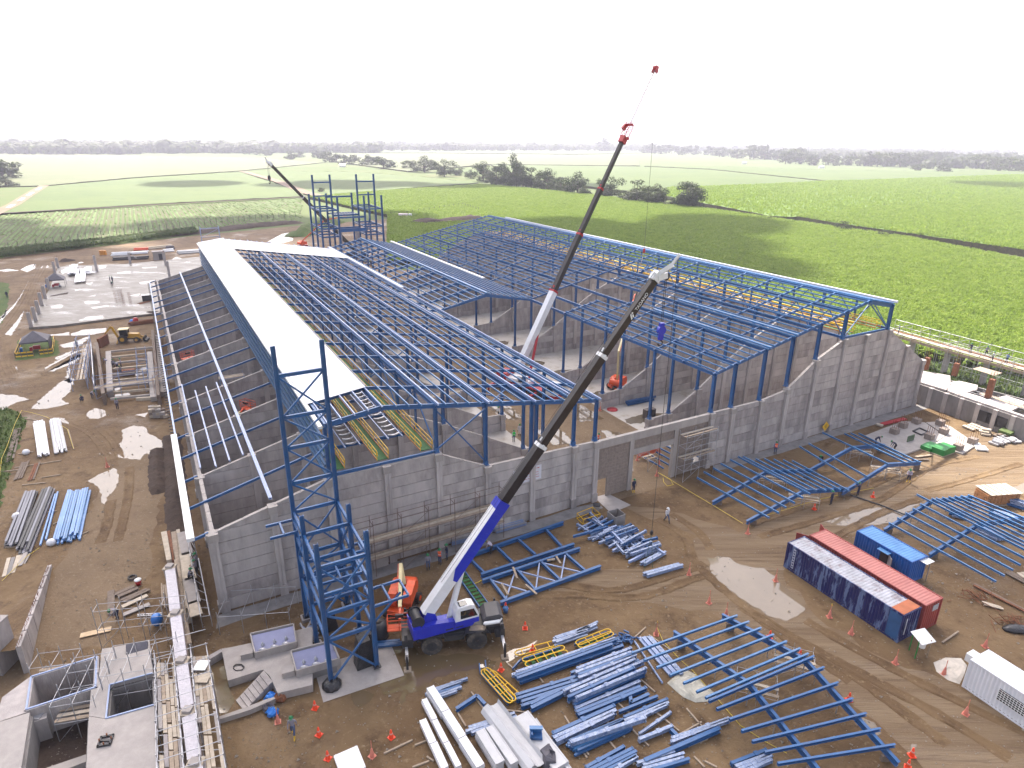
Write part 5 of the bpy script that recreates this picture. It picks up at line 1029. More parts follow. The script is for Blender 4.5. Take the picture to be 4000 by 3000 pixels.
def boom_lift(label, c, ang, turret, elbow, head, basket=True, boomm=CREAM):
    c = Vector(c); x = Vector((math.cos(ang), math.sin(ang), 0)); y = Vector((-x.y, x.x, 0)); t = thing('boom_lift', label, 'boom lift', (c.x, c.y, 0))
    Pp = lambda a, b_, z: Vector((c.x, c.y, 0))+x*a+y*b_+Vector((0,0,z))
    for a in (-1.25, 1.25):
        for b_ in (-1.0, 1.0): tyre(t, Pp(a, b_, .5), y, .5, .38, ORANGE)
    part('chassis', t, ORANGE, 'box', Pp(0, 0, .75), (3.4, 1.5, .4), x, y); part('slew_ring', t, DARK, 'cyl', Pp(0,0,.95), Pp(0,0,1.1), .55, .55, 14)
    xt = Vector((math.cos(turret), math.sin(turret), 0)); yt = Vector((-xt.y, xt.x, 0)); Pt = lambda a, b_, z: Vector((c.x, c.y, 0))+xt*a+yt*b_+Vector((0,0,z))
    for s in (-1, 1):
        prf = [(-1.7, 1.15), (1.1, 1.15), (1.2, 1.6), (.9, 2.3), (-1.0, 2.5), (-1.6, 2.2), (-1.8, 1.7)]
        b = MB(); b.prism([Pt(a, s*.32, z) for a, z in prf], yt*(s*.75)); o = b.build('side_hood', ORANGE, t)
    b = MB(); b.prism([Pt(a, -.3, z) for a, z in [(-1.75, 1.1), (.8, 1.1), (.8, 1.5), (-1.7, 1.6)]], yt*.6); b.build('turntable', DARK, t)
    b = MB(); b.cyl(Pt(-1.6, -.9, 1.7), Pt(-1.6, .9, 1.7), .55, .55, 14); b.build('counterweight', ORANGE, t)
    s0 = Pt(-.9, 0, 2.0); E_ = Vector(elbow); Hd = Vector(head)
    part('riser_boom', t, boomm, 'beam', s0, E_, .3, .36); part('main_boom', t, boomm, 'beam', E_, E_.lerp(Hd, .8), .3, .34); part('inner_boom', t, ORANGE, 'beam', E_.lerp(Hd, .7), Hd, .2, .24)
    b = MB(); b.beam(E_-yt*.24, E_.lerp(Hd, .55)-yt*.24+Vector((0,0,.1)), .06, .1); b.build('hose_track', ORANGE, t)
    if basket:
        dh = (Hd-E_); dh.z = 0; dh = dh.normalized() if dh.length > .1 else xt; wv = Vector((-dh.y, dh.x, 0)); k0 = Hd+Vector((0,0,-.3))
        part('basket_floor', t, ORANGE, 'box', k0+dh*.6, (.85, 2.0, .08), dh, wv)
        b = MB()
        for z in (.35, .7, 1.1):
            cs = [k0+dh*.18-wv*1, k0+dh*1.02-wv*1, k0+dh*1.02+wv*1, k0+dh*.18+wv*1]
            for i in range(4): b.cyl(cs[i]+Vector((0,0,z)), cs[(i+1) % 4]+Vector((0,0,z)), .028, .028, 5)
        for q in [k0+dh*.18-wv*1, k0+dh*1.02-wv*1, k0+dh*1.02+wv*1, k0+dh*.18+wv*1, k0+dh*1.02]: b.cyl(q, q+Vector((0,0,1.1)), .028, .028, 5)
        b.build('basket_rails', ORANGE, t); part('control_box', t, DARK, 'box', k0+dh*.25+Vector((0,0,.95)), (.25, .7, .3), dh, wv)
    return t
c1 = zA(1060, 880); boom_lift('orange articulated boom lift with cream boom parked left of the blue crane', c1, R(75), R(-95), zA(1042, 560, 3.4), zA(1035, 960, 1.9))
c2 = zD(-610, 85) if False else at(2415, 1520);
boom_lift('orange boom lift with raised cream boom on the floor of the right nave', c2, R(20), R(60), at(2416, 1375, 7.5), at(2480, 1150, 13.5), False)
c3 = at(1185, 965); boom_lift('orange boom lift with raised orange arm working at the far blue tower', c3, R(20), R(60), at(1270, 858, 13), at(1340, 848, 14), True, ORANGE)
c4 = zF(1560, 130); c4 = bw(4.5, 8.8*E); boom_lift('orange boom lift standing inside the left bins, third bay', bw(3.0, 5.0*E), R(60), R(40), bw(4, 5*E, 5.5), bw(6.8, 5.3*E, 7.4), True)
boom_lift('orange boom lift inside the left bins near the far end', bw(2.2, 10.4*E), R(60), R(40), bw(3, 10.3*E, 4), bw(2.3, 10.6*E, 6.2), True)
def container(label, o, ang, L, W, H, m, mr, door=True, name='shipping_container'):
    x = Vector((math.cos(ang), math.sin(ang), 0)); y = Vector((-x.y, x.x, 0)); o = Vector(o); t = thing(name, label, 'container', (o.x, o.y, 0))
    Pc = lambda a, b_, z: Vector((o.x, o.y, 0))+x*a+y*b_+Vector((0,0,z))
    def corr(p0, along, up, LL, HH, nrm, name, mm, pitch=.28, dep=.045):
        n = int(LL/pitch); b = MB(); vs = []; fs = []
        for i in range(n):
            for f_, dd in ((0, 0), (.25, 0), (.45, 1), (.75, 1), (.95, 0)): vs += [p0+along*((i+f_)*LL/n)+nrm*(-dep*dd), p0+along*((i+f_)*LL/n)+nrm*(-dep*dd)+up*HH]
        vs += [p0+along*LL, p0+along*LL+up*HH]; k = len(vs)//2
        for i in range(k-1): fs.append((2*i, 2*i+2, 2*i+3, 2*i+1))
        b.add(vs, fs); return b.build(name, mm, t)
    corr(Pc(.1, .04, .16), x, ZD, L-.2, H-.26, -y, 'side_panel', m); corr(Pc(L-.1, W-.04, .16), -x, ZD, L-.2, H-.26, y, 'side_panel', m)
    corr(Pc(L-.04, .1, .16), y, ZD, W-.2, H-.26, x, 'end_panel', m, .3)
    corr(Pc(.1, .08, H-.03), x, y, L-.2, W-.16, Vector((0,0,1)), 'roof_panel', mr, .3, .03)
    b = MB()
    for a in (.06, L-.06):
        for c in (.06, W-.06): b.beam(Pc(a, c, 0), Pc(a, c, H), .14, .14, 0, 'box', x)
    for c in (.05, W-.05):
        for z in (.08, H-.05): b.beam(Pc(.1, c, z), Pc(L-.1, c, z), .1, .14 if z < 1 else .1)
    for a in (.05, L-.05):
        for z in (.08, H-.05): b.beam(Pc(a, .1, z), Pc(a, W-.1, z), .1, .14 if z < 1 else .1)
    b.build('frame', m, t); part('floor', t, WOOD_D, 'box', Pc(L/2, W/2, .14), (L-.1, W-.1, .06), x, y)
    return t, Pc, x, y
CB = mat('container_blue', (.010, .015, .095), .45, var=.15, vscale=1.5)
nt = CB.node_tree; bs_ = nt.nodes['Principled BSDF']      # chalky streaks where the paint has weathered
tc = nt.nodes.new('ShaderNodeTexCoord'); mp = nt.nodes.new('ShaderNodeMapping'); mp.inputs['Scale'].default_value = (1.7, 1.7, .33); ns = nt.nodes.new('ShaderNodeTexNoise'); ns.inputs['Scale'].default_value = 1.0; ns.inputs['Detail'].default_value = 4; ns.inputs['Roughness'].default_value = .7
mr_ = nt.nodes.new('ShaderNodeMapRange'); mr_.inputs[1].default_value = .52; mr_.inputs[2].default_value = .57; mr_.inputs[4].default_value = .8; mx_ = nt.nodes.new('ShaderNodeMix'); mx_.data_type = 'RGBA'; mx_.inputs['B'].default_value = (.15, .21, .36, 1)
nt.links.new(tc.outputs['Object'], mp.inputs[0]); nt.links.new(mp.outputs[0], ns.inputs['Vector']); nt.links.new(ns.outputs['Fac'], mr_.inputs[0]); nt.links.new(mr_.outputs[0], mx_.inputs['Factor'])
nt.links.new(bs_.inputs['Base Color'].links[0].from_socket, mx_.inputs['A']); nt.links.new(mx_.outputs['Result'], bs_.inputs['Base Color'])
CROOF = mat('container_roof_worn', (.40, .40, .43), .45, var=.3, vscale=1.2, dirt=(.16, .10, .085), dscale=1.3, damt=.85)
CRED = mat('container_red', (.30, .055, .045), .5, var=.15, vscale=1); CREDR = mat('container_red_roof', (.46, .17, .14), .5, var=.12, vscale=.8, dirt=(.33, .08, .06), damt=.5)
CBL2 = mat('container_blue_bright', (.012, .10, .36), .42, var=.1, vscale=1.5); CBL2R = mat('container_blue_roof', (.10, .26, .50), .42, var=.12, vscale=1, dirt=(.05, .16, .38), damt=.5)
cth = R(-62.14)
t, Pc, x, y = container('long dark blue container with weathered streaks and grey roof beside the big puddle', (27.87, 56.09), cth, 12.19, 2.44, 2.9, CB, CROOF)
part('roof_patch', t, mat('roof_patch_orange', (.42, .12, .04), .6, var=.2), 'box', Pc(11.55, 1.22, 2.935), (1.1, 2.3, .02), x, y); part('end_section', t, mat('container_teal', (.025, .09, .22), .5, var=.2), 'box', Pc(11.55, .015, 1.45), (1.1, .05, 2.5), x, y)
b = MB(); b.box(Pc(.95, .02, 1.5), (.28, .03, 2.2), x, y); b.box(Pc(12.2, .65, 1.5), (.03, .16, 1.7), x, y); b.build('faded_marking', mat('faded_white', (.42, .44, .52), .6, var=.2, vscale=6), t)
b = MB();
for k in range(7): b.box(Pc(.95, -.003, .6+k*.3), (.16, .012, .16), x, y)
b.build('marking_letters', CB, t)
ra, rb_ = at(3226, 2066, 2.9), at(3687, 2336, 2.9); rx2 = (rb_-ra); rang = math.atan2(rx2.y, rx2.x); ry2 = Vector((math.sin(rang), -math.cos(rang), 0)); ro = ra+ry2*2.44
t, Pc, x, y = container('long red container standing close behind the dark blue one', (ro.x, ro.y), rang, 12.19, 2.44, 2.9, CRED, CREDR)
part('notice', t, mat('notice_grey', (.4,.4,.42), .5, var=.4, vscale=9), 'box', Pc(12.2, 1.55, 2.2), (.03, .8, .6), x, y)
for s, b_ in ((0, .02), (2.44, 2.42)):
    o = part('open_door', t, CRED, 'beam', Pc(.03, b_, 1.45), Pc(-1.05, b_+(-.65 if s == 0 else .6), 1.45), .06, 2.6)
sa_, sb_ = at(3347, 2073, 2.59), at(3562, 2196, 2.59); sx = sb_-sa_; sang = math.atan2(sx.y, sx.x)
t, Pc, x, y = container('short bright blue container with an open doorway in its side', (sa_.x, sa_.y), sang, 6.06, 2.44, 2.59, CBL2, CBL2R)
part('doorway', t, DARK, 'box', Pc(3.35, .0, 1.1), (.85, .12, 2.0), x, y); part('door', t, GALV, 'beam', Pc(3.8, -.03, 1.1), Pc(4.5, -.6, 1.1), .05, 1.95); part('door_canopy', t, CBL2R, 'box', Pc(3.35, -.25, 2.25), (1.2, .55, .05), x, y); part('white_board', t, WHITEP, 'box', Pc(6.3, 1.9, 2.35), (.9, 1.2, .04), x, y); part('board_post', t, GALV, 'cyl', Pc(6.5, 2.3, 0), Pc(6.5, 2.3, 2.3), .04)  # doorway is a dark box, its colour painted for the shade inside
wa, wb_ = at(3756, 2681), at(4000, 2850); wx = wb_-wa; wang = math.atan2(wx.y, wx.x)
t, Pc, x, y = container('white site office cabin with a barred window at the right edge', (wa.x, wa.y), wang, 12.0, 2.44, 2.75, mat('cabin_white', (.70, .71, .74), .4, var=.05), WHITE, name='site_cabin')
WL = wx.length; WC = WL*.755; part('window', t, GLASS, 'box', Pc(WC, .0, 1.45), (WL*.46, .09, 1.0), x, y)
b = MB()
for k in range(11): b.box(Pc(WC-WL*.23+k*WL*.046, -.055, 1.45), (.035, .03, .97), x, y)
for k in range(6): b.box(Pc(WC, -.06, .98+k*.19), (WL*.47, .03, .035), x, y)
b.build('window_bars', WHITEP, t); part('air_conditioner', t, WHITEP, 'box', Pc(-.3, 1.0, 2.3), (.6, .9, .7), x, y)
p0 = zC(1630, 610); t = thing('shelter', 'small white tilted board roof on posts at the end of the dark blue container', 'shelter', tuple(p0))
q = zC(1668, 535, 1.9); b = MB(); b.box(q, (1.5, 1.3, .05), Vector((math.cos(.3), math.sin(.3), 0)), Vector((-math.sin(.3)*.95, math.cos(.3)*.95, .3)).normalized()); b.build('roof_board', WHITEP, t)
for k, (a, c) in enumerate(((-.55, -.45), (.5, -.35), (-.5, .5), (.5, .55))): part('post', t, WOOD if k % 2 else GREENP, 'cyl', Vector((q.x+a, q.y+c, 0)), Vector((q.x+a, q.y+c, 1.85)), .05)
part('drum', t, WHITEP, 'cyl', Vector((q.x+.05, q.y-.1, .9)), Vector((q.x+.05, q.y-.1, 1.5)), .25)
def lift3(conv, p, z): return conv(p[0], p[1], z)
def ground_frame(label, conv, raf, purl, zs=(.5, 2.1, .5), wr=.26, hr=.5, thick=()):
    """raf: list of rafters, each (foot, ridge, foot) in picture coordinates; purl: list of (rafter fraction, overhang a, overhang b) with fraction 0..1 foot-ridge, 1..2 ridge-foot"""
    R3 = [[conv(p[0], p[1], z) for p, z in zip(r, zs)] for r in raf]
    c = sum((r[1] for r in R3), Vector())/len(R3); t = thing('roof_assembly', label, 'steel frame', (c.x, c.y, 0), 0, 'roof frames being assembled on the ground')
    def on(r, f): return r[0].lerp(r[1], f) if f <= 1 else r[1].lerp(r[2], f-1)
    for r in R3:
        for a, b_ in ((r[0], r[1]), (r[1], r[2])): part('rafter', t, BLUE, 'beam', a, b_, wr, hr, 0, 'I')
        for f in (.12, 1.9): q = on(r, f); part('trestle', t, WOOD_D, 'box', Vector((q.x, q.y, (q.z-hr/2)/2)), (.7, .25, max(.1, q.z-hr/2)))
        for f in (.6, 1.0, 1.4):
            q = on(r, f); part('prop', t, GALV, 'cyl', Vector((q.x, q.y, 0)), Vector((q.x, q.y, q.z-hr/2)), .045)
    for i, (f, oa, ob) in enumerate(purl):
        a, b_ = on(R3[0], f), on(R3[-1], f); d = (b_-a); big = i in thick
        part('purlin', t, BLUE if big else BLUE_L, 'beam', a-d*oa+Vector((0,0,hr/2+.1)), b_+d*ob+Vector((0,0,hr/2+.1)), .16, .26 if big else .2, 0, 'C')
    return t
z5c = zz(2550, 2400, .6301)
ground_frame('blue roof frame nearest the camera, lying on trestles beside the traffic cones', z5c, [((130,115),(600,440),(1040,990)), ((430,10),(945,290),(1520,930))], [(.12,.95,.12),(.27,.9,.12),(.42,.85,.12),(.57,.8,.12),(.72,.75,.12),(.87,.72,.12),(.97,.7,.1),(1.02,.7,.12),(1.14,.68,.12),(1.3,.62,.12),(1.46,.58,.12),(1.6,.55,.12),(1.74,.5,.12),(1.88,.45,.12)], (1.0, 2.0, .6), thick=(7,8,9,10,11,12,13))
ground_frame('blue roof frame left of two at the foot of the right front wall', zD, [((290,735),(620,545),(900,535)), ((500,855),(850,665),(1115,650))], [(.22,.9,.25),(.38,.95,.25),(.53,.9,.22),(.68,.9,.22),(.84,.85,.2),(.97,.8,.2),(1.04,.75,.05),(1.2,.6,.1),(1.38,.6,.15),(1.55,.55,.15),(1.72,.5,.15),(1.88,.45,.2)], (.6, 2.0, .9))
ground_frame('blue roof frame right of two at the foot of the right front wall', zD, [((890,535),(1150,395),(1350,380)), ((1090,675),(1370,500),(1575,488))], [(.3,.8,.1),(.5,.75,.05),(.97,.9,.05),(1.45,.7,.05),(1.65,.7,.05),(1.85,.65,.05)], (.7, 2.0, .9))
ground_frame('blue roof frame behind the bright blue container by the pallet load', zK, [((100,425),(455,208),(760,178)), ((435,612),(795,382),(1150,335))], [(.13,.05,1.15),(.3,.05,1.15),(.47,.05,1.15),(.62,.05,1.15),(.78,.05,1.1),(.93,.3,1.1),(1.0,.02,1.0),(1.1,.02,1.0),(1.25,.02,1.0),(1.4,.02,1.0),(1.55,.02,1.0),(1.7,.02,1.0),(1.88,.02,1.0)], (.6, 2.1, .8))
part_ = None
def scaffold(label, o, ux, nx, sx, ny, sy, levels, lift=1.8, m=GALV, planks=(), r=.035, group='tube scaffolds', boards=3, braces=True, base=0.0, cat='scaffold'):
    o = Vector(o); ux = Vector(ux).normalized(); uy = Vector((-ux.y, ux.x, 0)); t = thing('scaffold', label, cat, (o.x, o.y, 0), 0, group)
    S = lambda i, j, z: Vector((o.x, o.y, base))+ux*(i*sx)+uy*(j*sy)+Vector((0,0,z))
    H = levels*lift
    for i in range(nx+1):
        for j in range(ny+1): part('standard', t, m, 'cyl', S(i,j,0), S(i,j,H+.5), r, r, 5)
    for k in range(1, levels+1):
        for j in range(ny+1): part('ledger', t, m, 'cyl', S(0,j,k*lift), S(nx,j,k*lift), r*.85, r*.85, 4)
        for i in range(nx+1): part('transom', t, m, 'cyl', S(i,0,k*lift), S(i,ny,k*lift), r*.85, r*.85, 4)
    if braces:
        for k in range(levels):
            for i in range(0, nx, 2): part('brace', t, m, 'cyl', S(i,0,k*lift), S(i+1,0,(k+1)*lift), r*.7, r*.7, 4)
    for k in planks:
        for q in range(boards): part('plank', t, PLY if q % 2 else WOOD, 'beam', S(-.05,0,k*lift+.06)+uy*((q+.5)*min(ny*sy,1.5)/boards), S(nx+.05,0,k*lift+.06)+uy*((q+.5)*min(ny*sy,1.5)/boards), min(.3, ny*sy/boards*.9), .05)
    return t
for k, (c, nm) in enumerate([(zC(860, 740), 'near the outer rafter'), (zC(650, 880), 'near the inner rafter')]): scaffold('tube trestle under the nearest blue roof frame, %s' % nm, c, (1, -.35, 0), 2, 1.5, 2, 1.3, 1, 1.0, planks=(1,), group=None, boards=2, r=.025)
for k, c in enumerate([zD(570, 640), zD(760, 760), zD(1110, 470), zD(1270, 580)]): scaffold('tube trestle under the blue frames by the front wall, %s' % ['first from the gate', 'second from the gate', 'third from the gate', 'farthest from the gate'][k], c, (1, -.3, 0), 2, 1.6, 1, 1.6, 1, 1.1, planks=(1,), group=None, boards=2, r=.025)
NB = [0]
def beams(conv, a, b_, lat, n, layers, label, group, m=(BLUE,), w=.28, h=.42, kind='I', gap=1.12, jit=.25, lenv=.12, cat='beam', name='steel_beam', z0=.12, seed=0, trim=0.0):
    """n beams side by side per layer from picture point a to b_, stepping towards lat (picture point beside a)"""
    w *= .82; h *= .85; rg = random.Random(seed+len(label)); A, B_, Lp = conv(*a), conv(*b_), conv(*lat); d = (B_-A); L = d.length; d.normalize(); s = Vector((-d.y, d.x, 0)); s = s if (Lp-A).dot(s) > 0 else -s
    wid = abs((Lp-A).dot(s)); st = max(w*gap*1.08, wid/max(n, 1))
    for l in range(layers):
        for i in range(n-l*max(1, n//4) if layers > 1 else n):
            x0 = A+s*(st*(i+.5+l*.5*max(1, n//4)))+d*(rg.uniform(-1, 1)*jit); LL = L*(1-rg.uniform(0, lenv)-trim*i/n); z = z0+h/2+l*(h+.05)
            p, q = x0+Vector((0,0,z)), x0+d*LL+s*rg.uniform(-.1, .1)+Vector((0,0,z))
            mm = m[rg.randrange(len(m))]; b = MB(); b.beam(p, q, w, h, 0, kind)
            if mm in (WRAP, BLUE) and kind == 'I' and L > 2.5 and rg.random() < .5:
                for e_ in (.02, .98): c = p.lerp(q, e_); b.box(c, (.04, w*1.25, h*1.25), d, s, ZD)
                c = p.lerp(q, rg.uniform(.3, .7)); b.box(c+Vector((0,0,h*.35)), (.3, w*1.5, h*.5), d, s, ZD)
            off = (p+q)/2; o = link(name, b.mesh(name, mm, (off.x, off.y, 0))); o.location = (off.x, off.y, 0); NB[0] += 1
            lb = label
            if 1 < n <= 8 and len(label.split()) < 12:
                sd = ('left' if s.x > 0 else 'right') if abs(s.x) > abs(s.y) else ('near side' if s.y > 0 else 'far side'); lb2 = lb+', %s from %s' % (ORD[i], sd)+((' on top' if l == layers-1 else ' below') if layers == 2 else ''); lb = lb2 if len(lb2.replace('-', ' ').split()) <= 16 else lb
            tag(o, lb, cat, group)
    return A, B_
def sleepers(conv, pts, label):
    for k, (a, b_) in enumerate(pts):
        A, B_ = conv(*a), conv(*b_); o = MB().beam(A+Vector((0,0,.06)), B_+Vector((0,0,.06)), .12, .12); c = (A+B_)/2; x = link('timber_bearer', o.mesh('timber_bearer', WOOD, (c.x, c.y, 0))); x.location = (c.x, c.y, 0); tag(x, label, 'timber', 'timber bearers under the steel stacks')
WB = (BLUE, WRAP); WW = (WRAP, WRAP, BLUE)
G = 'blue steel beams stacked in the yard'
beams(zB, (285,862), (570,765), (330,930), 5, 1, 'blue beam of the small pack beside the puddle under the crane', G, WW, .22, .24, trim=.5)
beams(zB, (900,820), (1590,570), (870,770), 4, 2, 'blue beam of the long stack just below the yellow-railed stair pieces', G, WW, .3, .3)
beams(zB, (880,890), (1500,690), (1010,960), 4, 1, 'blue beam at the left side of the biggest stack in the yard', G, (BLUE,), .3, .45)
beams(zB, (1250,740), (1640,590), (1300,820), 5, 2, 'blue beam on top of the biggest stack in the yard', G, WB, .3, .4)
beams(zB, (1190,880), (1675,670), (1250,990), 5, 2, 'blue plastic-wrapped beam at the lower right of the biggest stack', G, WW, .28, .45)
beams(zB, (1270,980), (1730,790), (1300,1030), 3, 1, 'blue beam of the pack below the biggest stack', G, WB, .3, .4)
beams(zB, (985,1005), (1190,905), (950,970), 2, 1, 'short thick blue beam with a brown plank beside it', G, WB, .36, .5)
beams(zB, (1105,1155), (1530,960), (1150,1200), 3, 1, 'blue beam with bolt holes in the pack above the thin tubes', G, WB, .34, .5)
beams(zB, (1215,1200), (1590,1040), (1290,1290), 7, 2, 'thin blue tube of the pack in the lower middle of the yard', G, (BLUE, BLUE_L), .18, .2, 'box')
beams(zB, (1225,1235), (1735,1060), (1240,1262), 1, 1, 'blue plastic-wrapped beam lying across the thin blue tubes', G, (WRAP,), .34, .46, z0=.5)
beams(zB, (1535,1000), (1805,890), (1545,1030), 1, 1, 'single blue beam beside an upright angle piece', G, WB, .26, .3)
beams(zB, (1580,1040), (1880,910), (1600,1080), 3, 1, 'blue beam in the pack of three left of the near roof frame', G, WB, .26, .32)
beams(zB, (1700,1180), (1950,1085), (1710,1200), 1, 1, 'blue beam of the open triangle of two beams', G, WB, .3, .4)
beams(zB, (1715,1150), (1940,985), (1700,1140), 1, 1, 'blue beam of the open triangle of two beams', G, WB, .22, .26)
beams(zB, (1345,1365), (1640,1210), (1400,1400), 5, 1, 'blue beam of the pack at the bottom edge of the picture', G, WW, .28, .36)
beams(zB, (1690,1340), (1975,1260), (1720,1390), 4, 1, 'blue beam of the pack at the bottom edge of the picture', G, WB, .26, .4)
beams(zB, (1720,1330), (2230,1100), (1730,1345), 1, 1, 'very long blue beam with ropes lying beside the near roof frame', G, (BLUE,), .36, .5)
beams(zB, (540,1110), (850,1005), (570,1145), 3, 1, 'blue plastic-wrapped beam of the small pack by the grey panels', G, WW, .26, .3)
beams(zC, (620,1230), (830,1150), (660,1275), 4, 1, 'blue beam of the pack under the right end of the near roof frame', G, WW, .28, .34)
beams(zC, (300,1095), (630,975), (300,1105), 2, 1, 'blue beam beneath the near roof frame, with long wooden poles', G, WB, .26, .34)
beams(zB, (1650,520), (1845,815), (1660,515), 1, 1, 'thin blue rail lying beside the wrapped boards', G, (WRAP,), .14, .16)
beams(zB, (1690,520), (1920,790), (1790,505), 3, 2, 'plastic-wrapped blue board of the pack pointing to the clear sheet', G, (WRAP, PALE), .4, .12, 'box')
beams(zB, (1150,560), (1380,480), (1160,530), 5, 2, 'plastic-wrapped blue bar of the small pile behind the stair pieces', G, (WRAP,), .2, .16, 'box')
beams(zB, (1290,500), (1440,430), (1310,480), 3, 2, 'plastic-wrapped blue bar of the small pile behind the stair pieces', G, (WRAP,), .2, .16, 'box')
for k, pts in enumerate([[(480,990),(618,900),(672,958)], [(1630,870),(1640,945),(1760,890)], [(1900,1120),(1960,1180)]]):
    P_ = [zB(*p)+Vector((0,0,.22)) for p in pts]; b = MB()
    for a, c in zip(P_, P_[1:]): b.beam(a, c, .26, .34, 0, 'I')
    o = link('bent_beam', b.mesh('bent_beam', BLUE, (P_[1].x, P_[1].y, 0))); o.location = (P_[1].x, P_[1].y, 0); tag(o, ['blue bent corner beam lying left of the yellow-railed stair piece', 'blue angle piece standing up beside the single beam', 'short blue bracket by the open triangle of beams'][k], 'beam')
sleepers(zB, [((580,860),(680,1000)),((490,1000),(545,1090)),((1270,650),(1470,820)),((1430,650),(1560,770)),((1200,1020),(1360,1280)),((1460,1040),(1600,1160)),((1640,720),(1800,860)),((1800,990),(1960,1120)),((1640,1100),(1760,1220)),((1260,1160),(1350,1300)),((1500,1190),(1580,1290)),((860,745),(910,810)),((820,670),(870,715)),((1530,910),(1680,1050)),((1740,870),(1620,700)),((800,980),(980,1000)),((1640,520),(1740,430)),((0,1270),(190,1180)),((205,1215),(280,1185)),((190,1361),(300,1320)),((285,1290),(330,1320)),((2060,1290),(2130,1361)),((2130,1320),(2212,1361)),((1000,720),(1060,800)),((1700,490),(1780,560)),((1760,480),(1900,580)),((2010,970),(2130,1110)),((1970,1140),(2110,1060)),((1990,1230),(2150,1170))], 'bare timber bearer lying among the blue steel stacks')
rg = random.Random(3)
for k in range(85):
    f_ = rg.random(); a = zE(1090+380*f_+rg.uniform(-40,110), 1585+190*f_+rg.uniform(-50,60)); th = R(30 if k % 3 else 118)+rg.uniform(-.2, .2); L = rg.uniform(1.2, 4.5); d = Vector((math.cos(th), math.sin(th), 0)); z = .2+.35*rg.random()**2*2
    b = MB(); b.beam(a-d*L/2+Vector((0,0,z)), a+d*L/2+Vector((0,0,z+rg.uniform(-.08,.1))), .2, .26, 0, 'I'); b.box(a+d*L*.49+Vector((0,0,z)), (.05, .34, .36), d, Vector((-d.y, d.x, 0)), ZD)
    o = link('steel_beam', b.mesh('steel_beam', (WRAP, BLUE, WRAP, PALE)[k % 4], (a.x, a.y, 0))); o.location = (a.x, a.y, 0); tag(o, 'blue plastic-wrapped beam in the jumbled heap under the long crane line', 'beam', 'beams in the jumbled heap under the crane line')
beams(zE, (1500,1880), (1660,1790), (1490,1860), 2, 1, 'wrapped blue beam at the near edge of the jumbled heap', 'beams in the jumbled heap under the crane line', (WRAP,), .3, .4)
beams(zB, (1740,110), (1985,40), (1735,90), 2, 1, 'wrapped blue beam at the near edge of the jumbled heap', 'beams in the jumbled heap under the crane line', (WRAP,), .34, .4)
t = thing('steel_box', 'open rusty-grey steel box standing at the top of the jumbled heap', 'box', tuple(zE(1300,1560)))
q = zE(1300,1555)
for s in (0, 1, 2, 3): th = R(29+90*s); d = Vector((math.cos(th), math.sin(th), 0)); part('side', t, CONC_D, 'box', q+d*.72+Vector((0,0,.7)), (.08, 1.36, 1.3), d, Vector((-d.y, d.x, 0)))
def flat_frame(label, conv, chords, cross, white=(), name='steel_truss'):
    p0 = conv(*chords[0][0]); t = thing(name, label, 'steel frame', (p0.x, p0.y, 0))
    for a, c in chords: part('chord', t, BLUE, 'beam', conv(*a)+Vector((0,0,.35)), conv(*c)+Vector((0,0,.35)), .3, .4, 0, 'I')
    for a, c in cross: part('cross_beam', t, BLUE, 'beam', conv(*a)+Vector((0,0,.35)), conv(*c)+Vector((0,0,.35)), .22, .3, 0, 'I')
    for a, c in white: part('brace', t, PALE, 'beam', conv(*a)+Vector((0,0,.4)), conv(*c)+Vector((0,0,.4)), .13, .12)
    return t
flat_frame('blue ladder-like steel frame lying flat behind the crane along the wall', zA, [((1500,535),(2212,282)),((1620,662),(2290,440))], [((1525,528),(1650,652)),((1730,455),(1850,572)),((1885,400),(2012,515)),((2085,330),(2200,455))])
flat_frame('blue truss with white diagonal braces lying flat beside the crane', zA, [((1630,705),(2330,470)),((1760,865),(2480,600))], [((1685,690),(1805,848)),((1880,625),(2010,770)),((2050,565),(2190,700)),((2230,510),(2380,640))], [((1690,700),(1945,780)),((1800,835),(1865,640)),((1890,635),(2150,705)),((2015,760),(2040,575)),((2060,575),(2330,640)),((2195,695),(2225,520))])
b = MB();
for a, c in (((1850,620),(1880,700)),((1940,745),(2020,815)),((2160,540),(2190,590)),((1770,740),(1815,820)),((2095,570),(2150,560))): b.beam(zA(*a)+Vector((0,0,.62)), zA(*c)+Vector((0,0,.62)), .2, .12)
tag(b.build('timber_offcuts', WOOD), kind='stuff')
beams(zA, (800,1140), (1060,1115), (810,1170), 3, 1, 'blue tube on the ground beside the orange lift basket', 'blue tubes by the orange lift', (BLUE,), .24, .24, 'box')
beams(zE, (430,1640), (660,1575), (420,1600), 5, 2, 'grey galvanised section in the pack along the front wall', 'galvanised sections stacked by the front wall', (GALV, PALE), .2, .16, 'C', name='steel_section')
beams(zE, (520,1560), (650,1540), (510,1520), 4, 2, 'grey galvanised section in the pack along the front wall', 'galvanised sections stacked by the front wall', (GALV, PALE), .2, .16, 'C', name='steel_section')
beams(zA, (1425,430), (1640,375), (1430,400), 5, 2, 'grey galvanised section in the pack behind the crane boom', 'galvanised sections stacked by the front wall', (GALV, PALE), .2, .14, 'C', name='steel_section')
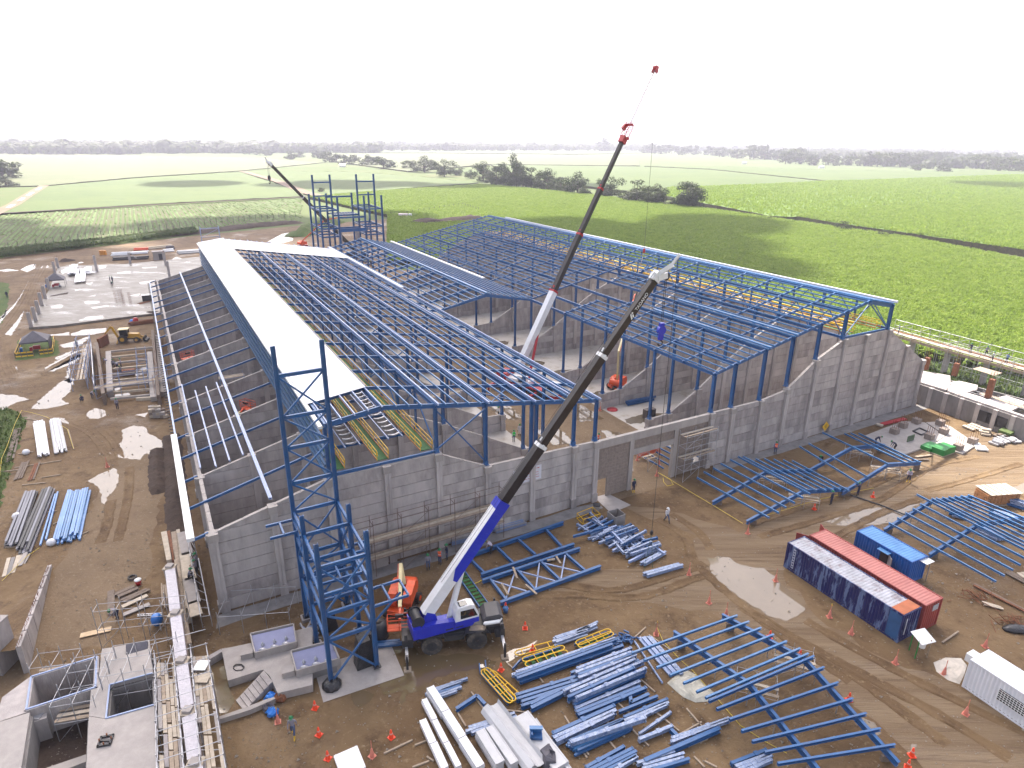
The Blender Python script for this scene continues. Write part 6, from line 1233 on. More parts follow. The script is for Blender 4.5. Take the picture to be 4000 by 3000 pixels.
def stair_piece(label, conv, a, b_, c, rails=True, hooked=True, z0=.15, rz=.55, railm=YEL):
    """a-b_ one stringer, c picture point beside a on the other stringer"""
    A, B_, Cc = conv(*a), conv(*b_), conv(*c); d = (B_-A).normalized(); s = Vector((-d.y, d.x, 0)); w = (Cc-A).dot(s); s = s*(1 if w > 0 else -1); w = abs(w); L = (B_-A).length; t = thing('stair_section', label, 'stair', (A.x, A.y, 0), 0, 'green stair and walkway pieces lying in the yard')
    for k in (0, w):
        part('stringer', t, BLUE, 'beam', A+s*k+Vector((0,0,z0+.12)), B_+s*k+Vector((0,0,z0+.12)), .1, .28)
        if hooked: part('stringer_foot', t, BLUE, 'beam', A+s*k+Vector((0,0,z0+.12)), A+s*k-d*.9+s*.5+Vector((0,0,z0)), .1, .26)
    n = int(L/.55)
    for i in range(n): part('tread', t, GREEN, 'box', A+s*(w/2)+d*((i+.5)*L/n)+Vector((0,0,z0+.14)), (.34, w-.1, .05), d, s)
    if rails:
        for k in (w*.25, w*.75):
            p0, p1 = A+s*k+d*.1*L+Vector((0,0,rz)), B_+s*k-d*.02*L+Vector((0,0,rz)); r1, r2 = s*.28, s*-.28
            part('handrail', t, railm, 'tube', [p0+r1, p1+r1, p1+d*.25+r1*.6, p1+d*.3, p1+d*.25+r2*.6, p1+r2, p0+r2, p0-d*.25+r2*.6, p0-d*.3, p0-d*.25+r1*.6, p0+r1], .05)
            for q in (.25, .5, .75): part('rail_post', t, railm, 'tube', [p0.lerp(p1, q)+r1, p0.lerp(p1, q)+r2], .035)
    return t
stair_piece('green stair piece with yellow rails and blue hooked stringers nearest the orange cones', zB, (905,665), (1170,580), (945,730))
stair_piece('green stair piece with yellow rails behind the biggest stack', zB, (1265,560), (1480,475), (1290,600), hooked=False)
stair_piece('green stair piece with one yellow rail lying left of the biggest stack', zB, (640,745), (825,955), (690,735))
stair_piece('long dark green stair with blue stringers lying behind the crane cab', zA, (1440,645), (1610,890), (1500,625), rails=False, hooked=False)
def rail_piece(label, conv, a, b_, w):
    A, B_ = conv(*a), conv(*b_); d = (B_-A).normalized(); s = Vector((-d.y, d.x, 0)); t = thing('handrail', label, 'handrail', (A.x, A.y, 0)); z = Vector((0,0,.2))
    part('rail', t, YEL, 'tube', [A+s*w+z, B_+s*w+z, B_+d*.3+s*w*.5+z, B_+d*.3-s*w*.5+z, B_-s*w+z, A-s*w+z, A-d*.3-s*w*.5+z, A-d*.3+s*w*.5+z, A+s*w+z], .055)
    for q in (.1, .5, .9): part('post', t, YEL, 'tube', [A.lerp(B_, q)+s*w+z, A.lerp(B_, q)-s*w+z], .04)
rail_piece('yellow handrail panel lying flat beside an orange cone', zB, (895,608), (1115,548), .3); rail_piece('yellow handrail panel lying flat right of the green stair piece', zB, (725,745), (890,895), .25)
t = thing('lifting_cage', 'yellow rectangular lifting frame lying by the wall left of the gateway', 'frame', tuple(zE(1100,1520)))
for z in (.1, .75):
    c4_ = [zE(1020,1525), zE(1130,1480), zE(1185,1530), zE(1065,1570)]
    for i in range(4): part('rail', t, YEL, 'cyl', c4_[i]+Vector((0,0,z)), c4_[(i+1) % 4]+Vector((0,0,z)), .04)
for q in c4_: part('post', t, YEL, 'cyl', q, q+Vector((0,0,.8)), .04)
t = thing('drum', 'small dark blue box on legs by the concrete apron of the gateway', 'box', tuple(zE(1160,1470))); q = zE(1160,1465); part('lid', t, DARK, 'box', q+Vector((0,0,.8)), (.8, .7, .1)); part('body', t, GALV, 'box', q+Vector((0,0,.4)), (.6, .5, .75))
def cone_mesh():
    b = MB(); b.box((0,0,.025), (.42,.42,.05)); b.lathe([(.17,.05),(.155,.12),(.06,.66),(.03,.72)], (0,0,0), 12); return b
CONEM = cone_mesh().mesh('cone', CONE); bnd = MB(); bnd.lathe([(.118,.34),(.095,.46)], (0,0,0), 12); BAND = bnd.mesh('reflective_band', mat('cone_band', (.8,.35,.3), .4))
CONEP = cone_mesh().mesh('cone', CONE_P); pl_ = MB(); pl_.cyl((0,0,.6), (0,0,1.35), .025, .025, 5);
POLES = pl_.mesh('pole', CONE_P); pt = MB(); pt.box((0,0,1.3), (.1,.02,.16)); pt.box((.05,0,1.2), (.02,.1,.1)); FLAG = pt.mesh('tape_knot', ROPE)
def cone(p, faded, lab, tall=False):
    t = thing('traffic_cone', lab, 'traffic cone', (p.x, p.y, 0.01), rnd(0, 1.5), 'faded cones with poles' if faded else 'bright orange traffic cones'); k = 1.08; t.scale = (k, k, k)
    link('cone_body', CONEP if faded else CONEM, t)
    if faded: link('pole', POLES, t); (link('tape_knot', FLAG, t) if tall else None)
    else: link('band', BAND, t)
S_ = lambda x, y: at(x, y)
for x, y, lab in [(1231,2768,'bright orange cone on bare mud, left of the white panels, highest of the left three'),(1246,2872,'bright orange cone right of the worker in yellow boots'),(1529,2882,'bright orange cone just left of the long white panels'),(1281,2965,'bright orange cone at the bottom edge near the white sheet'),(2051,2456,'bright orange cone alone on open mud right of the crane'),(1957,2619,'bright orange cone beside the crane foot pad'),(2080,2545,'bright orange cone behind the yellow handrail panel'),(1975,2380,'orange cone with blue bucket at the corner of the truss'),(3006,2491,'bright orange cone behind the outer rafter of the near frame, left one'),(3123,2566,'bright orange cone behind the outer rafter of the near frame, right one'),(3315,2736,'bright orange cone in the track right of the near roof frame'),(3561,2953,'bright orange cone nearest the bottom right corner'),(3545,2999,'orange cone cut by the bottom edge at the frame end'),(3409,1942,'orange cone tipped low by the foot of the right blue frame'),(3180,1990,'orange cone in front of the left blue frame')]: cone(S_(x, y), False, lab)
for x, y, lab in [(2769,2357,'faded cone with pole left of the near frame corner'),(2836,2404,'faded cone at the tip of the outer rafter'),(3239,2411,'faded cone with yellow tape below the middle of the blue container'),(3324,2476,'faded cone with pole below the right half of the blue container'),(3496,2592,'faded cone with pole below the small white shelter'),(3686,2635,'faded cone on the pale sheet by the white cabin'),(3771,2791,'faded cone with pole in front of the white cabin'),(3029,2270,'faded cone standing at the edge of the big puddle'),(2691,2245,'faded cone at the right end of the jumbled heap'),(2563,2480,'faded cone with yellow tape above the wrapped boards'),(3847,2527,'faded cone on the gravel behind the white cabin'),(2920,2085,'faded cone with pole at the tip of the left blue frame'),(2489,1799,'faded cone at left end of the orange mesh in the gateway'),(2576,1772,'faded cone at right end of the orange mesh in the gateway'),(2574,1818,'faded cone in the gateway behind the taped one'),(2565,1859,'faded cone with yellow tape in the gateway'),(2099,1634,'cone with pole on the muddy aisle inside the shed'),(2344,1604,'cone with pole at the slab edge inside the shed'),(1086,2822,'faded cone with tape beside the blue sacks'),(1454,2955,'faded cone cut off left of the white panels'),(420,1825,'orange cone lying by the white profiles'),(810,2100,'faded cone in the pit beside the left wall'),(1975,2366,'faded cone at the near corner of the white-braced truss'),(1250,1395,'cone by the tent')][:22]: cone(S_(x, y), True, lab, 'tape' in lab)
t = thing('safety_mesh', 'orange safety mesh strung between two cones across the gateway', 'safety mesh', tuple(at(2530,1790))); a, c = at(2489,1799), at(2576,1772); part('mesh', t, mat('orange_mesh', (.75,.16,.08), .6), 'beam', a+Vector((0,0,.7)), c+Vector((0,0,.7)), .02, .75)
for q in (a, c): part('pole', t, CONE_P, 'cyl', q, q+Vector((0,0,1.5)), .03)
def line(name, label, cat, conv, pts, z, r, m):
    P_ = [conv(*p)+Vector((0,0,z)) for p in pts]; b = MB(); b.tube(P_, r, 4); c = P_[0]; o = link(name, b.mesh(name, m, (c.x, c.y, 0))); o.location = (c.x, c.y, 0); tag(o, label, cat)
line('rope', 'yellow rope stretched from the gateway to the left blue frame', 'rope', zE, [(1600,1200),(1700,1260),(1850,1350),(2000,1440),(2212,1570)], .25, .035, ROPE)
line('rope', 'yellow rope coiled on the ground in the gateway', 'rope', zE, [(1620,1200),(1690,1240),(1715,1280),(1670,1290),(1645,1260),(1640,1230)], .05, .035, ROPE)
line('rope', 'yellow rope running from the left frame tip along the mud', 'rope', zD, [(500,860),(700,800),(930,730),(1100,690),(1280,655)], .3, .03, ROPE)
line('tape', 'yellow tape lying across the near roof frame', 'tape', zC, [(230,490),(260,560),(350,660),(420,720),(680,1020),(820,1110),(930,1170)], .1, .03, ROPE)
line('pipe', 'long dark pipe lying from the frames to the bright blue container', 'pipe', zD, [(1040,655),(1180,705),(1330,755),(1480,815)], .15, .09, DARK)
line('hose', 'yellow hose on the ground right of the stair at the wall foot', 'hose', zA, [(1545,715),(1600,695),(1625,680)], .08, .05, ROPE)
def cloth(name, label, cat, conv, pts, m, z=.12, amp=.15, seed=0):
    rg = random.Random(seed); P_ = [conv(*p) for p in pts]; c = sum(P_, Vector())/len(P_); b = MB(); n = len(P_); rings = [1, .75, .5, .25]; vs = []; fs = []
    for k, r in enumerate(rings):
        for p in P_: q = c+(p-c)*r; vs.append((q.x+rg.uniform(-.1,.1), q.y+rg.uniform(-.1,.1), .03 if k == 0 else z+rg.uniform(0, amp)))
    vs.append((c.x, c.y, z+amp*.5))
    for k in range(3):
        for i in range(n): fs.append((k*n+i, k*n+(i+1) % n, (k+1)*n+(i+1) % n, (k+1)*n+i))
    for i in range(n): fs.append((3*n+i, 3*n+(i+1) % n, 4*n))
    b.add(vs, fs); o = link(name, b.mesh(name, m, (c.x, c.y, 0))); o.location = (c.x, c.y, 0); return tag(o, label, cat)
CLEARP = mat('cloudy_plastic', (.42, .40, .33), .3, var=.25, vscale=2, bump=.6, bscale=3)
cloth('plastic_sheet', 'cloudy plastic sheet spread under the purlin ends of the near frame', 'plastic sheet', zC, [(290,790),(330,740),(390,715),(440,745),(490,790),(550,850),(520,880),(440,895),(380,870),(330,830)], CLEARP, seed=1)
cloth('plastic_sheet', 'pale muddy sheet on the ground left of the white cabin', 'plastic sheet', zC, [(1720,680),(1790,645),(1870,655),(1900,690),(1890,740),(1860,790),(1800,770),(1740,730)], mat('pale_sheet', (.5,.45,.38), .5, var=.25, vscale=1.5), .08, .08, seed=2)
for k, (x, y, m, lab) in enumerate([(112,1535,BLUEPL,'bright blue sack by the concrete stair'),(95,1615,TARP,'grey sack beside the blue one'),(118,1640,BLUEPL,'small blue sack at the foot of the grey one'),(170,1540,RUST,'rusty brown bag beside the blue sack')]):
    c = zA(x, y); b = MB(); b.ell((0,0,.26), (.52,.42,.36), 11, 7); b.sm = [False]*len(b.sm); me = b.mesh('sack', m); rg = random.Random(k)
    for v in me.vertices: v.co = Vector((v.co.x*rg.uniform(.65,1.25), v.co.y*rg.uniform(.65,1.25), max(0, v.co.z*rg.uniform(.7,1.25))))
    o = link('sack', me); o.location = (c.x, c.y, 0); tag(o, lab, 'sack')
b = MB(); c = zB(1575,520); rg = random.Random(4)
for k in range(40): p = Vector((rg.gauss(0,.55), rg.gauss(0,.4), .12+.3*rg.random())); d = Vector((rg.gauss(0,1), rg.gauss(0,1), rg.gauss(0,.4))).normalized()*.25; b.beam(p-d, p+d, .12, .12)
o = link('bracket_heap', b.mesh('bracket_heap', BLUE)); o.location = c; tag(o, 'small heap of dark blue brackets beside the wrapped boards', 'brackets')
def panels(label, conv, a, b_, lat, n, m, h, seg=2, name='cladding_sheet', group=None, z0=.1, step=1.0, cat='panel'):
    A, B_, Lp = conv(*a), conv(*b_), conv(*lat); d = B_-A; L = d.length; d.normalize(); s = Vector((-d.y, d.x, 0)); s = s if (Lp-A).dot(s) > 0 else -s; w = abs((Lp-A).dot(s))
    for k in range(n):
        for q in range(seg):
            a_, c_ = L*q/seg+.04, L*(q+1)/seg-.04; cc = A+d*((a_+c_)/2)+s*(w/2+rnd(-.04,.04)); b = MB(); b.box((0,0,z0+h*(k+.5)/n), (c_-a_, w, h/n*.86), d, s); b.beam(Vector((0,0,z0+h*(k+.97)/n))-d*(c_-a_)/2-s*w*.42, Vector((0,0,z0+h*(k+.97)/n))+d*(c_-a_)/2-s*w*.42, .06, .05); b.beam(Vector((0,0,z0+h*(k+.97)/n))-d*(c_-a_)/2+s*w*.42, Vector((0,0,z0+h*(k+.97)/n))+d*(c_-a_)/2+s*w*.42, .06, .05)
            o = link(name, b.mesh(name, m)); o.location = (cc.x, cc.y, 0); tag(o, label, cat, group)
GP = 'long white panels stacked at the bottom edge'
panels('long white panel in the right-hand of three narrow stacks', zB, (283,885), (620,1420), (335,870), 4, WHITE, .75, 3, group=GP)
panels('long white channel panel in the middle of three narrow stacks', zB, (250,945), (480,1400), (285,935), 3, WHITE, .5, 3, group=GP)
panels('long white panel in the left-hand of three narrow stacks', zB, (238,1090), (385,1420), (285,1078), 3, WHITE, .6, 2, group=GP)
GG = 'grey metal panels stacked at the bottom edge'
GP_ = mat('grey_panel', (.47, .47, .48), .5, var=.1, vscale=.8)
panels('grey ribbed panel in the stack left of the folded gutter', zB, (605,1175), (740,1400), (665,1150), 4, GP_, .7, 1, group=GG); panels('grey ribbed panel in the stack left of the folded gutter', zB, (672,1148), (840,1400), (725,1128), 4, GP_, .7, 1, group=GG)
panels('wide grey panel of the stack with the blue bracket on top', zB, (862,1065), (1130,1420), (965,1025), 4, GP_, .5, 1, group=GG, z0=.12)
panels('wide grey panel edge at the right side of the grey stacks', zB, (985,1065), (1230,1420), (1010,1055), 3, GP_, .3, 1, group=GG)
A, B_ = zB(700, 990), zB(1010, 1400); d = (B_-A).normalized(); s = Vector((-d.y, d.x, 0)); L = (B_-A).length
b = MB(); prf = [(-.75,.45),(-.55,.75),(-.15,.95),(.1,.6),(.35,.5),(.7,.55),(.8,.9)]
vs = [];
for e_ in (0, L): vs += [A+d*e_+s*p+Vector((0,0,z)) for p, z in prf]
n = len(prf); b.add(vs, [(i, i+1, i+1+n, i+n) for i in range(n-1)]); b.add([v+Vector((0,0,-.06)) for v in vs], [(i+n, i+1+n, i+1, i) for i in range(n-1)]); b.box(A+d*L*.5+Vector((0,0,.25)), (L*.9, 1.1, .4), d, s)
tag(b.build('folded_gutter', GP_), 'large folded grey sheet-metal gutter on the grey stacks at the bottom edge', 'gutter')
t = thing('bracket', 'dark blue steel bracket lying on the grey panel stack', 'bracket', tuple(zB(1010,1170))); q = zB(1010, 1150, .62)
part('base', t, BLUE, 'box', q+Vector((0,0,.12)), (.9, .7, .2)); part('web', t, BLUE, 'box', q+Vector((0,.12,.4)), (.8, .12, .5)); part('web', t, BLUE, 'box', q+Vector((-.3,-.1,.35)), (.12, .5, .4)); part('flange', t, BLUE_L, 'box', q+Vector((0,.12,.68)), (.95, .3, .08))
cloth('tarpaulin', 'grey crumpled tarpaulin at the bottom edge on the grey panels', 'tarpaulin', lambda x, y: zB(x, y), [(1020,1300),(1080,1230),(1110,1290),(1160,1330),(1150,1380),(1060,1390)], TARP, .75, .5, seed=5)
panels('white ribbed sheet in the pile at the bottom edge', lambda x, y: vat(x, y), (722,1640), (740,1690), (770,1612), 3, WHITE, .3, 1, group='white ribbed sheets at the bottom edge')
GL = 'profiles laid out on the left of the haul road'
beams(zF, (268,540), (305,820), (345,530), 5, 2, 'white folded profile in the left white stack', GL, (WHITE,), .3, .2, 'box', name='steel_profile', cat='profile', lenv=.08)
beams(zF, (400,520), (450,800), (475,560), 5, 2, 'white folded profile in the right white stack', GL, (WHITE, GP_), .3, .2, 'box', name='steel_profile', cat='profile', lenv=.1)
beams(zF, (315,1095), (150,1560), (220,1085), 5, 2, 'grey steel profile in the left grey stack', GL, (mat('grey_profile', (.16,.16,.19), .45, var=.15), DARK), .3, .26, 'C', name='steel_profile', cat='profile')
beams(zF, (455,1070), (255,1585), (370,1075), 5, 2, 'grey steel profile in the right grey stack', GL, (mat('grey_profile', (.16,.16,.19)), DARK), .3, .26, 'C', name='steel_profile', cat='profile')
SKY_ = mat('light_blue_paint', (.10, .24, .52), .32, var=.15, vscale=1, dirt=(.25,.38,.6), damt=.5)
beams(zF, (745,1075), (660,1480), (600,1090), 11, 2, 'light blue tube in the big blue stack by the haul road', GL, (SKY_, SKY_, BLUE_L), .24, .24, 'box', name='steel_profile', cat='profile')
beams(zF, (478,1100), (365,1525), (455,1100), 2, 1, 'light blue tube in the thin pair beside the grey profiles', GL, (SKY_,), .2, .22, 'box', name='steel_profile', cat='profile')
beams(zF, (580,1080), (490,1490), (560,1085), 2, 1, 'light blue tube just left of the big blue stack', GL, (SKY_,), .2, .22, 'box', name='steel_profile', cat='profile')
beams(zF, (240,840), (170,990), (200,845), 4, 1, 'old brown board among the rusty bars on the verge', 'old boards on the left verge', (WOOD_D,), .22, .06, 'box', name='board', cat='board')
beams(zF, (330,850), (270,1000), (300,850), 3, 1, 'old brown board among the rusty bars on the verge', 'old boards on the left verge', (WOOD_D, RUST), .22, .06, 'box', name='board', cat='board')
beams(zF, (175,570), (110,840), (150,570), 3, 1, 'dark weathered plank on the verge left of the white profiles', 'old boards on the left verge', (WOOD_D,), .3, .06, 'box', name='board', cat='board')
beams(zF, (375,530), (350,790), (350,530), 2, 1, 'dark board between the two white stacks', 'old boards on the left verge', (WOOD_D,), .3, .1, 'box', name='board', cat='board')
sleepers(zF, [((150,780),(270,760)),((120,890),(500,830)),((30,920),(200,900)),((180,1030),(370,1010)),((340,970),(490,945)),((140,1290),(460,1240)),((80,1390),(240,1400)),((45,1535),(280,1520)),((210,1195),(330,1190)),((550,1135),(700,1120)),((430,1350),(540,1300)),((640,1440),(720,1405)),((100,1290),(215,1275)),((80,1480),(160,1540)),((600,740),(555,580)),((200,490),(310,505))], 'bare timber bearer among the profiles left of the haul road')
beams(zG, (150,130), (90,240), (175,130), 2, 2, 'pale grey board in the scrap pile at the left edge', 'boards in the scrap pile at the left edge', (PLY, CONC_L), .5, .08, 'box', name='board', cat='board')
beams(zG, (50,160), (10,300), (80,180), 3, 1, 'pale grey board in the scrap pile at the left edge', 'boards in the scrap pile at the left edge', (PLY, WOOD, CONC_D), .4, .1, 'box', name='board', cat='board')
line('tape', 'yellow barrier tape along the left verge', 'tape', zF, [(0,1000),(20,830),(60,740),(130,540),(180,440)], .4, .03, ROPE)
line('tape', 'yellow barrier tape from the verge to the white profiles', 'tape', zF, [(180,440),(260,455),(380,490),(470,540),(550,590),(600,750)], .35, .03, ROPE)
line('tape', 'yellow barrier tape by the scrap pile at the left edge', 'tape', zG, [(20,330),(110,240),(200,150),(290,90)], .3, .03, ROPE)
for k, (x, y) in enumerate([(215,775),(420,1510),(140,1295)]):
    c = zF(x, y); b = MB(); b.ell((0,0,.3), (.5,.45,.4), 8, 5); o = link('sack', b.mesh('sack', WHITE)); o.location = c; tag(o, ['white sack at the end of the left white stack', 'white sack between grey and light blue stacks', 'white sack left of the grey profiles'][k], 'sack')
beams(zG, (870,440), (1020,370), (860,410), 2, 1, 'dark formwork board behind the bending worker', 'formwork boards on the haul road', (WOOD_D,), .55, .12, 'box', name='board', cat='board')
beams(zG, (875,490), (1070,400), (870,460), 2, 1, 'dark ribbed formwork board beside the bending worker', 'formwork boards on the haul road', (WOOD_D,), .4, .12, 'box', name='board', cat='board')
beams(zG, (890,520), (1095,425), (880,495), 1, 1, 'pale formwork board, upper of two right of the worker', 'formwork boards on the haul road', (PLY,), .6, .1, 'box', name='board', cat='board', jit=0)
beams(zG, (895,580), (1110,490), (880,555), 1, 1, 'pale formwork board, lower of two right of the worker', 'formwork boards on the haul road', (CONC_L,), .6, .1, 'box', name='board', cat='board', jit=0)
beams(zG, (832,385), (838,560), (815,390), 1, 1, 'dark formwork board held upright by the worker', 'formwork boards on the haul road', (WOOD_D,), .7, .12, 'box', name='board', cat='board', jit=0)
beams(zG, (575,735), (820,675), (570,710), 1, 1, 'bright plywood sheet lying on the haul road', None, (mat('new_plywood', (.55,.40,.24), .7, var=.15, vscale=2),), .75, .04, 'box', name='board', cat='board', jit=0)
beams(zG, (1160,350), (1175,530), (1210,360), 6, 1, 'slim timber in the bundle beside the wrapped white beam', 'timbers beside the wrapped beam', (WOOD,), .14, .12, 'box', name='board', cat='board')
t = thing('ladder', 'grey ladder lying on the road above the blue barrel', 'ladder', tuple(zG(1080,570))); A, B_ = zG(990,572), zG(1170,560); s = (zG(990,560)-A)
for k in (0, 1): part('stile', t, GALV, 'beam', A+s*k*1.0+Vector((0,0,.08)), B_+s*k+Vector((0,0,.08)), .06, .08)
for k in range(10): part('rung', t, GALV, 'cyl', A.lerp(B_, (k+.5)/10)+Vector((0,0,.1)), A.lerp(B_, (k+.5)/10)+s+Vector((0,0,.1)), .025)
q = zG(1140, 640); b = MB(); b.lathe([(.3,.0),(.46,.25),(.48,.6),(.36,.95),(.2,1.05)], (0,0,.25), 14); t = thing('mixer', 'bright blue barrel mixer on a frame by the wrapped beam', 'mixer', tuple(q)); o = b.build('drum', BLUEPL, t, False)
for a in (-.5, .5): part('leg', t, GALV, 'cyl', q+Vector((a,.2,0)), q+Vector((a*.6,.2,.7)), .04); part('leg', t, GALV, 'cyl', q+Vector((a,-.5,0)), q+Vector((a*.6,-.2,.7)), .04)
q = zG(1000, 340); t = thing('bucket', 'red bucket with white lid on the haul road', 'bucket', tuple(q)); b = MB(); b.lathe([(.22,0),(.3,.55)], (0,0,0), 12); b.build('pail', RED, t, False); b = MB(); b.lathe([(.32,.55),(.32,.62)], (0,0,0), 12); b.build('lid', WHITEP, t, False)
q = zA(1797, 905); t = thing('bucket', 'dark blue bucket beside the cone at the truss corner', 'bucket', tuple(q)); b = MB(); b.lathe([(.22,0),(.27,.5)], (0,0,0), 12); b.build('pail', BLUE, t, False); b = MB(); b.lathe([(.25,.43),(.25,.45)], (0,0,0), 12); b.build('contents', DARK, t, False)
q = zG(955, 295); b = MB(); b.cyl((0,0,.08), (0,0,.24), .42, .42, 14, caps=False); b.cyl((0,0,.08), (0,0,.24), .26, .26, 14, caps=False); b.add([(.42*math.cos(k*.4488),.42*math.sin(k*.4488),.24) for k in range(14)]+[(.26*math.cos(k*.4488),.26*math.sin(k*.4488),.24) for k in range(14)], [(k,(k+1)%14,(k+1)%14+14,k+14) for k in range(14)]); o = link('tyre', b.mesh('tyre', BLACK)); o.location = q; tag(o, 'old black tyre lying on the haul road', 'tyre')
SHIRTS = {'grey': (.22,.21,.25), 'white': (.55,.55,.58), 'navy': (.02,.025,.06), 'blue': (.12,.18,.34), 'lilac': (.35,.32,.40)}
TROUS = {'jeans': (.05,.08,.17), 'navy': (.018,.022,.05), 'white': (.5,.5,.52), 'dark': (.03,.03,.035)}
BOOTS = {'yellow': (.6,.38,.02), 'black': (.02,.02,.02)}
SKIN = mat('skin', (.24,.13,.085), .55)
def cmat(k, d): return mat('cloth_'+k, d[k], .8, var=.12, vscale=6)
POSES = {}
def pose_mesh(name, J):
    """one continuous skinned figure; J maps joint -> point (metres, facing +Y)"""
    order = ['pelvis','waist','chest','neck','head','crown','ls','le','lw','lh','rs','re','rw','rh','lhip','lk','la','lt','rhip','rk','ra','rt']
    edges = [('pelvis','waist'),('waist','chest'),('chest','neck'),('neck','head'),('head','crown'),('chest','ls'),('ls','le'),('le','lw'),('lw','lh'),('chest','rs'),('rs','re'),('re','rw'),('rw','rh'),('pelvis','lhip'),('lhip','lk'),('lk','la'),('la','lt'),('pelvis','rhip'),('rhip','rk'),('rk','ra'),('ra','rt')]
    rad = dict(pelvis=.145, waist=.135, chest=.165, neck=.06, head=.095, crown=.085, ls=.075, rs=.075, le=.05, re=.05, lw=.035, rw=.035, lh=.032, rh=.032, lhip=.1, rhip=.1, lk=.068, rk=.068, la=.055, ra=.055, lt=.045, rt=.045)
    me = bpy.data.meshes.new(name); me.from_pydata([J[k] for k in order], [(order.index(a), order.index(b)) for a, b in edges], []); o = bpy.data.objects.new(name, me); C.objects.link(o)
    m = o.modifiers.new('skin', 'SKIN'); sv = me.skin_vertices[0].data
    for i, k in enumerate(order): sv[i].radius = (rad[k], rad[k]*(.75 if k in ('chest','waist','pelvis') else 1)); sv[i].use_root = (k == 'pelvis')
    s = o.modifiers.new('sub', 'SUBSURF'); s.levels = 1; s.render_levels = 1
    dg = bpy.context.evaluated_depsgraph_get(); ev = o.evaluated_get(dg); out = bpy.data.meshes.new_from_object(ev); bpy.data.objects.remove(o)
    b = MB(); nb0 = len(out.vertices); vs = [v.co.copy() for v in out.vertices]; fs = [tuple(p.vertices) for p in out.polygons]
    for sd, w, h in (('l','lw','lh'), ('r','rw','rh')):
        W_, H_ = Vector(J[w]), Vector(J[h]); d = (H_-W_).normalized(); x = d.cross(Vector((0,1,.01))).normalized(); y = d.cross(x)
        b.beam(W_+d*.03, H_+d*.03, .08, .035)
        for k, L in enumerate((.07,.08,.075,.06)): p = H_+d*.03+x*(-.03+.02*k); q = p+d*L*.55+y*.012; b.cyl(p, q, .010, .009, 5); b.cyl(q, q+d*L*.4+y*.03, .009, .007, 5)
        p = W_+d*.06+x*.04; q = p+d*.04+x*.035; b.cyl(p, q, .011, .010, 5); b.cyl(q, q+d*.035, .010, .008, 5)
    o0 = len(vs); vs += [Vector(v) for v in b.v]; fs += [tuple(i+o0 for i in f) for f in b.f]; nbody = len(out.polygons)
    hp = Vector(J['head'])+(Vector(J['crown'])-Vector(J['head']))*.35; b2 = MB(); f_ = Vector(J.get('face', (0,1,0))).normalized(); sx = f_.cross(ZD)
    b2.ell(hp+f_*.105, (.016,.022,.026), 6, 4); [b2.ell(hp+sx*(s*.098), (.014,.022,.034), 6, 4) for s in (-1, 1)]
    o1 = len(vs); vs += [Vector(v) for v in b2.v]; fs += [tuple(i+o1 for i in f) for f in b2.f]
    b3 = MB(); [b3.ell(hp+f_*.093+sx*(s*.036)+ZD*.025, (.014,.008,.008), 6, 4) for s in (-1, 1)]; b3.ell(hp+f_*.09-ZD*.05, (.028,.008,.007), 6, 4)
    o2 = len(vs); vs += [Vector(v) for v in b3.v]; fs += [tuple(i+o2 for i in f) for f in b3.f]
    me2 = bpy.data.meshes.new(name); me2.from_pydata(vs, [], fs)
    segs = [(a, b_) for a, b_ in edges]
    def near(p):
        best = None
        for a, b_ in segs:
            A, B_ = Vector(J[a]), Vector(J[b_]); t = max(0, min(1, (p-A).dot(B_-A)/max((B_-A).length_squared, 1e-9))); dd = (p-A-(B_-A)*t).length
            if best is None or dd < best[0]: best = (dd, a, b_, t)
        return best
    idx = []
    for pi, p in enumerate(me2.polygons):
        if pi >= nbody: idx.append(4 if p.vertices[0] >= o2 else 2); continue
        dd, a, b_, t = near(p.center); key = (a, b_)
        if key in (('neck','head'),('head','crown')): m_ = 2
        elif b_ in ('lh','rh'): m_ = 2
        elif b_ in ('lhip','rhip','lk','rk'): m_ = 1
        elif b_ in ('la','ra'): m_ = 3 if t > .45 else 1
        elif b_ in ('lt','rt'): m_ = 3
        elif key == ('pelvis','waist') and t < .5: m_ = 1
        else: m_ = 0
        idx.append(m_)
    me2.polygons.foreach_set('material_index', idx); me2.polygons.foreach_set('use_smooth', [True]*len(idx)); bpy.data.meshes.remove(out)
    POSES[name] = (me2, Vector(J['crown']), f_, J)
base = dict(pelvis=(0,0,.95), waist=(0,0,1.12), chest=(0,0,1.34), neck=(0,.0,1.5), head=(0,.015,1.6), crown=(0,.015,1.72), ls=(-.2,0,1.41), le=(-.25,.0,1.13), lw=(-.25,.08,.89), lh=(-.25,.1,.82), rs=(.2,0,1.41), re=(.25,0,1.13), rw=(.25,.08,.89), rh=(.25,.1,.82), lhip=(-.1,0,.9), lk=(-.11,.02,.5), la=(-.11,-.01,.09), lt=(-.12,.16,.045), rhip=(.1,0,.9), rk=(.11,.02,.5), ra=(.11,-.01,.09), rt=(.12,.16,.045))
pose_mesh('stand', base)
pose_mesh('walk', dict(base, lk=(-.11,.2,.52), la=(-.11,.3,.1), lt=(-.11,.46,.06), rk=(.11,-.08,.5), ra=(.11,-.38,.16), rt=(.11,-.24,.05), le=(-.26,-.1,1.14), lw=(-.25,-.16,.92), lh=(-.25,-.16,.85), re=(.26,.08,1.14), rw=(.24,.25,.95), rh=(.23,.3,.9)))
pose_mesh('work', dict(base, le=(-.25,.14,1.16), lw=(-.14,.36,1.16), lh=(-.11,.43,1.17), re=(.25,.14,1.16), rw=(.14,.36,1.12), rh=(.11,.43,1.12), head=(0,.04,1.6), crown=(0,.07,1.71), lk=(-.16,.04,.5), la=(-.2,0,.09), lt=(-.22,.16,.045)))
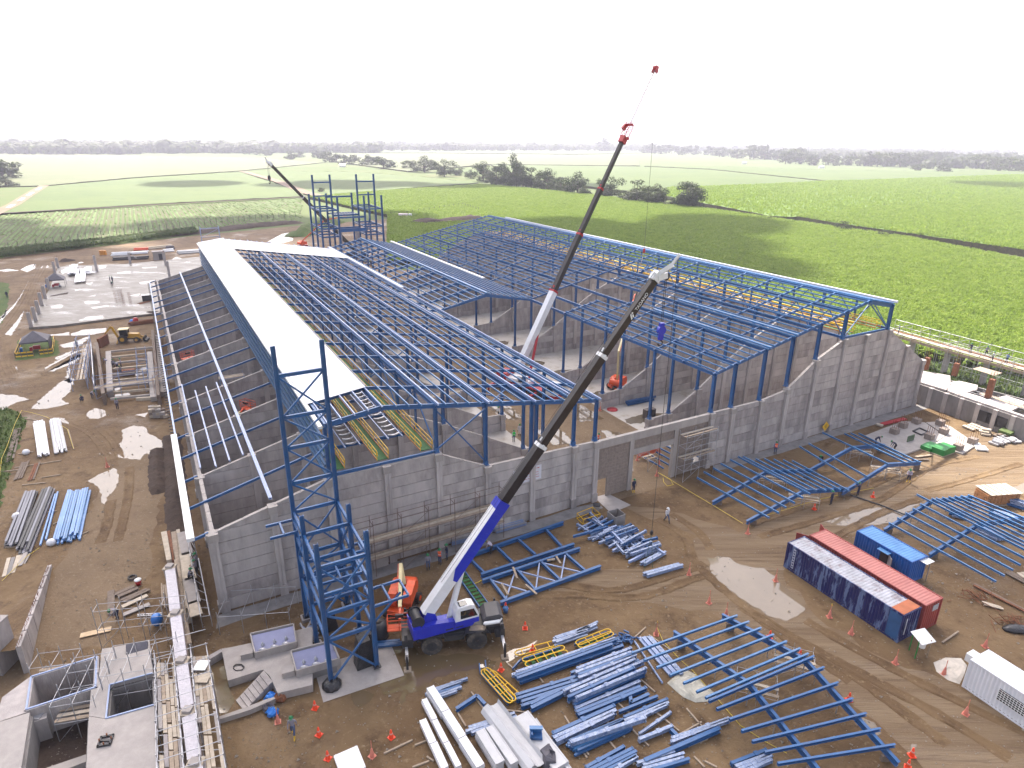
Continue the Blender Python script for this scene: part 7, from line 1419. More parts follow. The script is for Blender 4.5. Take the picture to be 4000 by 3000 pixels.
pose_mesh('bend', dict(base, pelvis=(0,-.1,.88), waist=(0,.05,1.03), chest=(0,.26,1.16), neck=(0,.4,1.22), head=(0,.5,1.26), crown=(0,.6,1.31), ls=(-.2,.3,1.16), le=(-.24,.38,.9), lw=(-.2,.48,.68), lh=(-.2,.5,.61), rs=(.2,.3,1.16), re=(.24,.38,.9), rw=(.2,.48,.68), rh=(.2,.5,.61), lhip=(-.1,-.08,.84), rhip=(.1,-.08,.84), lk=(-.14,.1,.47), rk=(.14,.06,.47), face=(0,.6,-.7)))
pose_mesh('sit', dict(base, pelvis=(0,0,.3), waist=(0,.04,.47), chest=(0,.12,.68), neck=(0,.18,.83), head=(0,.22,.93), crown=(0,.24,1.04), ls=(-.2,.13,.74), le=(-.26,.22,.5), lw=(-.16,.42,.5), lh=(-.13,.48,.5), rs=(.2,.13,.74), re=(.26,.22,.5), rw=(.16,.42,.46), rh=(.13,.48,.46), lhip=(-.1,.02,.28), lk=(-.18,.36,.5), la=(-.16,.3,.1), lt=(-.17,.46,.045), rhip=(.1,.02,.28), rk=(.18,.36,.5), ra=(.16,.3,.1), rt=(.17,.46,.045)))
HELM = {}
def helmet_mesh(c):
    if c in HELM: return HELM[c]
    b = MB(); b.lathe([(.155,0),(.16,.012),(.128,.02),(.122,.07),(.095,.12),(.05,.15),(.01,.155)], (0,0,0), 12); b.box((0,.15,.008), (.18,.1,.016)); HELM[c] = b.mesh('helmet', mat('helmet_'+c, {'green': (.01,.16,.05), 'white': (.7,.7,.7), 'red': (.45,.02,.02), 'blue': (.02,.15,.4)}[c], .3)); return HELM[c]
VEST = {}
def vest_mesh(c, J):
    key = (c, tuple(J['chest']))
    if key in VEST: return VEST[key]
    A, B_ = Vector(J['pelvis']), Vector(J['neck']); d = (B_-A).normalized(); b = MB(); n = 12; vs = []; fs = []
    x = Vector((1,0,0)); y = d.cross(x)*-1; prf = [(.1,.19,.155),(.45,.185,.15),(.72,.215,.165),(.9,.2,.14),(1.0,.1,.09)]
    for t_, rx_, ry_ in prf:
        for i in range(n): a = 6.283*i/n; vs.append(A.lerp(B_, t_)+x*(rx_*math.cos(a))+y*(ry_*math.sin(a)))
    for k in range(len(prf)-1):
        for i in range(n): fs.append((k*n+i, k*n+(i+1) % n, (k+1)*n+(i+1) % n, (k+1)*n+i))
    b.add(vs, fs, 0, True)
    b2 = MB();
    mats = [mat('vest_'+c, {'orange': (.85,.12,.02), 'green': (.05,.6,.08), 'yellow': (.6,.6,.03)}[c], .6), mat('reflective', (.75,.75,.72), .35)]
    vs = [];
    for t_ in (.38, .48):
        for i in range(n): a = 6.283*i/n; vs.append(A.lerp(B_, t_)+x*(.195*math.cos(a))+y*(.16*math.sin(a)))
    b.add(vs, [(i, (i+1) % n, (i+1) % n+n, i+n) for i in range(n)], 1, True)
    VEST[key] = b.mesh('safety_vest', mats); return VEST[key]
PM = {}
PC = [0]
def person(p, pose, face, shirt, trous, boots, label, helmet='green', vest=None, z=0.0, k=1.08):
    me, cr, f_, J = POSES[pose]; key = (pose, shirt, trous, boots)
    if key not in PM:
        m2 = me.copy(); m2.materials.clear()
        for m in (cmat(shirt, SHIRTS), cmat(trous, TROUS), SKIN, mat('boots_'+boots, BOOTS[boots], .5), mat('eye_dark', (.02,.012,.01), .4)): m2.materials.append(m)
        m2.polygons.foreach_set('material_index', [q.material_index for q in me.polygons]); PM[key] = m2
    t = thing('person', label, 'person', (p.x, p.y, z), face); t.scale = (k,)*3; link('body', PM[key], t)
    if helmet:
        h = link('helmet', helmet_mesh(helmet), t); up = (cr-Vector(J['head'])).normalized(); h.location = cr-up*.055; h.rotation_mode = 'QUATERNION'; h.rotation_quaternion = Vector((0,0,1)).rotation_difference(up)
    if vest: link('safety_vest', vest_mesh(vest, J), t)
    PC[0] += 1; return t
F_ = math.atan2
person(at(1673,2226), 'stand', 3.4, 'grey', 'jeans', 'black', 'person in grey shirt and jeans standing right of the blue flag by the wall')
person(at(1719,2205), 'stand', 2.6, 'grey', 'jeans', 'black', 'person in orange vest and green helmet standing at the scaffold foot', vest='orange')
person(at(1746,2186), 'stand', 2.0, 'navy', 'jeans', 'black', 'person in dark shirt standing next to the orange-vested one')
person(at(1920,2163), 'bend', 1.2, 'lilac', 'dark', 'black', 'person in pale shirt bending over the flat blue frame')
person(at(2474,1924), 'stand', 3.6, 'navy', 'navy', 'yellow', 'person in navy with yellow boots leaning at the gateway pier')
person(at(2604,2040), 'walk', 3.5, 'white', 'jeans', 'black', 'person in white shirt and jeans walking across the mud before the gateway', 'white')
person(at(2007,1727), 'stand', 3.3, 'white', 'jeans', 'black', 'person in bright green vest standing inside the shed', 'green', 'green')
person(at(2030,1703), 'stand', 3.0, 'white', 'white', 'black', 'person all in white standing behind the green vest inside the shed')
person(at(1948,1632), 'work', 1.4, 'white', 'dark', 'black', 'person in white leaning on the low wall inside the shed')
person(at(2338,1740), 'stand', 2.0, 'white', 'jeans', 'black', 'person half hidden by the wall top beside the last blue column', 'green', 'orange')
person(at(3027,1773), 'stand', 3.1, 'blue', 'jeans', 'black', 'person in orange vest standing at the foot of the right front wall', vest='orange')
person(at(3245,1972), 'stand', .6, 'navy', 'navy', 'black', 'person in navy with white stripe standing at the left frame end')
person(at(3350,1938), 'work', .6, 'navy', 'navy', 'black', 'person in navy working at the right frame end')
person(at(3546,1884), 'work', 2.4, 'lilac', 'navy', 'yellow', 'person in lilac shirt standing in the sun by the right frame')
person(at(3206,1812), 'bend', 2.4, 'navy', 'navy', 'black', 'person in dark clothes bending between the two blue frames')
person(at(3418,1738), 'bend', 4.4, 'navy', 'navy', 'black', 'person bending at the far corner of the right frame')
person(at(3494,1760), 'bend', 1.4, 'navy', 'dark', 'yellow', 'person bending over the concrete slab behind the right frame')
person(zG(850,585), 'bend', 2.8, 'grey', 'navy', 'black', 'person in grey holding the dark formwork board on the haul road')
person(zG(2115,1432), 'walk', 3.3, 'grey', 'jeans', 'yellow', 'person in grey shirt and yellow boots walking near the bottom edge')
person(zG(1362,300, 2.0), 'sit', 5.0, 'grey', 'dark', 'black', 'person sitting on the plank walkway at the left front corner', z=2.05)
person(zG(1418,265, 1.2), 'work', 1.6, 'grey', 'dark', 'black', 'person with a red bundle on the scaffold beside the sitting one', z=1.0)
person(zG(1425,215, 1.2), 'work', 1.8, 'grey', 'dark', 'black', 'person at the far end of the plank walkway', z=1.0)
for k, (x, y, pz, f, sh, bt, lab) in enumerate([(925,85,'stand',.4,'grey','black','person at the far left of the crew in the formwork pit'),(955,90,'bend',.8,'grey','black','person bending in the middle of the crew in the formwork pit'),(985,75,'stand',2.2,'lilac','black','person at the right of the crew in the formwork pit'),(985,140,'work',1.4,'grey','black','person pushing a box of tools in the formwork pit'),(768,210,'work',5.2,'grey','yellow','person on the left scaffold with yellow boots'),(835,195,'work',1.0,'blue','black','person in blue on the left formwork, upper one'),(850,310,'stand',1.2,'grey','yellow','person in the middle of the near formwork end'),(750,325,'bend',4.6,'lilac','black','person bending at the near left scaffold corner'),(955,415,'stand',.2,'grey','black','person in grey standing alone at the near edge of the formwork pit'),(672,352,'sit',1.0,'navy','black','person crouching at the left edge of the formwork site'),(870,60,'bend',1.2,'lilac','black','person bending at the far end of the left formwork'),(630,-70,'stand',1.0,'grey','black','person standing by the earth heap before the backhoe')]):
    person(zF(x, y), pz, f, sh, 'navy', bt, lab, z=0)
for k, (x, y, pz, lab) in enumerate([(1325,470,'stand','person in dark clothes standing left of two on the wet slab'),(1355,475,'stand','person in dark clothes standing right of two on the wet slab'),(1345,520,'bend','person bending in front of the two on the wet slab'),(965,390,'stand','person in purple-blue beside the white sheets on the slab'),(715,535,'sit','person in red sitting under the dark tent on the slab'),(90,660,'stand','person standing on the grass at the left edge')]): person(zH(x, y, .5 if k < 5 else 0), pz, 2.0+k, 'navy' if k != 4 else 'lilac', 'navy', 'black', lab, z=.5 if k < 5 else 0)
zN = zz(1100, 640, .3617)
for k, (x, y, lab) in enumerate([(935,1108,'left one of two people working on the white gutter of the left roof'),(968,1112,'right one of two people working on the white gutter of the left roof')]):
    p = zN(x, y, 13.4); person(p, 'bend', 2.0+k, 'navy', 'navy', 'black', lab, z=13.42)
for k, (x, y, lab) in enumerate([(400,390,'person at the near end of the high formwork platform at right'),(1430,665,'person in dark shirt in the middle of the high platform at right'),(1655,710,'person in grey beside the dark shirt on the high platform'),(1745,790,'person in red and white on the high platform at right'),(1950,820,'person at the far right of the high platform')]):
    p = zI(x, y, 5.0); person(p, 'work', 1.0+k, ['grey','navy','grey','white','blue'][k], 'navy', 'black', lab, z=5.06)
def slab(par, name, conv, pts, z, th, m):
    b = MB(); P_ = [conv(*p, z) for p in pts]; b.prism(P_, (0, 0, -th)); o = b.build(name, m, par); return o
def wallseg(par, name, a, c, z0, z1a, z1b, th, m):
    """upright wall between plan points a and c, its top going from z1a to z1b"""
    a, c = Vector(a), Vector(c); d = (c-a); d.z = 0; d.normalize(); s = Vector((-d.y, d.x, 0))*th/2; b = MB()
    b.prism([Vector((a.x, a.y, z0))-s, Vector((c.x, c.y, z0))-s, Vector((c.x, c.y, z1b))-s, Vector((a.x, a.y, z1a))-s], s*2); return b.build(name, m, par)
ZD2 = 2.6
q0 = zG(700, 1200, 0)
D = thing('concrete_deck', 'raised concrete deck with square floor openings at the bottom left', 'deck', (q0.x, q0.y, 0))
slab(D, 'deck_slab', zG, [(725,858),(735,800),(800,792),(1075,735),(1102,975),(790,1060)], ZD2, .35, CONC_L)
slab(D, 'deck_slab', zG, [(640,1283),(655,1098),(702,1082),(727,862),(788,1062),(762,1303)], ZD2-.003, .35, CONC_L)
slab(D, 'deck_slab', zG, [(640,1287),(762,1306),(1110,1206),(1140,1800),(615,1800)], ZD2+.003, .35, CONC_L)
slab(D, 'deck_slab', zG, [(-200,1390),(215,1258),(130,1800),(-200,1800)], ZD2, .35, CONC_L)
slab(D, 'deck_slab', zG, [(15,1150),(205,1010),(212,1252),(-40,1335)], ZD2-.1, .35, CONC)
for a, c in (((790,1062),(1100,977)), ((790,1062),(764,1303)), ((764,1303),(1108,1206))): wallseg(D, 'opening_rim', zG(*a, ZD2), zG(*c, ZD2), ZD2, ZD2+.08, ZD2+.08, .1, PALE)
for a, c in (((795,1068),(1095,985)), ((1100,985),(1108,1200)), ((790,1070),(768,1300))): wallseg(D, 'pit_wall', zG(*a, ZD2), zG(*c, ZD2), 0, ZD2-.36, ZD2-.36, .2, CONC_D)
for a, c, m in (((225,1003),(697,858),CONC), ((697,858),(688,1078),CONC), ((688,1078),(190,1238),CONC), ((190,1238),(225,1003),CONC)):
    wallseg(D, 'pit_wall', zG(*a, ZD2), zG(*c, ZD2), .05, ZD2, ZD2, .3, m); wallseg(D, 'opening_rim', zG(*a, ZD2), zG(*c, ZD2), ZD2+.004, ZD2+.07, ZD2+.07, .12, PALE)
wallseg(D, 'pit_wall', zG(640,1287,ZD2), zG(617,1800,ZD2), 0, ZD2-.36, ZD2-.36, .25, CONC_D); wallseg(D, 'pit_wall', zG(213,1260,ZD2), zG(135,1800,ZD2), 0, ZD2-.36, ZD2-.36, .25, CONC_D); wallseg(D, 'deck_front', zG(727,856,ZD2), zG(1072,738,ZD2), 0, ZD2-.36, ZD2-.36, .25, CONC_D)
sheet('pit_floor', [zG(*p) for p in [(150,1250),(620,1060),(660,1100),(640,1800),(100,1800)]], .016, M_DARKSOIL)
sheet('pit_floor', [zG(*p) for p in [(760,1080),(1090,1000),(1110,1240),(750,1330)]], .016, M_DARKSOIL)
part('inner_column', D, CONC, 'beam', zG(310,1420), zG(310,1420)+Vector((0,0,1.9)), 1.3, 1.3); part('column_plate', D, GALV, 'box', zG(310,1420)+Vector((0,0,1.95)), (.9,.9,.08))
slab(D, 'lower_beam', zG, [(330,1659),(620,1560),(625,1610),(420,1690)], .9, .5, CONC_L)
for x, y in ((760,1462),):
    t = thing('anchor_bracket', 'small square steel anchor frame on the concrete deck', 'anchor frame', tuple(zG(x, y, 0))); c = zG(x, y, ZD2+.08)
    for s in range(4): th = R(15+90*s); d = Vector((math.cos(th), math.sin(th), 0)); part('side', t, DARK, 'box', c+d*.36, (.12, .85, .14), d, Vector((-d.y, d.x, 0))); part('bolt', t, RUST, 'cyl', c+d*.36, c+d*.36+Vector((0,0,.25)), .05)
    part('cross_bar', t, DARK, 'box', c, (.7, .12, .1))
b = MB(); c = zG(980,790,ZD2+.02); b.prism([zG(905,770,ZD2+.4), zG(1062,738,ZD2+.4), zG(1062,800,ZD2+.02), zG(908,842,ZD2+.02)], (0,0,-.3)); tag(b.build('formwork_box', TARP), 'grey formwork box at the far edge of the concrete deck', 'formwork')
t = thing('retaining_wall', 'long concrete retaining wall along the left of the haul road, rising towards the camera', 'wall', tuple(zG(200, 800)))
wa_, wb2 = zG(362, 215), zG(190, 985); N_ = 6
for k in range(N_):
    a, c = wa_.lerp(wb2, k/N_), wa_.lerp(wb2, (k+1)/N_-.008); wallseg(t, 'wall_section', a, c, 0, .3+2.4*k/N_, .3+2.4*(k+1)/N_, .35, CONC)
b = MB()
for k in range(60): a = wa_.lerp(wb2, rnd(0,1)); h = .3+2.4*((a-wa_).length/(wb2-wa_).length); b.cyl(a+Vector((0,0,h)), a+Vector((rnd(-.1,.1), rnd(-.1,.1), h+rnd(.15,.45))), .02, .02, 3)
tag(b.build('rebar_stubs', RUST, t), kind='stuff')
bm_l = MB(); e1, e2 = zG(345, 230), zG(160, 1000); s_ = Vector((-1,-.1,0))
b = MB(); b.prism([Vector((wa_.x, wa_.y, .0)), Vector((wb2.x, wb2.y, .0)), Vector((wb2.x, wb2.y, 2.5)), Vector((wa_.x, wa_.y, .2))], Vector((-.2,0,0)));
ez = MB(); ez.add([Vector((wa_.x-.25, wa_.y, .3)), Vector((wb2.x-.25, wb2.y, 2.5)), Vector((wb2.x-9, wb2.y+1, .0)), Vector((wa_.x-9, wa_.y+1, .0))], [(0,3,2,1)]); tag(ez.build('earth_bank', M_MUD), kind='structure')
t = thing('wall_block', 'tall concrete wall stub with hollow top at the left edge', 'wall', tuple(zG(60, 900)))
c = zG(95, 915); part('stub', t, CONC, 'box', c+Vector((-.6,-.2,2.1)), (1.3, 2.0, 4.2)); part('cap', t, CONC_L, 'box', c+Vector((-.6,-.2,4.26)), (1.4, 2.1, .1)); part('wing', t, CONC, 'box', c+Vector((-2.6,-1.5,1.6)), (2.6, .4, 3.2)); part('wing', t, CONC_L, 'box', c+Vector((-2.9,-4.5,1.8)), (.5, 5.5, 3.6))
WBm = thing('wrapped_beam', 'long white plastic-wrapped beam running away between plank walkways at the bottom left', 'beam', tuple(zG(1330, 900)))
wz = 3.3; caps = [(1222,208),(1262,542),(1305,885),(1352,1245),(1403,1620),(1440,1900)]
MW_ = mat('wrapped_white', (.42,.40,.44), .3, var=.15, vscale=3, bump=.5, bscale=7)
for a, c in zip(caps, caps[1:]):
    A, B_ = zG(*a, wz), zG(*c, wz); d = (B_-A).normalized(); part('wrapped_length', WBm, MW_, 'beam', A+d*.45+Vector((0,0,-.4)), B_-d*.45+Vector((0,0,-.4)), .82, .8); part('side_form', WBm, WOOD_D, 'beam', A+d*.4+Vector((0,0,-.95)), B_-d*.4+Vector((0,0,-.95)), 1.0, .3)
for a in caps:
    A = zG(*a, wz); part('post', WBm, CONC, 'box', Vector((A.x, A.y, 1.55)), (.8, .8, 3.1)); part('cap_plate', WBm, PLY, 'box', A+Vector((0,0,-.08)), (1.0, .9, .14)); part('cap_box', WBm, CONC_L, 'box', A+Vector((0,0,.1)), (.6,.55,.2))
PLW = thing('plank_walkway', 'plank walkway with tube rails left of the white wrapped beam', 'walkway', tuple(zG(1200, 1250))); PLR = thing('plank_walkway', 'plank walkway with tube rails right of the white wrapped beam', 'walkway', tuple(zG(1500, 1250)))
rg = random.Random(9); PM_ = [PLY, WOOD, mat('plank_grey', (.30,.27,.26), .8, var=.2, vscale=3), CONC_L, PLY]
for par, quad in ((PLW, [(1128,905),(1262,900),(1345,1800),(1150,1800)]), (PLR, [(1385,860),(1498,850),(1650,1800),(1465,1800)])):
    Aa, Bb, Cc_, Dd = [zG(*p, 2.75) for p in quad]; rows = 5
    for r in range(rows):
        p0 = 0.0; p0 = rg.uniform(-.1, 0)
        while p0 < 1:
            L = rg.uniform(.16, .26); f0, f1 = (r+.06)/rows, (r+.94)/rows; q0_, q1_ = max(p0, 0), min(p0+L, 1)
            if rg.random() < .93:
                P4 = [Aa.lerp(Dd, q0_).lerp(Bb.lerp(Cc_, q0_), f0), Aa.lerp(Dd, q0_).lerp(Bb.lerp(Cc_, q0_), f1), Aa.lerp(Dd, q1_).lerp(Bb.lerp(Cc_, q1_), f1), Aa.lerp(Dd, q1_).lerp(Bb.lerp(Cc_, q1_), f0)]
                dz = Vector((0,0,rg.uniform(0, .07))); b = MB(); b.prism([p+dz for p in P4], (0,0,-.05)); b.build('plank', PM_[rg.randrange(5)], par)
            p0 += L+.012
    for (ea, eb) in ((Aa, Dd), (Bb, Cc_)):
        n = 9
        for k in range(n):
            p = ea.lerp(eb, k/(n-1)); part('standard', par, GALV, 'cyl', Vector((p.x, p.y, 0)), Vector((p.x, p.y, 4.0)), .035, .035, 5)
        for z in (3.3, 3.8): part('guard_rail', par, GALV, 'cyl', Vector((ea.x, ea.y, z)), Vector((eb.x, eb.y, z)), .03, .03, 5)
    for k in range(9): p = Aa.lerp(Dd, k/8); q = Bb.lerp(Cc_, k/8); part('transom', par, GALV, 'cyl', Vector((p.x, p.y, 2.68)), Vector((q.x, q.y, 2.68)), .03, .03, 5)
for k in range(10):
    a, c = zG(1085+6*k, 770+105*k, 3.9), zG(1480+14*k, 660+100*k, 3.9); part('cross_tube', PLR, GALV, 'cyl', a, c, .03, .03, 5)
part('white_plate', PLR, WHITEP, 'box', zG(1450,920,2.95), (.95,1.0,.06)); part('grey_plate', PLR, PLY, 'box', zG(1465,1010,2.93), (.9,.9,.05))
scaffold('tube guard rails round the far edge of the concrete deck', zG(735, 800, 0), (1, .18, 0), 4, 1.75, 1, 1.0, 2, 1.9, group=None, r=.03)
scaffold('tube scaffold inside the left blue-rimmed pit', zG(270, 1150, 0), (1, .2, 0), 2, 1.5, 1, 1.6, 2, 1.4, planks=(1,), group=None, r=.03)
scaffold('tube scaffold with boards in the gap beside the concrete deck', zG(430, 1470, 0), (1, .25, 0), 2, 1.4, 3, 1.6, 2, 1.6, planks=(1,), group=None, r=.03)
scaffold('tube guard frame standing over the right floor opening', zG(790, 1290, 0), (1, .25, 0), 3, 1.5, 2, 1.6, 2, 1.9, planks=(), group=None, r=.03)
t = thing('plank_walkway', 'long narrow plank walkway with side ladder frame at the left front corner', 'walkway', tuple(zG(1370, 300)))
for k, (a, c) in enumerate((((1312,-40),(1350,120)), ((1330,110),(1375,300)), ((1357,290),(1402,470)), ((1385,460),(1415,560)))): part('plank', t, PLY if k % 2 else CONC_L, 'beam', zG(*a, 2.0), zG(*c, 2.0), 1.0, .07)
for x0, y0, x1, y1 in ((1345,-30,1445,570), (1430,150,1510,560)): part('rail', t, GALV, 'cyl', zG(x0,y0,2.6), zG(x1,y1,2.6), .04, .04, 5); part('rail', t, GALV, 'cyl', zG(x0,y0,1.2), zG(x1,y1,1.2), .04, .04, 5)
for k in range(10):
    f = k/9; a = zG(1345+100*f, -30+600*f, 1.2); c = zG(1405+110*f, 80+480*f, 1.2); part('rung', t, GALV, 'cyl', a, c, .035, .035, 5); part('standard', t, GALV, 'cyl', Vector((a.x, a.y, 0)), Vector((a.x, a.y, 2.9)), .035, .035, 5); part('standard', t, GALV, 'cyl', Vector((c.x, c.y, 0)), Vector((c.x, c.y, 2.6)), .035, .035, 5)
t = thing('formwork_trench', 'brown formwork walls in a row along the left side of the haul road end', 'formwork', tuple(zG(1230, 100)))
for a, c, w, m in (((1190,5),(1232,210),.55,PLY), ((1222,0),(1260,210),.3,RUST), ((1262,5),(1325,560),.5,WOOD), ((1290,-10),(1360,560),.35,PLY), ((1325,560),(1372,820),.4,WOOD)): part('form_wall', t, m, 'beam', zG(*a, 1.0), zG(*c, 1.0), w, 1.7)
t = thing('platform', 'low concrete platform with steps down to a narrow trench beside the plank walkway', 'platform', tuple(zG(1900, 1000)))
PZ = .75
slab(t, 'platform_slab', zG, [(1595,800),(1660,790),(1800,760),(2250,640),(2250,1060),(2000,1120),(1945,1000),(1895,950),(1640,1030)], PZ, .7, CONC_L)
slab(t, 'trench_wall', zG, [(1500,850),(1590,800),(1600,820),(1510,875)], PZ, .7, CONC)
slab(t, 'kerb', zG, [(1570,1290),(1800,1210),(2000,1130),(2005,1150),(1800,1240),(1575,1310)], .45, .44, CONC_L)
for k in range(7):
    f = k/7; x0, y0 = 1900-200*f, 955+215*f; slab(t, 'step', zG, [(x0,y0),(x0-30,y0+33),(x0+30,y0+110),(x0+62,y0+80)], PZ-.04-.1*k, max(.02, PZ-.05-.1*k), CONC)
sheet('trench_water', [zG(*p) for p in [(1505,870),(1592,815),(1640,1035),(1690,1180),(1640,1260),(1560,1270)]], .03, M_WATERB)
line('hose', 'black hose coiled on the concrete platform', 'hose', lambda x, y: zG(x, y, PZ), [(1680,930),(1700,915),(1740,915),(1760,935),(1745,955),(1700,960),(1680,945),(1690,925),(1740,920),(1755,940)], .05, .04, BLACK)
def hopper(label, conv, P4, grp):
    P_ = [conv(*p, 1.35) for p in P4]; c = sum(P_, Vector())/4; t = thing('hopper', label, 'hopper', (c.x, c.y, 0), 0, grp); LIL = mat('hopper_lilac', (.26,.27,.42), .5, var=.08); d = (P_[1]-P_[0]).normalized(); s = (P_[3]-P_[0]).normalized()
    for i in range(4): wallseg(t, 'rim', P_[i], P_[(i+1) % 4], .75, 1.42, 1.42, .1, CONC_L)
    for k in range(2): b = MB(); f0, f1 = .05+.5*k, .42+.5*k; b.add([P_[0].lerp(P_[3], f0)+Vector((0,0,-.1)), P_[1].lerp(P_[2], f0)+Vector((0,0,-.1)), P_[1].lerp(P_[2], f1)+Vector((0,0,-.45)), P_[0].lerp(P_[3], f1)+Vector((0,0,-.45))], [(0,1,2,3)]); b.build('chute_plate', LIL, t)
    for k in range(3): b = MB(); q = P_[0].lerp(P_[1], .22+.28*k).lerp(P_[3].lerp(P_[2], .22+.28*k), .62); b.lathe([(.36,-.5),(.02,.2)], q+Vector((0,0,-.05)), 4); b.build('cone', GALV, t); b = MB(); b.ell(P_[0].lerp(P_[1], .2+.28*k).lerp(P_[3].lerp(P_[2], .2+.28*k), .88)+Vector((0,0,-.2)), (.38,.2,.25), 8, 5); b.build('scoop', GALV, t)
    part('base', t, CONC_D, 'box', c+Vector((0,0,-.95)), ((P_[1]-P_[0]).length*.94, (P_[3]-P_[0]).length*.9, .78), d, Vector((-d.y, d.x, 0))); q = P_[0].lerp(P_[3], .75)-d*.55; part('motor_box', t, CONC_L, 'box', Vector((q.x, q.y, .95)), (.95, .7, .55), d, Vector((-d.y, d.x, 0)))
hopper('lilac steel hopper tray on the platform, the one farther from the blue tower', zG, [(1803,693),(2113,622),(2133,752),(1835,832)], 'lilac hopper trays by the blue tower'); hopper('lilac steel hopper tray against the front left leg of the blue tower', zA, [(252,1186),(545,1110),(600,1240),(290,1330)], 'lilac hopper trays by the blue tower')
rg = random.Random(8); t = thing('scrap_heap', 'heap of pale metal angles between the two hopper trays', 'scrap heap', tuple(zA(370, 1070))); c = zA(375, 1070)
for k in range(16): d = Vector((rg.gauss(0,1), rg.gauss(0,1), 0)).normalized(); p = c+Vector((rg.gauss(0,.6), rg.gauss(0,.7), .15+.4*rg.random())); part('angle', t, (CONC_L, GALV, PALE)[k % 3], 'beam', p-d*.7, p+d*.7, .12, .12, 0, 'C')
scaffold('thin tube guard rail beside the hopper trays', zG(1585, 700, 0), (1, .12, 0), 3, 2.0, 1, 3.5, 1, 1.9, group=None, r=.03, braces=False)
SCM = mat('rusty_tube', (.16,.11,.09), .7, var=.3, vscale=3)
scaffold('old brown tube scaffold with plank decks against the front wall behind the tower', bw(10.8, -2.0), UD, 6, 2.85, 1, 1.1, 3, 1.95, SCM, planks=(1, 2), group='scaffolds on the front wall', boards=3, r=.035)
scaffold('grey tube scaffold with plank decks against the block panel right of the gateway', bw(53.7, -1.9), UD, 2, 2.6, 1, 1.3, 4, 1.55, GALV, planks=(2, 4), group='scaffolds on the front wall', boards=2, r=.035)
scaffold('tube scaffold with a yellow box inside the gateway', bw(51.6, 2.4), UD, 1, 1.6, 1, 2.0, 3, 1.6, GALV, planks=(1, 2), group=None, boards=2, r=.03)
scaffold('white tube scaffold standing inside the left bins near the blue rafters', bw(5.2, 7.2*E), UD, 1, 3.2, 1, 1.6, 4, 2.0, PALE, planks=(4,), group='scaffolds inside the shed', r=.035)
scaffold('white tube scaffold in the left bins, third bay from the far end', bw(6.5, 13.2*E), UD, 1, 3.0, 1, 1.8, 3, 2.2, PALE, planks=(1, 2), group='scaffolds inside the shed', r=.04)
scaffold('tube scaffold with plank decks on the floor under the left nave', bw(31, 4.4*E), UD, 1, 4.5, 1, 1.8, 3, 2.0, PALE, planks=(1, 2, 3), group='scaffolds inside the shed', r=.04)
scaffold('tube scaffold tower beyond the far end of the white roof', bw(11.2, 122.5), UD, 1, 4.2, 1, 1.5, 10, 1.95, PALE, planks=(9,), group=None, r=.05)
bars = thing('roof_joists', 'row of blue joists lying over the pit beside the gateway inside the shed', 'joists', tuple(bw(56, 5)))
for k in range(6): part('joist', bars, BLUE, 'beam', bw(53.6+k*1.3, 1.6, .4), bw(53.2+k*1.3, 8.5-.4*k, .4), .16, .2)
part('joist', bars, BLUE, 'beam', bw(44.6, 8.4, .5), bw(52.2, 8.2, .5), .3, .4)
t = thing('tool_cabinet', 'dark rusty steel cabinet on the right nave floor by a blue column', 'cabinet', tuple(zz(2200,1400,.3617)(925, 640))); q = zz(2200,1400,.3617)(925, 640); part('body', t, mat('cabinet_brown', (.10,.08,.07), .6, var=.2), 'box', q+Vector((0,0,.75)), (1.9, .9, 1.5), UD, VD); part('door', t, DARK, 'box', q+Vector((0,0,.75))-VD*.47+UD*.45, (.8, .04, 1.3), UD, VD); part('door', t, DARK, 'box', q+Vector((0,0,.75))-VD*.47-UD*.45, (.8, .04, 1.3), UD, VD)
q = zz(2200,1400,.3617)(850, 480); beams(zz(2200,1400,.3617), (705,520), (1010,455), (700,495), 3, 2, 'blue beam lying on the right nave floor along the cross wall', 'beams on the right nave floor', (BLUE,), .3, .35)
b = MB(); c = zz(2200,1400,.3617)(530, 555); b.lathe([(.9,0),(.85,.14)], c, 14); tag(b.build('red_cover', RED), 'flat red round cover on the right nave floor', 'cover')
FP = thing('formwork_pit', 'foundation formwork with two lanes of boards and cross beams, upper left of the shed', 'formwork', tuple(zF(1050, 200)))
fp = lambda x, y, z=0.0: zF(x, y, z)
for a, c, w, h, m in (((790,-90),(845,330),.5,2.0,WOOD_D), ((745,-90),(770,260),.12,2.2,GALV), ((880,-40),(895,290),.9,1.0,CONC_L), ((1215,-40),(1245,330),.9,.8,CONC_L), ((1240,-200),(1290,340),.5,1.8,WOOD_D), ((1280,-180),(1325,290),.9,.9,CONC_L), ((1105,330),(1300,320),.4,.5,PLY), ((800,-120),(870,-160),.5,2.0,RUST)): part('form_wall', FP, m, 'beam', fp(*a, h/2), fp(*c, h/2), w, h)
for k in range(9): y = -75+k*48; part('cross_beam', FP, PLY if k % 2 else CONC_L, 'beam', fp(895, y+20, .5), fp(1235, y-14, .5), .35, .35)
part('rebar_box', FP, RUST, 'box', fp(1040, 110, .5), (2.0, 1.1, .9), UD, VD)
for k in range(5): part('tool', FP, DARK, 'cyl', fp(1005+k*18, 105, .9), fp(1005+k*18, 100, 1.9), .09)
b = MB(); rg = random.Random(2)
for k in range(26):
    x = rg.uniform(795, 850) if k % 2 else rg.uniform(1240, 1300); y = rg.uniform(-90, 330); p = fp(x, y); b.cyl(p, p+Vector((0,0,rg.uniform(2.2,3.4))), .03, .03, 4)
tag(b.build('rebar_starters', RUST, FP), kind='stuff')
FP['label'] = 'foundation formwork with two lanes of boards and cross beams, upper left of the shed'
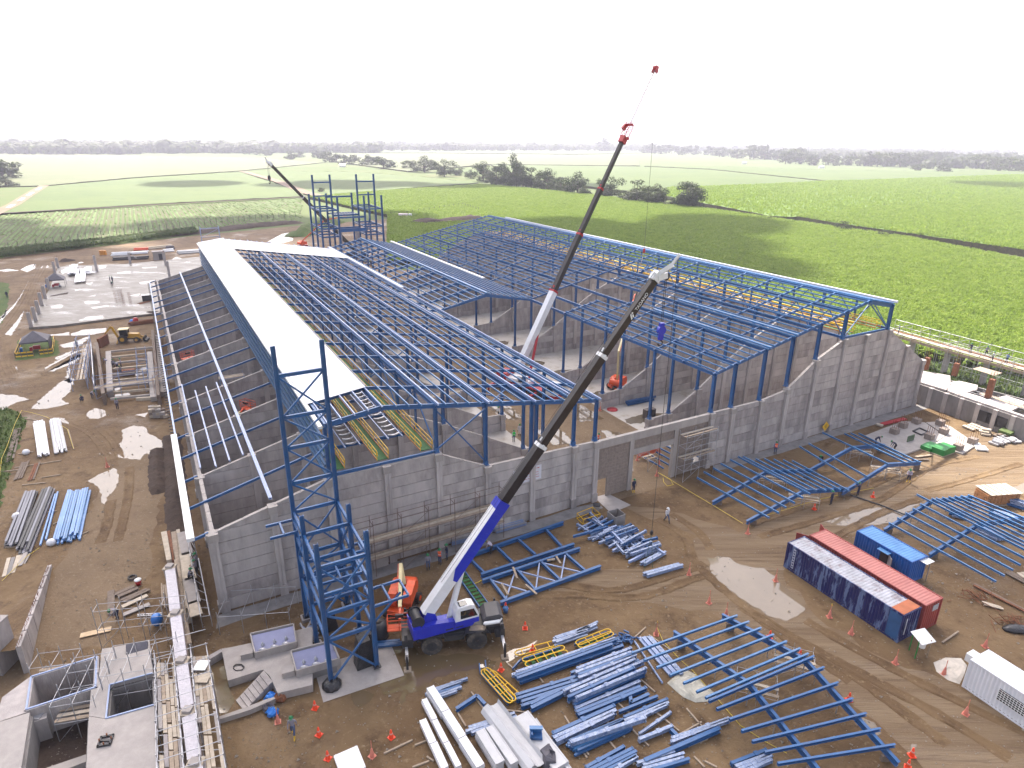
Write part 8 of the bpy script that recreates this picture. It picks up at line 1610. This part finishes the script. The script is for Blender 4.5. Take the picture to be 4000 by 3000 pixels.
scaffold('tube scaffold along the left lane of the formwork pit', zF(715, 250), VD, 7, 3.2, 1, 2.2, 2, 1.9, PALE, planks=(1,), group='scaffolds of the formwork pit', r=.04); scaffold('tube scaffold across the near end of the formwork pit', zF(785, 330), UD, 4, 3.6, 1, 2.0, 2, 1.7, PALE, planks=(1,), group='scaffolds of the formwork pit', r=.04); scaffold('tube scaffold along the right lane of the formwork pit', zF(1215, 250), VD, 6, 3.2, 1, 1.6, 1, 1.9, PALE, group='scaffolds of the formwork pit', r=.04)
t = thing('block_stack', 'stack of grey and tan concrete blocks by the left wall', 'blocks', tuple(zF(1280, 460))); rg = random.Random(1)
for i in range(5):
    for j in range(2):
        for l in range(3 if i < 3 else 1+i % 2): part('block', t, (PLY, CONC_L, BRICK)[rg.randrange(3)], 'box', zF(1235+i*28, 478-j*26)+Vector((0,0,.25+l*.46)), (.75, .7, .43), UD, VD)
def tent(label, conv, c, hw, z0, h, base=0.0, side=None):
    q = conv(*c, base); t = thing('tent', label, 'tent', (q.x, q.y, base), 0, 'dark canopy tents'); x, y = UD*hw, VD*hw; Z = lambda z: Vector((0,0,z))
    cs = [q-x-y+Z(z0), q+x-y+Z(z0), q+x+y+Z(z0), q-x+y+Z(z0)]; ap = q+Z(z0+h)
    for i in range(4): b = MB(); a, c_ = cs[i], cs[(i+1) % 4]; b.add([a, c_, ap, a+Z(-.28), c_+Z(-.28)], [(0,1,2),(3,4,1,0)]); b.build('canopy_panel', TARP, t)
    for a in cs: part('leg', t, DARK, 'cyl', Vector((a.x, a.y, base)), a, .04)
    if side:
        for i in side: b = MB(); a, c_ = cs[i], cs[(i+1) % 4]; b.add([a, c_, Vector((c_.x, c_.y, base+.2)), Vector((a.x, a.y, base+.2))], [(0,1,2,3)]); b.build('side_wall', TARP, t)
    part('table', t, RED, 'box', q+Z(.6), (1.2,.7,.7), UD, VD); part('chair', t, RED, 'box', q-x*.4+Z(.35), (.5,.5,.7), UD, VD); part('crate', t, BLUEPL, 'box', q-x*1.1+Z(.4), (.5,.5,.8), UD, VD)
    return t
tent('dark grey canopy tent inside a yellow board barrier', zH, (450,1280), 2.4, 2.3, 1.7, side=(1,)); tent('dark grey canopy tent on the edge of the wet slab', zH, (685,520), 2.2, 2.3, 1.6, base=.5)
t = thing('barrier', 'yellow striped board barrier round the canopy tent', 'barrier', tuple(zH(420, 1300))); cs = [(190,1385),(410,1365),(480,1350),(640,1330),(660,1170),(270,1200)]
for a, c in ((0,1),(2,3),(3,4),(5,0)):
    A, B_ = zH(*cs[a]), zH(*cs[c])
    for z in (.35, .7, 1.05): part('board', t, YEL if z != .7 else mat('barrier_dark', (.06,.05,.02), .6), 'beam', A+Vector((0,0,z)), B_+Vector((0,0,z)), .06, .22)
    for f in (0, .33, .66, 1): p = A.lerp(B_, f); part('post', t, WOOD_D, 'beam', p, p+Vector((0,0,1.2)), .1, .1)
bq = zH(1560, 1180); BH = thing('backhoe_loader', 'yellow backhoe loader with raised rear arm standing in the mud left of the shed', 'backhoe', tuple(bq)); hx = (zH(1790,1165)-zH(1420,1190)).normalized(); hy = Vector((-hx.y, hx.x, 0)); H_ = lambda a, b_, z: bq+hx*a+hy*b_+Vector((0,0,z))
YC = mat('machine_yellow', (.55,.30,.03), .45, var=.12, dirt=(.25,.16,.07), damt=.6)
for b_ in (-.95, .95): tyre(BH, H_(-1.1, b_, .8), hy, .8, .5, YC); tyre(BH, H_(1.5, b_, .55), hy, .55, .4, YC)
b = MB(); b.prism([H_(-.2,-.5,.9), H_(2.1,-.5,.8), H_(2.1,-.5,1.45), H_(1.9,-.5,1.7), H_(-.2,-.5,1.9)], hy*1.0); b.build('hood', YC, BH); part('chassis', BH, DARK, 'box', H_(0,0,.8), (4.2,.8,.5), hx, hy)
for a in (-1.6, .0):
    for b_ in (-.75, .75): part('cab_post', BH, DARK, 'beam', H_(a, b_, 1.3), H_(a*.9, b_*.9, 2.75), .1, .1)
part('cab_roof', BH, CREAM, 'box', H_(-.75,0,2.82), (1.9,1.75,.14), hx, hy); part('cab_glass', BH, GLASS, 'box', H_(-.75,0,2.0), (1.4,1.35,1.3), hx, hy); part('seat', BH, DARK, 'box', H_(-.9,0,1.5), (.6,.6,.5), hx, hy)
for b_ in (-.6, .6): part('loader_arm', BH, YC, 'beam', H_(.2, b_, 1.6), H_(2.9, b_, .6), .16, .3)
b = MB(); b.prism([H_(2.8,-1.15,.15), H_(3.6,-1.15,.1), H_(3.5,-1.15,.35), H_(3.1,-1.15,.5), H_(3.0,-1.15,1.1), H_(2.75,-1.15,.9)], hy*2.3); b.build('front_bucket', DARK, BH)
part('backhoe_boom', BH, YC, 'beam', H_(-2.0,0,1.0), H_(-2.9,0,3.4), .3, .4); part('backhoe_dipper', BH, YC, 'beam', H_(-2.9,0,3.5), H_(-4.3,0,2.0), .24, .34); b = MB(); b.prism([H_(-4.2,-.4,2.1), H_(-4.7,-.4,1.6), H_(-4.3,-.4,1.0), H_(-3.8,-.4,1.2)], hy*.8); b.build('backhoe_bucket', RUST, BH)
for b_ in (-1.1, 1.1): part('stabiliser', BH, YC, 'beam', H_(-1.9, b_*.5, .9), H_(-2.1, b_*1.3, .1), .16, .2)
beams(zH, (1560,1000), (1860,960), (1570,970), 6, 3, 'rusty reinforcing bar in the bundle behind the backhoe', 'rusty bars behind the backhoe', (RUST,), .22, .2, 'box', name='rebar_bundle', cat='rebar')
b = MB(); q = zH(1590, 960); b.lathe([(.6,0),(.65,.4),(.3,.9)], q, 10); tag(b.build('blue_cover', BLUEPL), 'bright blue bag by the rusty bars behind the backhoe', 'sack'); b = MB(); b.lathe([(.55,0),(.6,.9),(.4,1.4)], zH(1635, 965), 10); tag(b.build('red_tank', RED), 'red tank by the rusty bars behind the backhoe', 'tank')
t = thing('wet_slab', 'large wet concrete slab with standing water at the upper left', 'slab', tuple(zH(1100, 600)))
sl = [zH(*p, .5) for p in [(345,1010),(500,700),(590,560),(690,300),(800,268),(1150,262),(1500,250),(2212,180),(2500,150),(2300,760),(1860,840),(1250,915),(700,985)]]
b = MB(); b.prism(sl, (0,0,-.49)); b.build('slab_top', M_SLAB, t)
for k, p in enumerate([[(1000,700),(1060,690),(1200,695),(1190,720),(1040,740)],[(1090,770),(1300,740),(1320,760),(1120,790)],[(600,760),(700,735),(770,745),(740,780),(620,785)],[(950,920),(1060,880),(1250,865),(1240,905),(960,935)],[(890,560),(960,545),(980,560),(910,575)],[(1660,470),(1860,440),(1880,460),(1700,495)],[(1400,350),(1560,335),(1570,355),(1420,370)],[(700,350),(800,290),(860,280),(840,330),(760,370)],[(1180,270),(1290,268),(1250,300),(1190,310)],[(1700,290),(1880,280),(1880,295),(1720,305)],[(1640,740),(1680,735),(1670,750)],[(1050,640),(1150,620),(1140,640)],[(1540,630),(1700,600),(1650,640)],[(1000,480),(1120,470),(1080,500)]]):
    sheet('puddle', rough_edge([zH(*q, .5) for q in p], .6, .3, 80+k), .512, M_WATER)
for k, (x, y0, h) in enumerate([(375,1000,3.2),(430,930,3.2),(470,848,3.2),(505,745,3.2),(545,660,3.2),(590,550,3),(665,365,3.6),(700,295,3.2),(1165,340,5),(1565,243,3.4),(1990,265,4.2),(2035,400,4.6)]):
    q = zH(x, y0, .5); o = thing('column', 'bare concrete column on the wet slab, %s' % ['nearest on its left edge','second on its left edge','third on its left edge','fourth on its left edge','fifth on its left edge','beside the canopy tent','farthest on its left edge','at its far left corner','tall one at its far edge','in front of the stacked panels','right of the small booth','tallest, beside the shed wall'][k], 'column', (q.x, q.y, .5), 0, 'bare columns on the wet slab'); part('shaft', o, CONC, 'beam', q, q+Vector((0,0,h)), .7, .7, 0, 'box', UD); part('shaft_cap', o, CONC_L, 'box', q+Vector((0,0,h+.02)), (.72,.72,.06), UD, VD)
    b = MB()
    for a in (-.22, .22):
        for c in (-.22, .22): p = q+UD*a+VD*c+Vector((0,0,h)); b.cyl(p, p+Vector((0,0,.7)), .025, .025, 4)
    tag(b.build('starter_bars', RUST, o), kind='stuff')
beams(lambda x, y: zH(x, y, .5), (895,490), (925,320), (950,488), 3, 1, 'white sheet lying on the wet slab beside the tent', 'white sheets on the wet slab', (WHITE,), 1.0, .1, 'box', z0=.5, name='roof_sheet_loose', cat='sheet', gap=1.02)
beams(lambda x, y: zH(x, y, .5), (810,400), (840,280), (860,395), 2, 3, 'grey boxed panel on the wet slab left of the white sheets', 'white sheets on the wet slab', (GP_,), 1.2, .3, 'box', z0=.5, name='panel_box', cat='panel')
beams(lambda x, y: zH(x, y, .5), (1000,370), (1010,310), (1040,370), 2, 2, 'white sheet pile right of the person in purple-blue on the slab', 'white sheets on the wet slab', (WHITE,), 1.2, .2, 'box', z0=.5, name='panel_box', cat='panel')
beams(lambda x, y: zH(x, y, .5), (1080,385), (1180,365), (1085,350), 3, 1, 'white sheet lying flat by a column foot on the slab', 'white sheets on the wet slab', (WHITE,), .9, .1, 'box', z0=.5, name='roof_sheet_loose', cat='sheet')
t = thing('floor_opening', 'dark rectangular opening in the wet slab near the tent', 'opening', tuple(zH(700, 610))); q = [zH(*p, .5) for p in [(600,635),(745,600),(820,590),(810,612),(620,640)]]; sheet('floor_opening_shade', q, .508, M_DARKSOIL); part('edge', t, CONC_L, 'beam', q[0]+Vector((0,0,.05)), q[2]+Vector((0,0,.05)), .12, .1)  # flat dark sheet painted for the shade down in the opening
for k, (x, y) in enumerate([(1400,715),(1440,705),(1470,700),(1490,745),(1570,735)]): p = zH(x, y, .5); b = MB(); [b.cyl(p+Vector((dx, dy, 0)), p+Vector((dx, dy, 3.2)), .03, .03, 4) for dx in (-.2,.2) for dy in (-.2,.2)]; [b.beam(p+Vector((-.25,dy,z)), p+Vector((.25,dy,z)), .03, .03) for dy in (-.2,.2) for z in (.6,1.2,1.8,2.4)]; tag(b.build('rebar_cage', RUST), 'rusty rebar cage standing on the wet slab', 'rebar cage', 'rebar cages on the wet slab')
part_b = thing('mixer_box', 'dark steel skip on the wet slab beside the shed gutter', 'skip', tuple(zH(1770, 690))); q = zH(1770, 690, .5); part('tub', part_b, DARK, 'box', q+Vector((0,0,.8)), (2.2,1.6,1.5), UD, VD); part('rim', part_b, GALV, 'box', q+Vector((0,0,1.58)), (2.3,1.7,.08), UD, VD)
beams(zH, (1700,755), (1850,715), (1690,735), 3, 1, 'dark board on the slab edge by the skip', 'boards by the skip', (WOOD_D, RUST), .4, .15, 'box', z0=.5, name='board', cat='board')
GS = 'stored material in the row behind the wet slab'
for a, c, l, n, lay, m, lab, w, h in [((1330,160),(1560,150),(1330,135),3,3,WHITE,'white panel in the left part of the row behind the wet slab',1.0,.35),((1345,215),(1640,200),(1345,185),3,2,DARK,'dark covered bundle in the row behind the wet slab',1.0,.45),((1640,205),(1800,195),(1640,180),2,2,DARK,'dark covered bundle left of the small booth',1.2,.5),((1580,140),(1800,125),(1580,120),3,2,WHITE,'white panel behind the dark bundles',1.0,.35),((1600,95),(1790,88),(1600,75),2,2,ORANGE,'orange formwork pack behind the wet slab',1.0,.4),((1980,115),(2100,105),(1980,90),2,3,WHITE,'white boxed panel right of the small booth',1.2,.45),((2000,85),(2110,78),(2000,60),2,2,TARP,'dark covered pile behind the white boxed panels',1.4,.6),((2150,140),(2420,120),(2150,110),3,2,GP_,'grey pipe bundle at the right end of the row',1.0,.5),((1800,80),(2100,45),(1800,60),2,2,PLY,'pale boards behind the small booth',1.2,.4)]: beams(zH, a, c, l, n, lay, lab, GS, (m,), w, h, 'box', name='panel_bundle', cat='panel', z0=.1)
for x in (1225, 1255): q = zH(x, 140); b = MB(); b.cyl(q, q+Vector((0,0,1.6)), .75, .75, 12); tag(b.build('orange_drum', mat('drum_orange', (.6,.25,.03), .5)), 'orange drum standing left of the stored panels, %s' % ('left one' if x < 1240 else 'right one'), 'drum')
q = zH(1905, 195); t = thing('booth', 'small grey booth with an open dark doorway behind the wet slab', 'booth', tuple(q)); part('walls', t, CONC_L, 'box', q+Vector((0,0,1.4)), (3.2,2.6,2.8), UD, VD); part('doorway', t, DARK, 'box', q+Vector((0,0,1.1))-VD*1.31+UD*.7, (1.1,.06,2.0), UD, VD); part('roof', t, CONC, 'box', q+Vector((0,0,2.87)), (3.5,2.9,.12), UD, VD)  # doorway is a dark panel, colour standing in for the unlit inside
for nm, pts, n, lab in (('fence', [(-60,556),(0,545),(220,515),(430,490),(540,478),(650,468)], 46, 'thin wire fence on dark posts along the young cane field'), ('fence', [(790,474),(880,468),(960,455),(1000,449),(1040,462)], 22, 'thin wire fence on dark posts beyond the dark earth heap')):
    P_ = V2(pts); t = thing('fence', lab, 'fence', tuple(P_[2])); tot = sum((b_-a).length for a, b_ in zip(P_, P_[1:])); acc = 0; posts = []
    for a, b_ in zip(P_, P_[1:]):
        L = (b_-a).length; k = int(L/(tot/n))+1
        for j in range(k): posts.append(a.lerp(b_, j/k))
    for p in posts: part('post', t, DARK, 'beam', p, p+Vector((0,0,3.2)), .16, .16)
    for z in (1.6, 2.9): part('wire', t, CABLE, 'tube', [p+Vector((0,0,z)) for p in posts], .02, 3)
q = zN(1340, 600); t = thing('tanker_truck', 'small white tank truck parked by the dark earth heap beyond the shed', 'truck', tuple(q)); X = Vector((1,.12,0)).normalized(); Y = Vector((-X.y, X.x, 0)); T_ = lambda a, b_, z: q+X*a+Y*b_+Vector((0,0,z))
part('tank', t, mat('tank_white', (.6,.5,.5), .4, var=.1), 'cyl', T_(-3.6,0,2.1), T_(1.2,0,2.1), 1.05, 1.05, 14); b = MB(); b.prism([T_(1.6,-1.1,.8), T_(3.6,-1.1,.8), T_(3.6,-1.1,1.9), T_(3.2,-1.1,2.9), T_(1.6,-1.1,2.9)], Y*2.2); b.build('cab', WHITEP, t); b = MB(); b.prism([T_(3.62,-.95,1.85), T_(3.62,.95,1.85), T_(3.3,.95,2.75), T_(3.3,-.95,2.75)], X*.03); b.build('windscreen', GLASS, t); part('chassis', t, DARK, 'box', T_(0,0,.85), (7,.9,.4), X, Y)
for a in (-2.6, -1.5, 2.5):
    for b_ in (-1, 1): tyre(t, T_(a, b_, .5), Y, .5, .35)
for (cv, x, y, lab) in ((z2, 205, 372, 'tiny white shed under the distant tree row'), (z3, 600, 356, 'tiny white shed before the woods at right'), (z3, 1045, 380, 'tiny reddish shed before the woods at right')): q = cv(x, y); t = thing('shed', lab, 'shed', tuple(q)); b = MB(); b.box(q+Vector((0,0,1.5)), (8,4,3)); b.build('walls', WHITEP, t); b = MB(); b.prism([q+Vector((-4.2,-2.3,3)), q+Vector((-4.2,2.3,3)), q+Vector((-4.2,0,4.2))], (8.4,0,0)); b.build('roof', GALV, t)
RW = thing('building_shell', 'unfinished low concrete building with pale slab roof at the right edge', 'building', tuple(zI(1400, 1300))); rz4 = 3.6
slab(RW, 'roof_slab', zI, [(680,1065),(690,900),(800,925),(960,950),(1150,985),(1155,1120),(1090,1190)], rz4, .3, CONC)
slab(RW, 'roof_slab', zI, [(1110,1195),(1165,1075),(1280,1060),(1545,1120),(1540,1180),(1380,1225),(1260,1260)], rz4, .3, CONC)
slab(RW, 'roof_slab', zI, [(1270,1262),(1390,1228),(1600,1290),(1680,1330),(1960,1270),(2260,1370),(2030,1490),(2400,1620),(2400,1640),(1980,1500)], rz4-.01, .3, CONC)
A, B_ = zI(678, 1068, rz4), zI(2350, 1625, rz4)
N_ = 7
for k in range(N_): a, c = A.lerp(B_, k/N_), A.lerp(B_, (k+1)/N_-.01); wallseg(RW, 'wall_panel', a, c, 0, rz4-.32, rz4-.32, .3, CONC_D); part('pier', RW, CONC, 'beam', Vector((a.x, a.y-.1, 0)), Vector((a.x, a.y-.1, rz4-.3)), .6, .6)
for k in range(3): q = A.lerp(B_, .64+.07*k); d = (B_-A); d.z = 0; d.normalize(); part('window', RW, DARK, 'box', Vector((q.x, q.y, 1.7))+Vector((d.y, -d.x, 0))*.17, (1.6,.1,1.7), d, Vector((-d.y, d.x, 0)))
C_, D__ = zI(690, 905, rz4), zI(2350, 1330, rz4); wallseg(RW, 'wall_panel', C_, D__, 0, rz4-.32, rz4-.32, .3, CONC_D)
for x, y in ((790,900),(1205,985),(1690,1300)): q = zI(x, y, rz4); b = MB(); b.beam(q, q+Vector((0,0,3.0 if x > 1600 else 2.2)), .7, .7, 0, 'box', UD); [b.cyl(q+Vector((dx,dy,2)), q+Vector((dx,dy,4.2)), .03, .03, 4) for dx in (-.25,.25) for dy in (-.25,.25)]; b.build('rebar_column', RUST, RW)
HP = thing('formwork_platform', 'high timber formwork platform on concrete columns with tube rails at right', 'platform', tuple(zI(1300, 700))); hz5 = 5.0
Lp0, Lp1 = zI(290, 335, hz5), zI(2300, 905, hz5); Lq0, Lq1 = zI(430, 420, hz5), zI(2300, 960, hz5); dd = (Lp1-Lp0).normalized(); ss = Vector((-dd.y, dd.x, 0)); n = 13
for k in range(n):
    for r in range(2): a = Lp0.lerp(Lp1, k/n)-ss*(.1+r*.75); c = Lp0.lerp(Lp1, (k+.96)/n)-ss*(.1+r*.75); part('plank', HP, (PLY, WOOD, CONC_L)[(k+r) % 3], 'beam', a, c, .68, .08)
for k in range(4): q = Lp0.lerp(Lp1, .2+.27*k); part('column', HP, CONC, 'beam', Vector((q.x, q.y, 0)), Vector((q.x, q.y, 4.8)), .8, .8)
part('beam_form', HP, RUST, 'beam', Lp0+ss*.5+Vector((0,0,-.1)), Lp1+ss*.5+Vector((0,0,-.1)), .5, .5); part('beam_form', HP, WOOD, 'beam', Lp0-ss*1.4+Vector((0,0,-.4)), Lp1-ss*1.4+Vector((0,0,-.4)), .12, .5)
for off, hs in ((.9, (1.1, 2.2)), (-1.5, (1.0,))):
    for h in hs: part('guard_rail', HP, GALV, 'cyl', Lp0+ss*off+Vector((0,0,h)), Lp1+ss*off+Vector((0,0,h)), .045, .045, 5)
    for k in range(15): q = Lp0.lerp(Lp1, k/14)+ss*off; part('standard', HP, GALV, 'cyl', Vector((q.x, q.y, 0)), q+Vector((0,0,hs[-1]+.2)), .04, .04, 5)
for k in range(0, 14, 2): part('brace', HP, GALV, 'cyl', Lp0.lerp(Lp1, k/14)+ss*.9+Vector((0,0,.2)), Lp0.lerp(Lp1, (k+2)/14)+ss*.9+Vector((0,0,2.2)), .035, .035, 4)
scaffold('tube scaffold along the near face of the unfinished building, left part', zI(700, 1290), (B_-A), 5, 2.2, 1, 1.3, 2, 1.8, GALV, planks=(1,), group='scaffolds at the right-hand works', r=.035); scaffold('tube scaffold along the near face of the unfinished building, right part', zI(1480, 1560), (B_-A), 6, 2.2, 1, 1.3, 2, 1.8, GALV, planks=(1, 2), group='scaffolds at the right-hand works', r=.035)
scaffold('tube scaffold between the slab roof and the high platform', zI(950, 940), (B_-A), 7, 2.4, 1, 2.2, 3, 1.9, GALV, planks=(), group='scaffolds at the right-hand works', r=.035)
b = MB(); q = [zI(*p, 4.2) for p in [(1470,890),(1580,860),(1900,950),(1780,990)]]; b.prism(q, (0,0,.06)); tag(b.build('formwork_sheet', WOOD), 'loose brown formwork panel propped below the high platform', 'formwork')
t = thing('footing_slab', 'concrete slab with square column footings by the right corner of the shed', 'slab', tuple(zJ(900, 480)))
slab(t, 'slab_part', zJ, [(240,455),(480,360),(700,285),(940,300),(1180,460),(1020,565),(660,690),(450,560)], .25, .24, CONC_L); slab(t, 'slab_part', zJ, [(955,300),(1100,290),(1250,350),(1560,560),(1390,670),(1040,560),(1195,455)], .22, .21, CONC_L)
for x, y in ((580,430),(840,310),(1120,330),(680,360),(990,495),(1160,430),(1500,545),(1330,620)): q = zJ(x, y, .25); part('footing', t, BRICK, 'box', q+Vector((0,0,.4)), (1.0,1.0,.8), UD, VD); b = MB(); [b.cyl(q+UD*a+VD*c, q+UD*a+VD*c+Vector((0,0,2.0)), .03, .03, 4) for a in (-.3,.3) for c in (-.3,.3)]; tag(b.build('starter_bars', RUST, t), kind='stuff')
q = [zJ(*p, .25) for p in [(800,410),(880,375),(985,420),(900,455)]]
for i in range(4): part('pit_frame', t, DARK, 'beam', q[i]+Vector((0,0,.1)), q[(i+1) % 4]+Vector((0,0,.1)), .15, .2)
part('green_board', t, mat('green_board', (.08,.12,.07), .7), 'box', zJ(770,520,.25)+Vector((0,0,.45)), (1.6,.1,.9), UD, VD)
def tarp_block(label, c, sx, sy, h, m, ang=BT):
    q = zJ(*c); t = thing('covered_stack', label, 'covered stack', tuple(q)); ax = Vector((math.cos(ang), math.sin(ang), 0)); ay = Vector((-ax.y, ax.x, 0)); b = MB(); b.prism([q-ax*sx/2-ay*sy/2, q+ax*sx/2-ay*sy/2, q+ax*sx*.47-ay*sy/2+Vector((0,0,h)), q-ax*sx*.02-ay*sy/2+Vector((0,0,h*1.15)), q-ax*sx*.46-ay*sy/2+Vector((0,0,h*.95))], ay*sy); b.build('cover', m, t); part('pallet', t, WOOD, 'box', q+Vector((0,0,.08)), (sx*1.05, sy*1.05, .14), ax, ay)
tarp_block('stack covered by a bright green tarpaulin beside the footing slab, right one', (1150,660), 3.0, 1.7, 1.0, GREENP); tarp_block('stack covered by a green tarpaulin beside the footing slab, left one', (1000,620), 2.6, 1.4, .7, GREENP); tarp_block('dark green covered stack by the scaffolds at right', (1920,460), 3.0, 1.6, 1.0, mat('olive', (.08,.12,.03), .7))
beams(zJ, (830,730), (1030,705), (830,715), 2, 1, 'timber pole on the mud before the green stacks', 'poles before the green stacks', (WOOD,), .16, .14, 'box', name='timber_pole', cat='timber'); beams(zJ, (790,760), (990,760), (790,750), 2, 1, 'timber pole on the mud before the green stacks', 'poles before the green stacks', (WOOD_D,), .16, .14, 'box', name='timber_pole', cat='timber')
for k, (a, c, l, n, lay, m, lab) in enumerate([((1700,560),(1820,600),(1720,530),3,2,GALV,'grey pipe in the bundle right of the green stacks'),((1770,490),(1920,560),(1800,470),3,2,GP_,'grey pipe behind the bundle right of the green stacks'),((1940,540),(2080,500),(1930,510),3,2,WOOD_D,'dark board at the right edge below the scaffolds'),((1550,640),(1690,655),(1560,610),3,1,WHITEP,'white board lying flat right of the green stacks'),((1370,360),(1520,420),(1480,320),3,1,PLY,'sunlit plywood sheet on the footing slab'),((1530,330),(1700,270),(1550,360),2,1,PLY,'sunlit plywood ramp below the scaffolds'),((1600,460),(1720,480),(1600,430),3,3,PLY,'pale boards piled by the scaffolds'),((380,350),(460,370),(385,335),1,1,PLY,'boxed panel at the far corner of the footing slab'),((460,350),(740,285),(465,335),1,1,RED,'red board along the far edge of the footing slab')]): beams(zJ, a, c, l, n, lay, lab, 'materials at the right-hand works', (m,), .8, .25, 'box', name='stacked_board', cat='board')
t = thing('brick_pallet', 'pallet load of orange clay bricks topped with pale boards by the far puddle', 'brick pallet', tuple(zJ(1760, 1250))); ax = Vector((math.cos(R(8)), math.sin(R(8)), 0)); ay = Vector((-ax.y, ax.x, 0)); q = zJ(1770, 1235); CL = mat('clay', (.36,.17,.07), .8, var=.25, vscale=3)
part('pallet', t, WOOD, 'box', q+Vector((0,0,.1)), (4.4,2.2,.16), ax, ay)
rg = random.Random(12)
for i in range(9):
    for j in range(4):
        for l in range(4):
            if i in (0, 8) or j in (0, 3) or l == 3: part('brick', t, CL, 'box', q+ax*(-1.95+i*.48+rg.uniform(-.02,.02))+ay*(-.75+j*.5)+Vector((0,0,.36+l*.33)), (.44,.46,.3), ax, ay)
for k in range(6): part('board', t, PLY, 'box', q+ax*(-1.8+k*.72)+Vector((0,0,1.68)), (.6,2.5,.06), ax, ay)
beams(zK, (1010,240), (1200,300), (1010,220), 5, 3, 'plastic-wrapped blue bar in the packs behind the far blue frame', 'steel packs behind the far blue frame', (WRAP, BLUE), .3, .25, 'box'); beams(zK, (880,330), (1180,420), (900,290), 6, 2, 'plastic-wrapped blue bar in the packs behind the far blue frame', 'steel packs behind the far blue frame', (WRAP, WRAP, BLUE), .3, .25, 'box'); beams(zK, (770,430), (960,520), (790,395), 5, 2, 'plastic-wrapped blue bar below the far blue frame', 'steel packs behind the far blue frame', (WRAP, PALE), .3, .25, 'box'); beams(zK, (600,330), (690,350), (610,290), 4, 3, 'small plastic-wrapped bar under the ridge of the far frame', 'steel packs behind the far blue frame', (WRAP, BLUE), .25, .22, 'box')
beams(zC, (2110,200), (2280,290), (2110,180), 3, 1, 'dark old plank lying on the sunlit mud at right', 'old planks on the sunlit mud at right', (WOOD_D,), .3, .1, 'box', name='board', cat='board'); beams(zC, (1920,260), (2230,420), (1925,250), 2, 1, 'long dark old plank lying on the sunlit mud at right', 'old planks on the sunlit mud at right', (WOOD_D, RUST), .3, .12, 'box', name='board', cat='board'); beams(zC, (2160,190), (2212,240), (2180,170), 2, 1, 'pale board on the sunlit mud at the right edge', 'old planks on the sunlit mud at right', (PLY,), .5, .1, 'box', name='board', cat='board'); beams(zC, (1770,580), (1860,520), (1765,575), 1, 1, 'loose timber behind the white shelter', None, (WOOD,), .16, .12, 'box', name='board', cat='board'); beams(zC, (1990,370), (2100,400), (1990,360), 2, 1, 'pale board by the rusty scrap at right', 'boards by the rusty scrap', (PLY,), .3, .1, 'box', name='board', cat='board')
for (x, y, lab) in ((1950,330,'rusty tangle of bars between planks at right'), (2140,460,'rusty tangle of bars at the right edge')):
    rg = random.Random(x); q = zC(x, y); b = MB()
    for k in range(26): p = q+Vector((rg.gauss(0,.9), rg.gauss(0,.5), .1+.25*rg.random())); d = Vector((rg.gauss(0,1), rg.gauss(0,1), rg.gauss(0,.25))).normalized()*rg.uniform(.3,.9); b.cyl(p-d, p+d, .035, .035, 4)
    tag(b.build('rusty_scrap', RUST), lab, 'scrap')
b = MB(); q = zC(2175, 500); b.ell(q+Vector((0,0,.12)), (1.4,.6,.3), 9, 5); tag(b.build('black_sheet', PLASTB), 'black plastic sheet heap at the right edge', 'plastic sheet')
rg = random.Random(21); b = MB()
for k in range(5200):
    z = rg.choice([(zB, -800, 2300, -100, 1400), (zC, 0, 2300, -100, 1250), (zG, 300, 2212, 0, 1700), (zF, 0, 1300, -200, 1659), (zK, -200, 1142, -50, 950)]); x, y = rg.uniform(z[1], z[2]), rg.uniform(z[3], z[4]); p = z[0](x, y); u, v = wb(p)
    if v > -2.5 and -1 < u < 108: continue
    r = rg.uniform(.03, .09)*(2 if rg.random() < .08 else 1); c = p+Vector((0,0,r*.3)); b.add([c+Vector((r,0,0)), c+Vector((-r*.5,r*.8,0)), c+Vector((-r*.5,-r*.8,0)), c+Vector((rg.uniform(-.3,.3)*r,0,r*.8))], [(0,1,3),(1,2,3),(2,0,3)])
tag(b.build('stones', mat('stone', (.30,.26,.21), .9, var=.3, vscale=2)), kind='stuff')
M_CLOUD = bpy.data.materials.new('cloud'); M_CLOUD.use_nodes = True; nt = M_CLOUD.node_tree; nt.nodes.clear(); co = nt.nodes.new('ShaderNodeOutputMaterial'); cd = nt.nodes.new('ShaderNodeBsdfDiffuse'); ct = nt.nodes.new('ShaderNodeBsdfTranslucent'); cm_ = nt.nodes.new('ShaderNodeMixShader')
cd.inputs['Color'].default_value = (.95,.95,.95,1); ct.inputs['Color'].default_value = (.95,.95,.97,1); cm_.inputs['Fac'].default_value = .5; nt.links.new(cd.outputs[0], cm_.inputs[1]); nt.links.new(ct.outputs[0], cm_.inputs[2]); nt.links.new(cm_.outputs[0], co.inputs['Surface'])
def cloud(spots, seed, alt=900):
    rg = random.Random(seed); b = MB()
    for (gx, gy, rx_, ry_) in spots:
        for k in range(int(rx_*ry_/700)+6):
            a = rg.uniform(0, 6.283); q = math.sqrt(rg.random()); r = rg.uniform(22, 42); z = alt+rg.uniform(-14, 20); x, y = gx+rx_*q*math.cos(a), gy+ry_*q*math.sin(a)
            b.ell((x-.24*z, y+.77*z, z), (r*rg.uniform(.9,1.3), r*rg.uniform(.9,1.3), r*.45), 10, 6)
    return tag(b.build('cloud', M_CLOUD), kind='structure')
cloud([(-60,60,75,80), (-20,20,50,50), (-65,150,90,70), (-100,110,120,120), (10,230,90,70), (-140,260,160,90), (15,40,22,45), (60,300,80,50)], 1)
cloud([(560,640,130,30)], 2); cloud([(-120,620,200,30)], 3)
